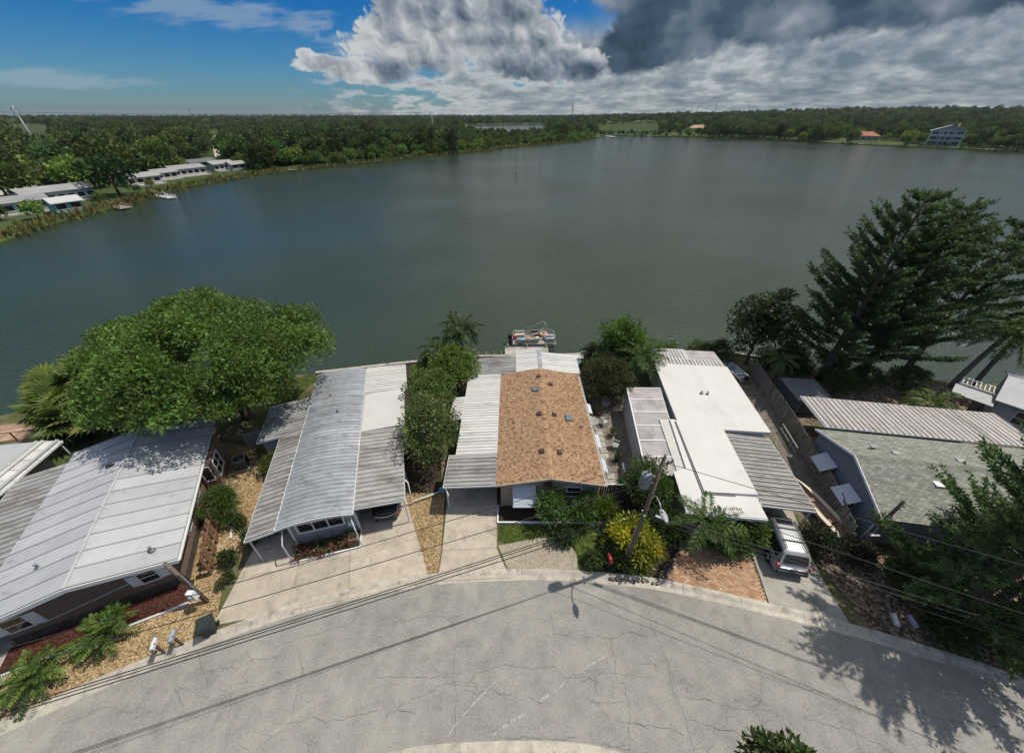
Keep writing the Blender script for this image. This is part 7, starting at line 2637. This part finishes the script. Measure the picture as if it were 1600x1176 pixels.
# ---- individual shore trees, in front and along the banks
far_tree('big dark rounded tree at the water among the left shore homes', *P(188, 306, 0).xy, 1.25, 1, None)
far_tree('dark conical tree standing in the shallows before the leaning pylon', *P(706, 240, 0).xy, 1.0, 3, None, squash=1.2)
LG = 'trees along the left shore and behind its homes'
WG = 'waterside trees of the wooded left bank'
RG = 'trees along the right shore'
n_l = 0
tries = 0
while n_l < 92 and tries < 6000:
    tries += 1
    u, v = random.uniform(-10, 400), random.uniform(216, 315)
    p = P(u, v, 0)
    s = random.uniform(0.85, 1.5)
    if p.y > 520 or not tree_ok(p.x, p.y, s) or shore_dist(p.x, p.y) < 14:
        continue
    if any(math.hypot(p.x - a, p.y - b_) < 5.2 * (s + c_) * 0.75 for a, b_, c_ in TREE_SPOTS):
        continue
    kk = random.randrange(5)
    far_tree('%s tree in the woods behind the %s' % (KIND[kk], near_home(p.x, p.y)), p.x, p.y, s, kk, LG)
    n_l += 1
n_w = 0
for q in far_pts:
    if not (-118 < q.x < 100 and q.y > 178):
        continue
    for rep in range(2):
        if n_w >= 130:
            break
        d = random.uniform(2.0, 16.0)
        # push inland (away from the lake, up and left)
        x, y = q.x - 0.75 * d + random.uniform(-2, 2), q.y + 0.66 * d + random.uniform(-2, 2)
        s = random.uniform(0.42, 0.8) * (1.0 if d > 6 else 0.75)
        if not tree_ok(x, y, s * 0.5) or any(math.hypot(x - a, y - b_) < 2.8 * (s + c_) for a, b_, c_ in TREE_SPOTS):
            continue
        kk = random.choice((0, 2, 2, 4, 0))
        far_tree('%s tree at the water %s' % (KIND[kk], band(u_of(x, y), BANK)), x, y, s, kk, WG)
        n_w += 1
n_r = 0
for q in far_pts:
    if q.x < 190 or q.y < 300:
        continue
    for rep in range(3):
        if n_r >= 120:
            break
        d = random.uniform(4, 45)
        x, y = q.x + 0.55 * d + random.uniform(-4, 4), q.y + 0.83 * d + random.uniform(-4, 4)
        s = random.uniform(0.75, 1.35)
        if not tree_ok(x, y, s) or any(math.hypot(x - a, y - b_) < 3.6 * (s + c_) for a, b_, c_ in TREE_SPOTS):
            continue
        kk = random.choice((0, 1, 1, 3, 2))
        far_tree('%s tree on the right shore %s' % (KIND[kk], band(u_of(x, y), RIGHT)), x, y, s, kk, RG)
        n_r += 1
for i, u in enumerate((944, 958, 973, 986, 1004, 1022, 1034, 1046, 1060, 1074)):
    p = P(u, 211.0, 0)
    far_tree(('small' if i < 6 else 'taller') + ' tree on the causeway, ' + ('first', 'second', 'third', 'fourth', 'fifth', 'sixth', 'seventh', 'eighth', 'ninth', 'last')[i] + ' from the left', p.x, p.y, random.uniform(0.28, 0.5) if i < 6 else random.uniform(0.6, 0.8), random.choice((3, 0)), 'trees on the causeway', squash=1.1)
nb_ = 0
for q in far_pts[::2]:
    if q.x > 150 and q.y > 300:
        x, y = q.x + 0.55 * 4 + random.uniform(-3, 3), q.y + 0.83 * 4 + random.uniform(-3, 3)
        s = random.uniform(0.22, 0.42)
        if tree_ok(x, y, s * 0.4) and abs(u_of(x, y) - 1348) > 24:
            far_tree('low shrub on the right bank ' + band(u_of(x, y), RIGHT), x, y, s, random.choice((0, 2, 4)), 'low shrubs on the right bank', name='far_shrub')
            nb_ += 1
    elif q.y < 215 and q.x < -90 and random.random() < 0.8:
        d = random.uniform(5, 30)
        x, y = q.x - 0.8 * d, q.y + 0.6 * d
        s = random.uniform(0.22, 0.5)
        if not any(math.hypot(x - a[0], y - a[1]) < a[2] * 1.05 + 1.5 for a in HOMES) and not inside((x, y), lake_poly):
            far_tree('small garden shrub beside the ' + near_home(x, y), x, y, s, random.choice((0, 2, 4)), 'shrubs in the left shore gardens', name='far_shrub')
            nb_ += 1
print('far trees', nb_, n_l, n_w, n_r)

# ---- the woods beyond: uncountable, one object
pts = []
for k in range(26000):
    lr = rng.random()
    r = 240 * (5200 / 240) ** lr
    a = R(rng.uniform(-62, 62))
    x, y = r * math.sin(a), r * math.cos(a)
    s = rng.uniform(0.75, 1.3)
    if r > 700:
        s *= 1.0 + min(0.5, (r - 700) / 4000)
    if y < 60 or not tree_ok(x, y, s) or shore_dist(x, y) < 18:
        continue
    # low growth only on the line of sight to the ponds
    u_ = 800 + FPX * x / (y * math.cos(PITCH) + CAM_H * math.sin(PITCH))
    if (725 < u_ < 860 or 930 < u_ < 1032) and r < 1150:
        s *= 0.42 if u_ < 900 else 0.3
    if r < 620 and any(abs(x - a_) + abs(y - b_) < 6 for a_, b_, _ in TREE_SPOTS):
        continue
    pts.append((x, y, elev(x, y) - 0.3, s))
print('wood points', len(pts))
me = bpy.data.meshes.new('woods')
me.from_pydata([p_[:3] for p_ in pts], [], [])
at_ = me.attributes.new('size', 'FLOAT', 'POINT')
at_.data.foreach_set('value', np.array([p_[3] for p_ in pts], dtype=np.float32))
woods = inst('woods', me, None)
tag(woods, 'dense dark green woods stretching to the horizon', 'woods', kind='stuff')
ng = bpy.data.node_groups.new('woods', 'GeometryNodeTree')
ng.interface.new_socket('Geometry', in_out='INPUT', socket_type='NodeSocketGeometry')
ng.interface.new_socket('Geometry', in_out='OUTPUT', socket_type='NodeSocketGeometry')
gi, go = ng.nodes.new('NodeGroupInput'), ng.nodes.new('NodeGroupOutput')
iop = ng.nodes.new('GeometryNodeInstanceOnPoints')
ng.links.new(gi.outputs[0], iop.inputs['Points'])
jn = ng.nodes.new('GeometryNodeJoinGeometry')
# instance the crown of one standing tree of each kind
seen = {}
for o in scene.objects:
    if o.name.startswith('crown') and o.data in FC and o.data.name not in seen:
        seen[o.data.name] = o
for o in seen.values():
    oi = ng.nodes.new('GeometryNodeObjectInfo')
    oi.transform_space = 'ORIGINAL'
    oi.inputs['Object'].default_value = o
    oi.inputs['As Instance'].default_value = True
    ng.links.new(oi.outputs['Geometry'], jn.inputs[0])
ng.links.new(jn.outputs[0], iop.inputs['Instance'])
iop.inputs['Pick Instance'].default_value = True
rv = ng.nodes.new('FunctionNodeRandomValue')
rv.data_type = 'FLOAT_VECTOR'
rv.inputs[0].default_value = (0, 0, 0)
rv.inputs[1].default_value = (0, 0, 6.28)
ng.links.new(rv.outputs[0], iop.inputs['Rotation'])
na_ = ng.nodes.new('GeometryNodeInputNamedAttribute')
na_.data_type = 'FLOAT'
na_.inputs['Name'].default_value = 'size'
ng.links.new(na_.outputs[0], iop.inputs['Scale'])
ng.links.new(iop.outputs[0], go.inputs[0])
woods.modifiers.new('woods', 'NODES').node_group = ng

# ---- reeds along the left shore
lv = Leaves()
pp = []
for q in far_pts:
    if q.x < 95 and q.y < 500:
        near = q.y < 200
        for k in range(46 if near else 22):
            d = random.uniform(-1.5, 6.5 if near else 3.0)
            pp.append((q.x - 0.80 * d + random.uniform(-2.2, 2.2), q.y + 0.6 * d + random.uniform(-2.2, 2.2), -0.45 if d < 0.5 else 0.0))
    elif q.x > 110 and random.random() < 0.8:
        for k in range(12):
            d = random.uniform(-1, 3)
            pp.append((q.x + 0.55 * d + random.uniform(-2.5, 2.5), q.y + 0.83 * d + random.uniform(-2.5, 2.5), -0.3))
pp = np.array(pp)
n = len(pp)
d = rng.normal(size=(n, 3)) * 0.35
d[:, 2] = 1
cc = np.array((0.085, 0.105, 0.028)) * (0.55 + 0.8 * rng.random((n, 1)))
cc[rng.random(n) < 0.3] = np.array((0.15, 0.135, 0.055))
lv.add(pp, d, 1.0 + 1.1 * rng.random(n), 0.55, cc, 0.0)
tag(inst('reeds', lv.mesh('reeds', FARLEAF), None), 'belt of green and straw coloured reeds along the far shores', 'reeds', kind='stuff')

# ---- docks and small craft on the far shores
FARW = mat('far_wood', (0.22, 0.19, 0.155), 0.9, var=0.2)


def far_dock(label, u, v, L_, W_, rz, m_=None, posts=5):
    p = P(u, v, 0)
    t = thing('far_dock', label, 'dock', (p.x, p.y, 0), rz)
    MB().box(-W_ / 2, W_ / 2, -L_, 0, -0.05, 0.1).build('deck', m_ or FARW, t)
    for i in range(posts):
        for s in (-1, 1):
            MB().box(s * W_ / 2 - 0.12, s * W_ / 2 + 0.12, -L_ * (i + 0.5) / posts - 0.12, -L_ * (i + 0.5) / posts + 0.12, -1.0, 0.8).build('post', WHITE if m_ else FARW, t)
    return t


far_dock('small grey dock by the big dark shore tree', 178, 322, 7, 3, R(65))
far_dock('white posted dock in the reeds below the cream home', 250, 306, 8, 2.5, R(62), SHWHITE)
far_dock('white railed dock by the shore lawn', 240, 300, 6, 2, R(62), SHWHITE)
far_dock('low brown jetty among the reeds of the wooded bank', 446, 264, 9, 3, R(50))
far_dock('small dock below the terracotta roofed house', 1345, 225, 8, 4, R(-40))
far_dock('small pale dock near the right edge of the far shore', 1545, 233, 8, 5, R(-45), SHWHITE)
far_dock('pale dock at the causeway before the second pond', 948, 212.6, 22, 8, R(10), SHWHITE)
far_dock('dark dock at the right end of the causeway', 1012, 212.4, 18, 6, R(-10))
for (u, v, lab) in [(952, 210.5, 'white moored boat at the left end of the causeway'), (968, 211.5, 'pale moored boat in the middle of the causeway'), (1000, 210.8, 'pale moored boat right of the causeway trees'), (181, 318, 'boat at the small grey dock by the big dark shore tree')]:
    p = P(u, v, 0)
    s_ = skiff(lab, (p.x, p.y, -0.3), R(80), 6.0 if v > 300 else 11.0, WHITE, CREAM)
    if v < 300:
        s_.scale = (2.2, 1.2, 1.8)
# navigation stake out in the lake
o = MB().tube([(0, 0, -1.5), (0, 0, 1.2)], 0.12, 8).box(-0.25, 0.25, -0.03, 0.03, 0.8, 1.3).build('lake_marker', DARK, None, tuple(P(806, 276, -0.45)))
tag(o, 'thin dark marker stake standing in the open lake', 'marker')

# ---- transmission poles
STEEL = mat('steel_pole', (0.40, 0.42, 0.43), 0.5, 0.4)
DSTEEL = mat('dark_steel', (0.06, 0.065, 0.07), 0.6, 0.3)


def pylon(label, base, h_, r_, m_, arms=3):
    t = thing('transmission_pole', label, 'pylon', base)
    MB().tube([(0, 0, -0.5), (0, 0, h_)], [r_, r_ * 0.45], 10).build('pole', m_, t)
    for k in range(arms):
        z = h_ - 1.2 - k * 2.6
        MB().beam((-2.2, 0, z), (2.2, 0, z), 0.28, 0.28).build('crossarm', m_, t)
        for s in (-1, 1):
            MB().lathe([(0.15, 0), (0.22, 0.3), (0.15, 0.6), (0.22, 0.9), (0.1, 1.1)], 8).build('insulator', INSUL, t, (s * 2.1, 0, z - 1.2))
    return t


pylon('tall pale steel power pole leaning at the far left of the picture', (-312, 285, 0), 26.6, 0.75, STEEL, 2)
pylon('thin far power pole above the left horizon', (-640, 900, 0), 32, 0.8, DSTEEL, 2)
pylon('grey power pole rising from the wooded bank left of the first pond', (-82, 460, 0), 25.2, 0.6, STEEL, 2)
pylon('dark tall power pole above the wooded point in the middle', (92, 690, 0), 36.5, 0.75, DSTEEL, 3)
pylon('left of the close pair of distant power poles right of the middle', (455, 1150, 0), 41, 0.8, DSTEEL, 2)
pylon('right of the close pair of distant power poles right of the middle', (470, 1150, 0), 41, 0.8, DSTEEL, 2)
pylon('tallest distant power pole right of the middle', (470, 1050, 0), 44, 0.8, DSTEEL, 3)
pylon('faint last power pole on the right horizon', (640, 1230, 0), 44, 0.7, DSTEEL, 2)
for k, (z0, z1) in enumerate(((25.2, 24.0), (23.0, 21.5), (19.5, 18.4))):
    cable(('highest', 'middle', 'lowest')[k] + ' of the thin far power lines strung across the left woods', (-420, 270, z0), (-82, 460, z1), 2.2, 0.09)


# ---- the air: even thin haze over the whole place
HZ = bpy.data.materials.new('haze')
HZ.use_nodes = True
t = HZ.node_tree
for n in list(t.nodes):
    if n.type == 'BSDF_PRINCIPLED':
        t.nodes.remove(n)
pv = t.nodes.new('ShaderNodeVolumePrincipled')
pv.inputs['Color'].default_value = (0.80, 0.88, 0.95, 1)
pv.inputs['Density'].default_value = HAZE_D
pv.inputs['Anisotropy'].default_value = 0.2
t.links.new(pv.outputs[0], t.nodes['Material Output'].inputs['Volume'])
hz = MB().box(-9500, 9500, -450, 9500, -6.5, 75).build('haze', HZ)
tag(hz, 'thin even haze in the air over the lake and woods', 'haze', kind='stuff')
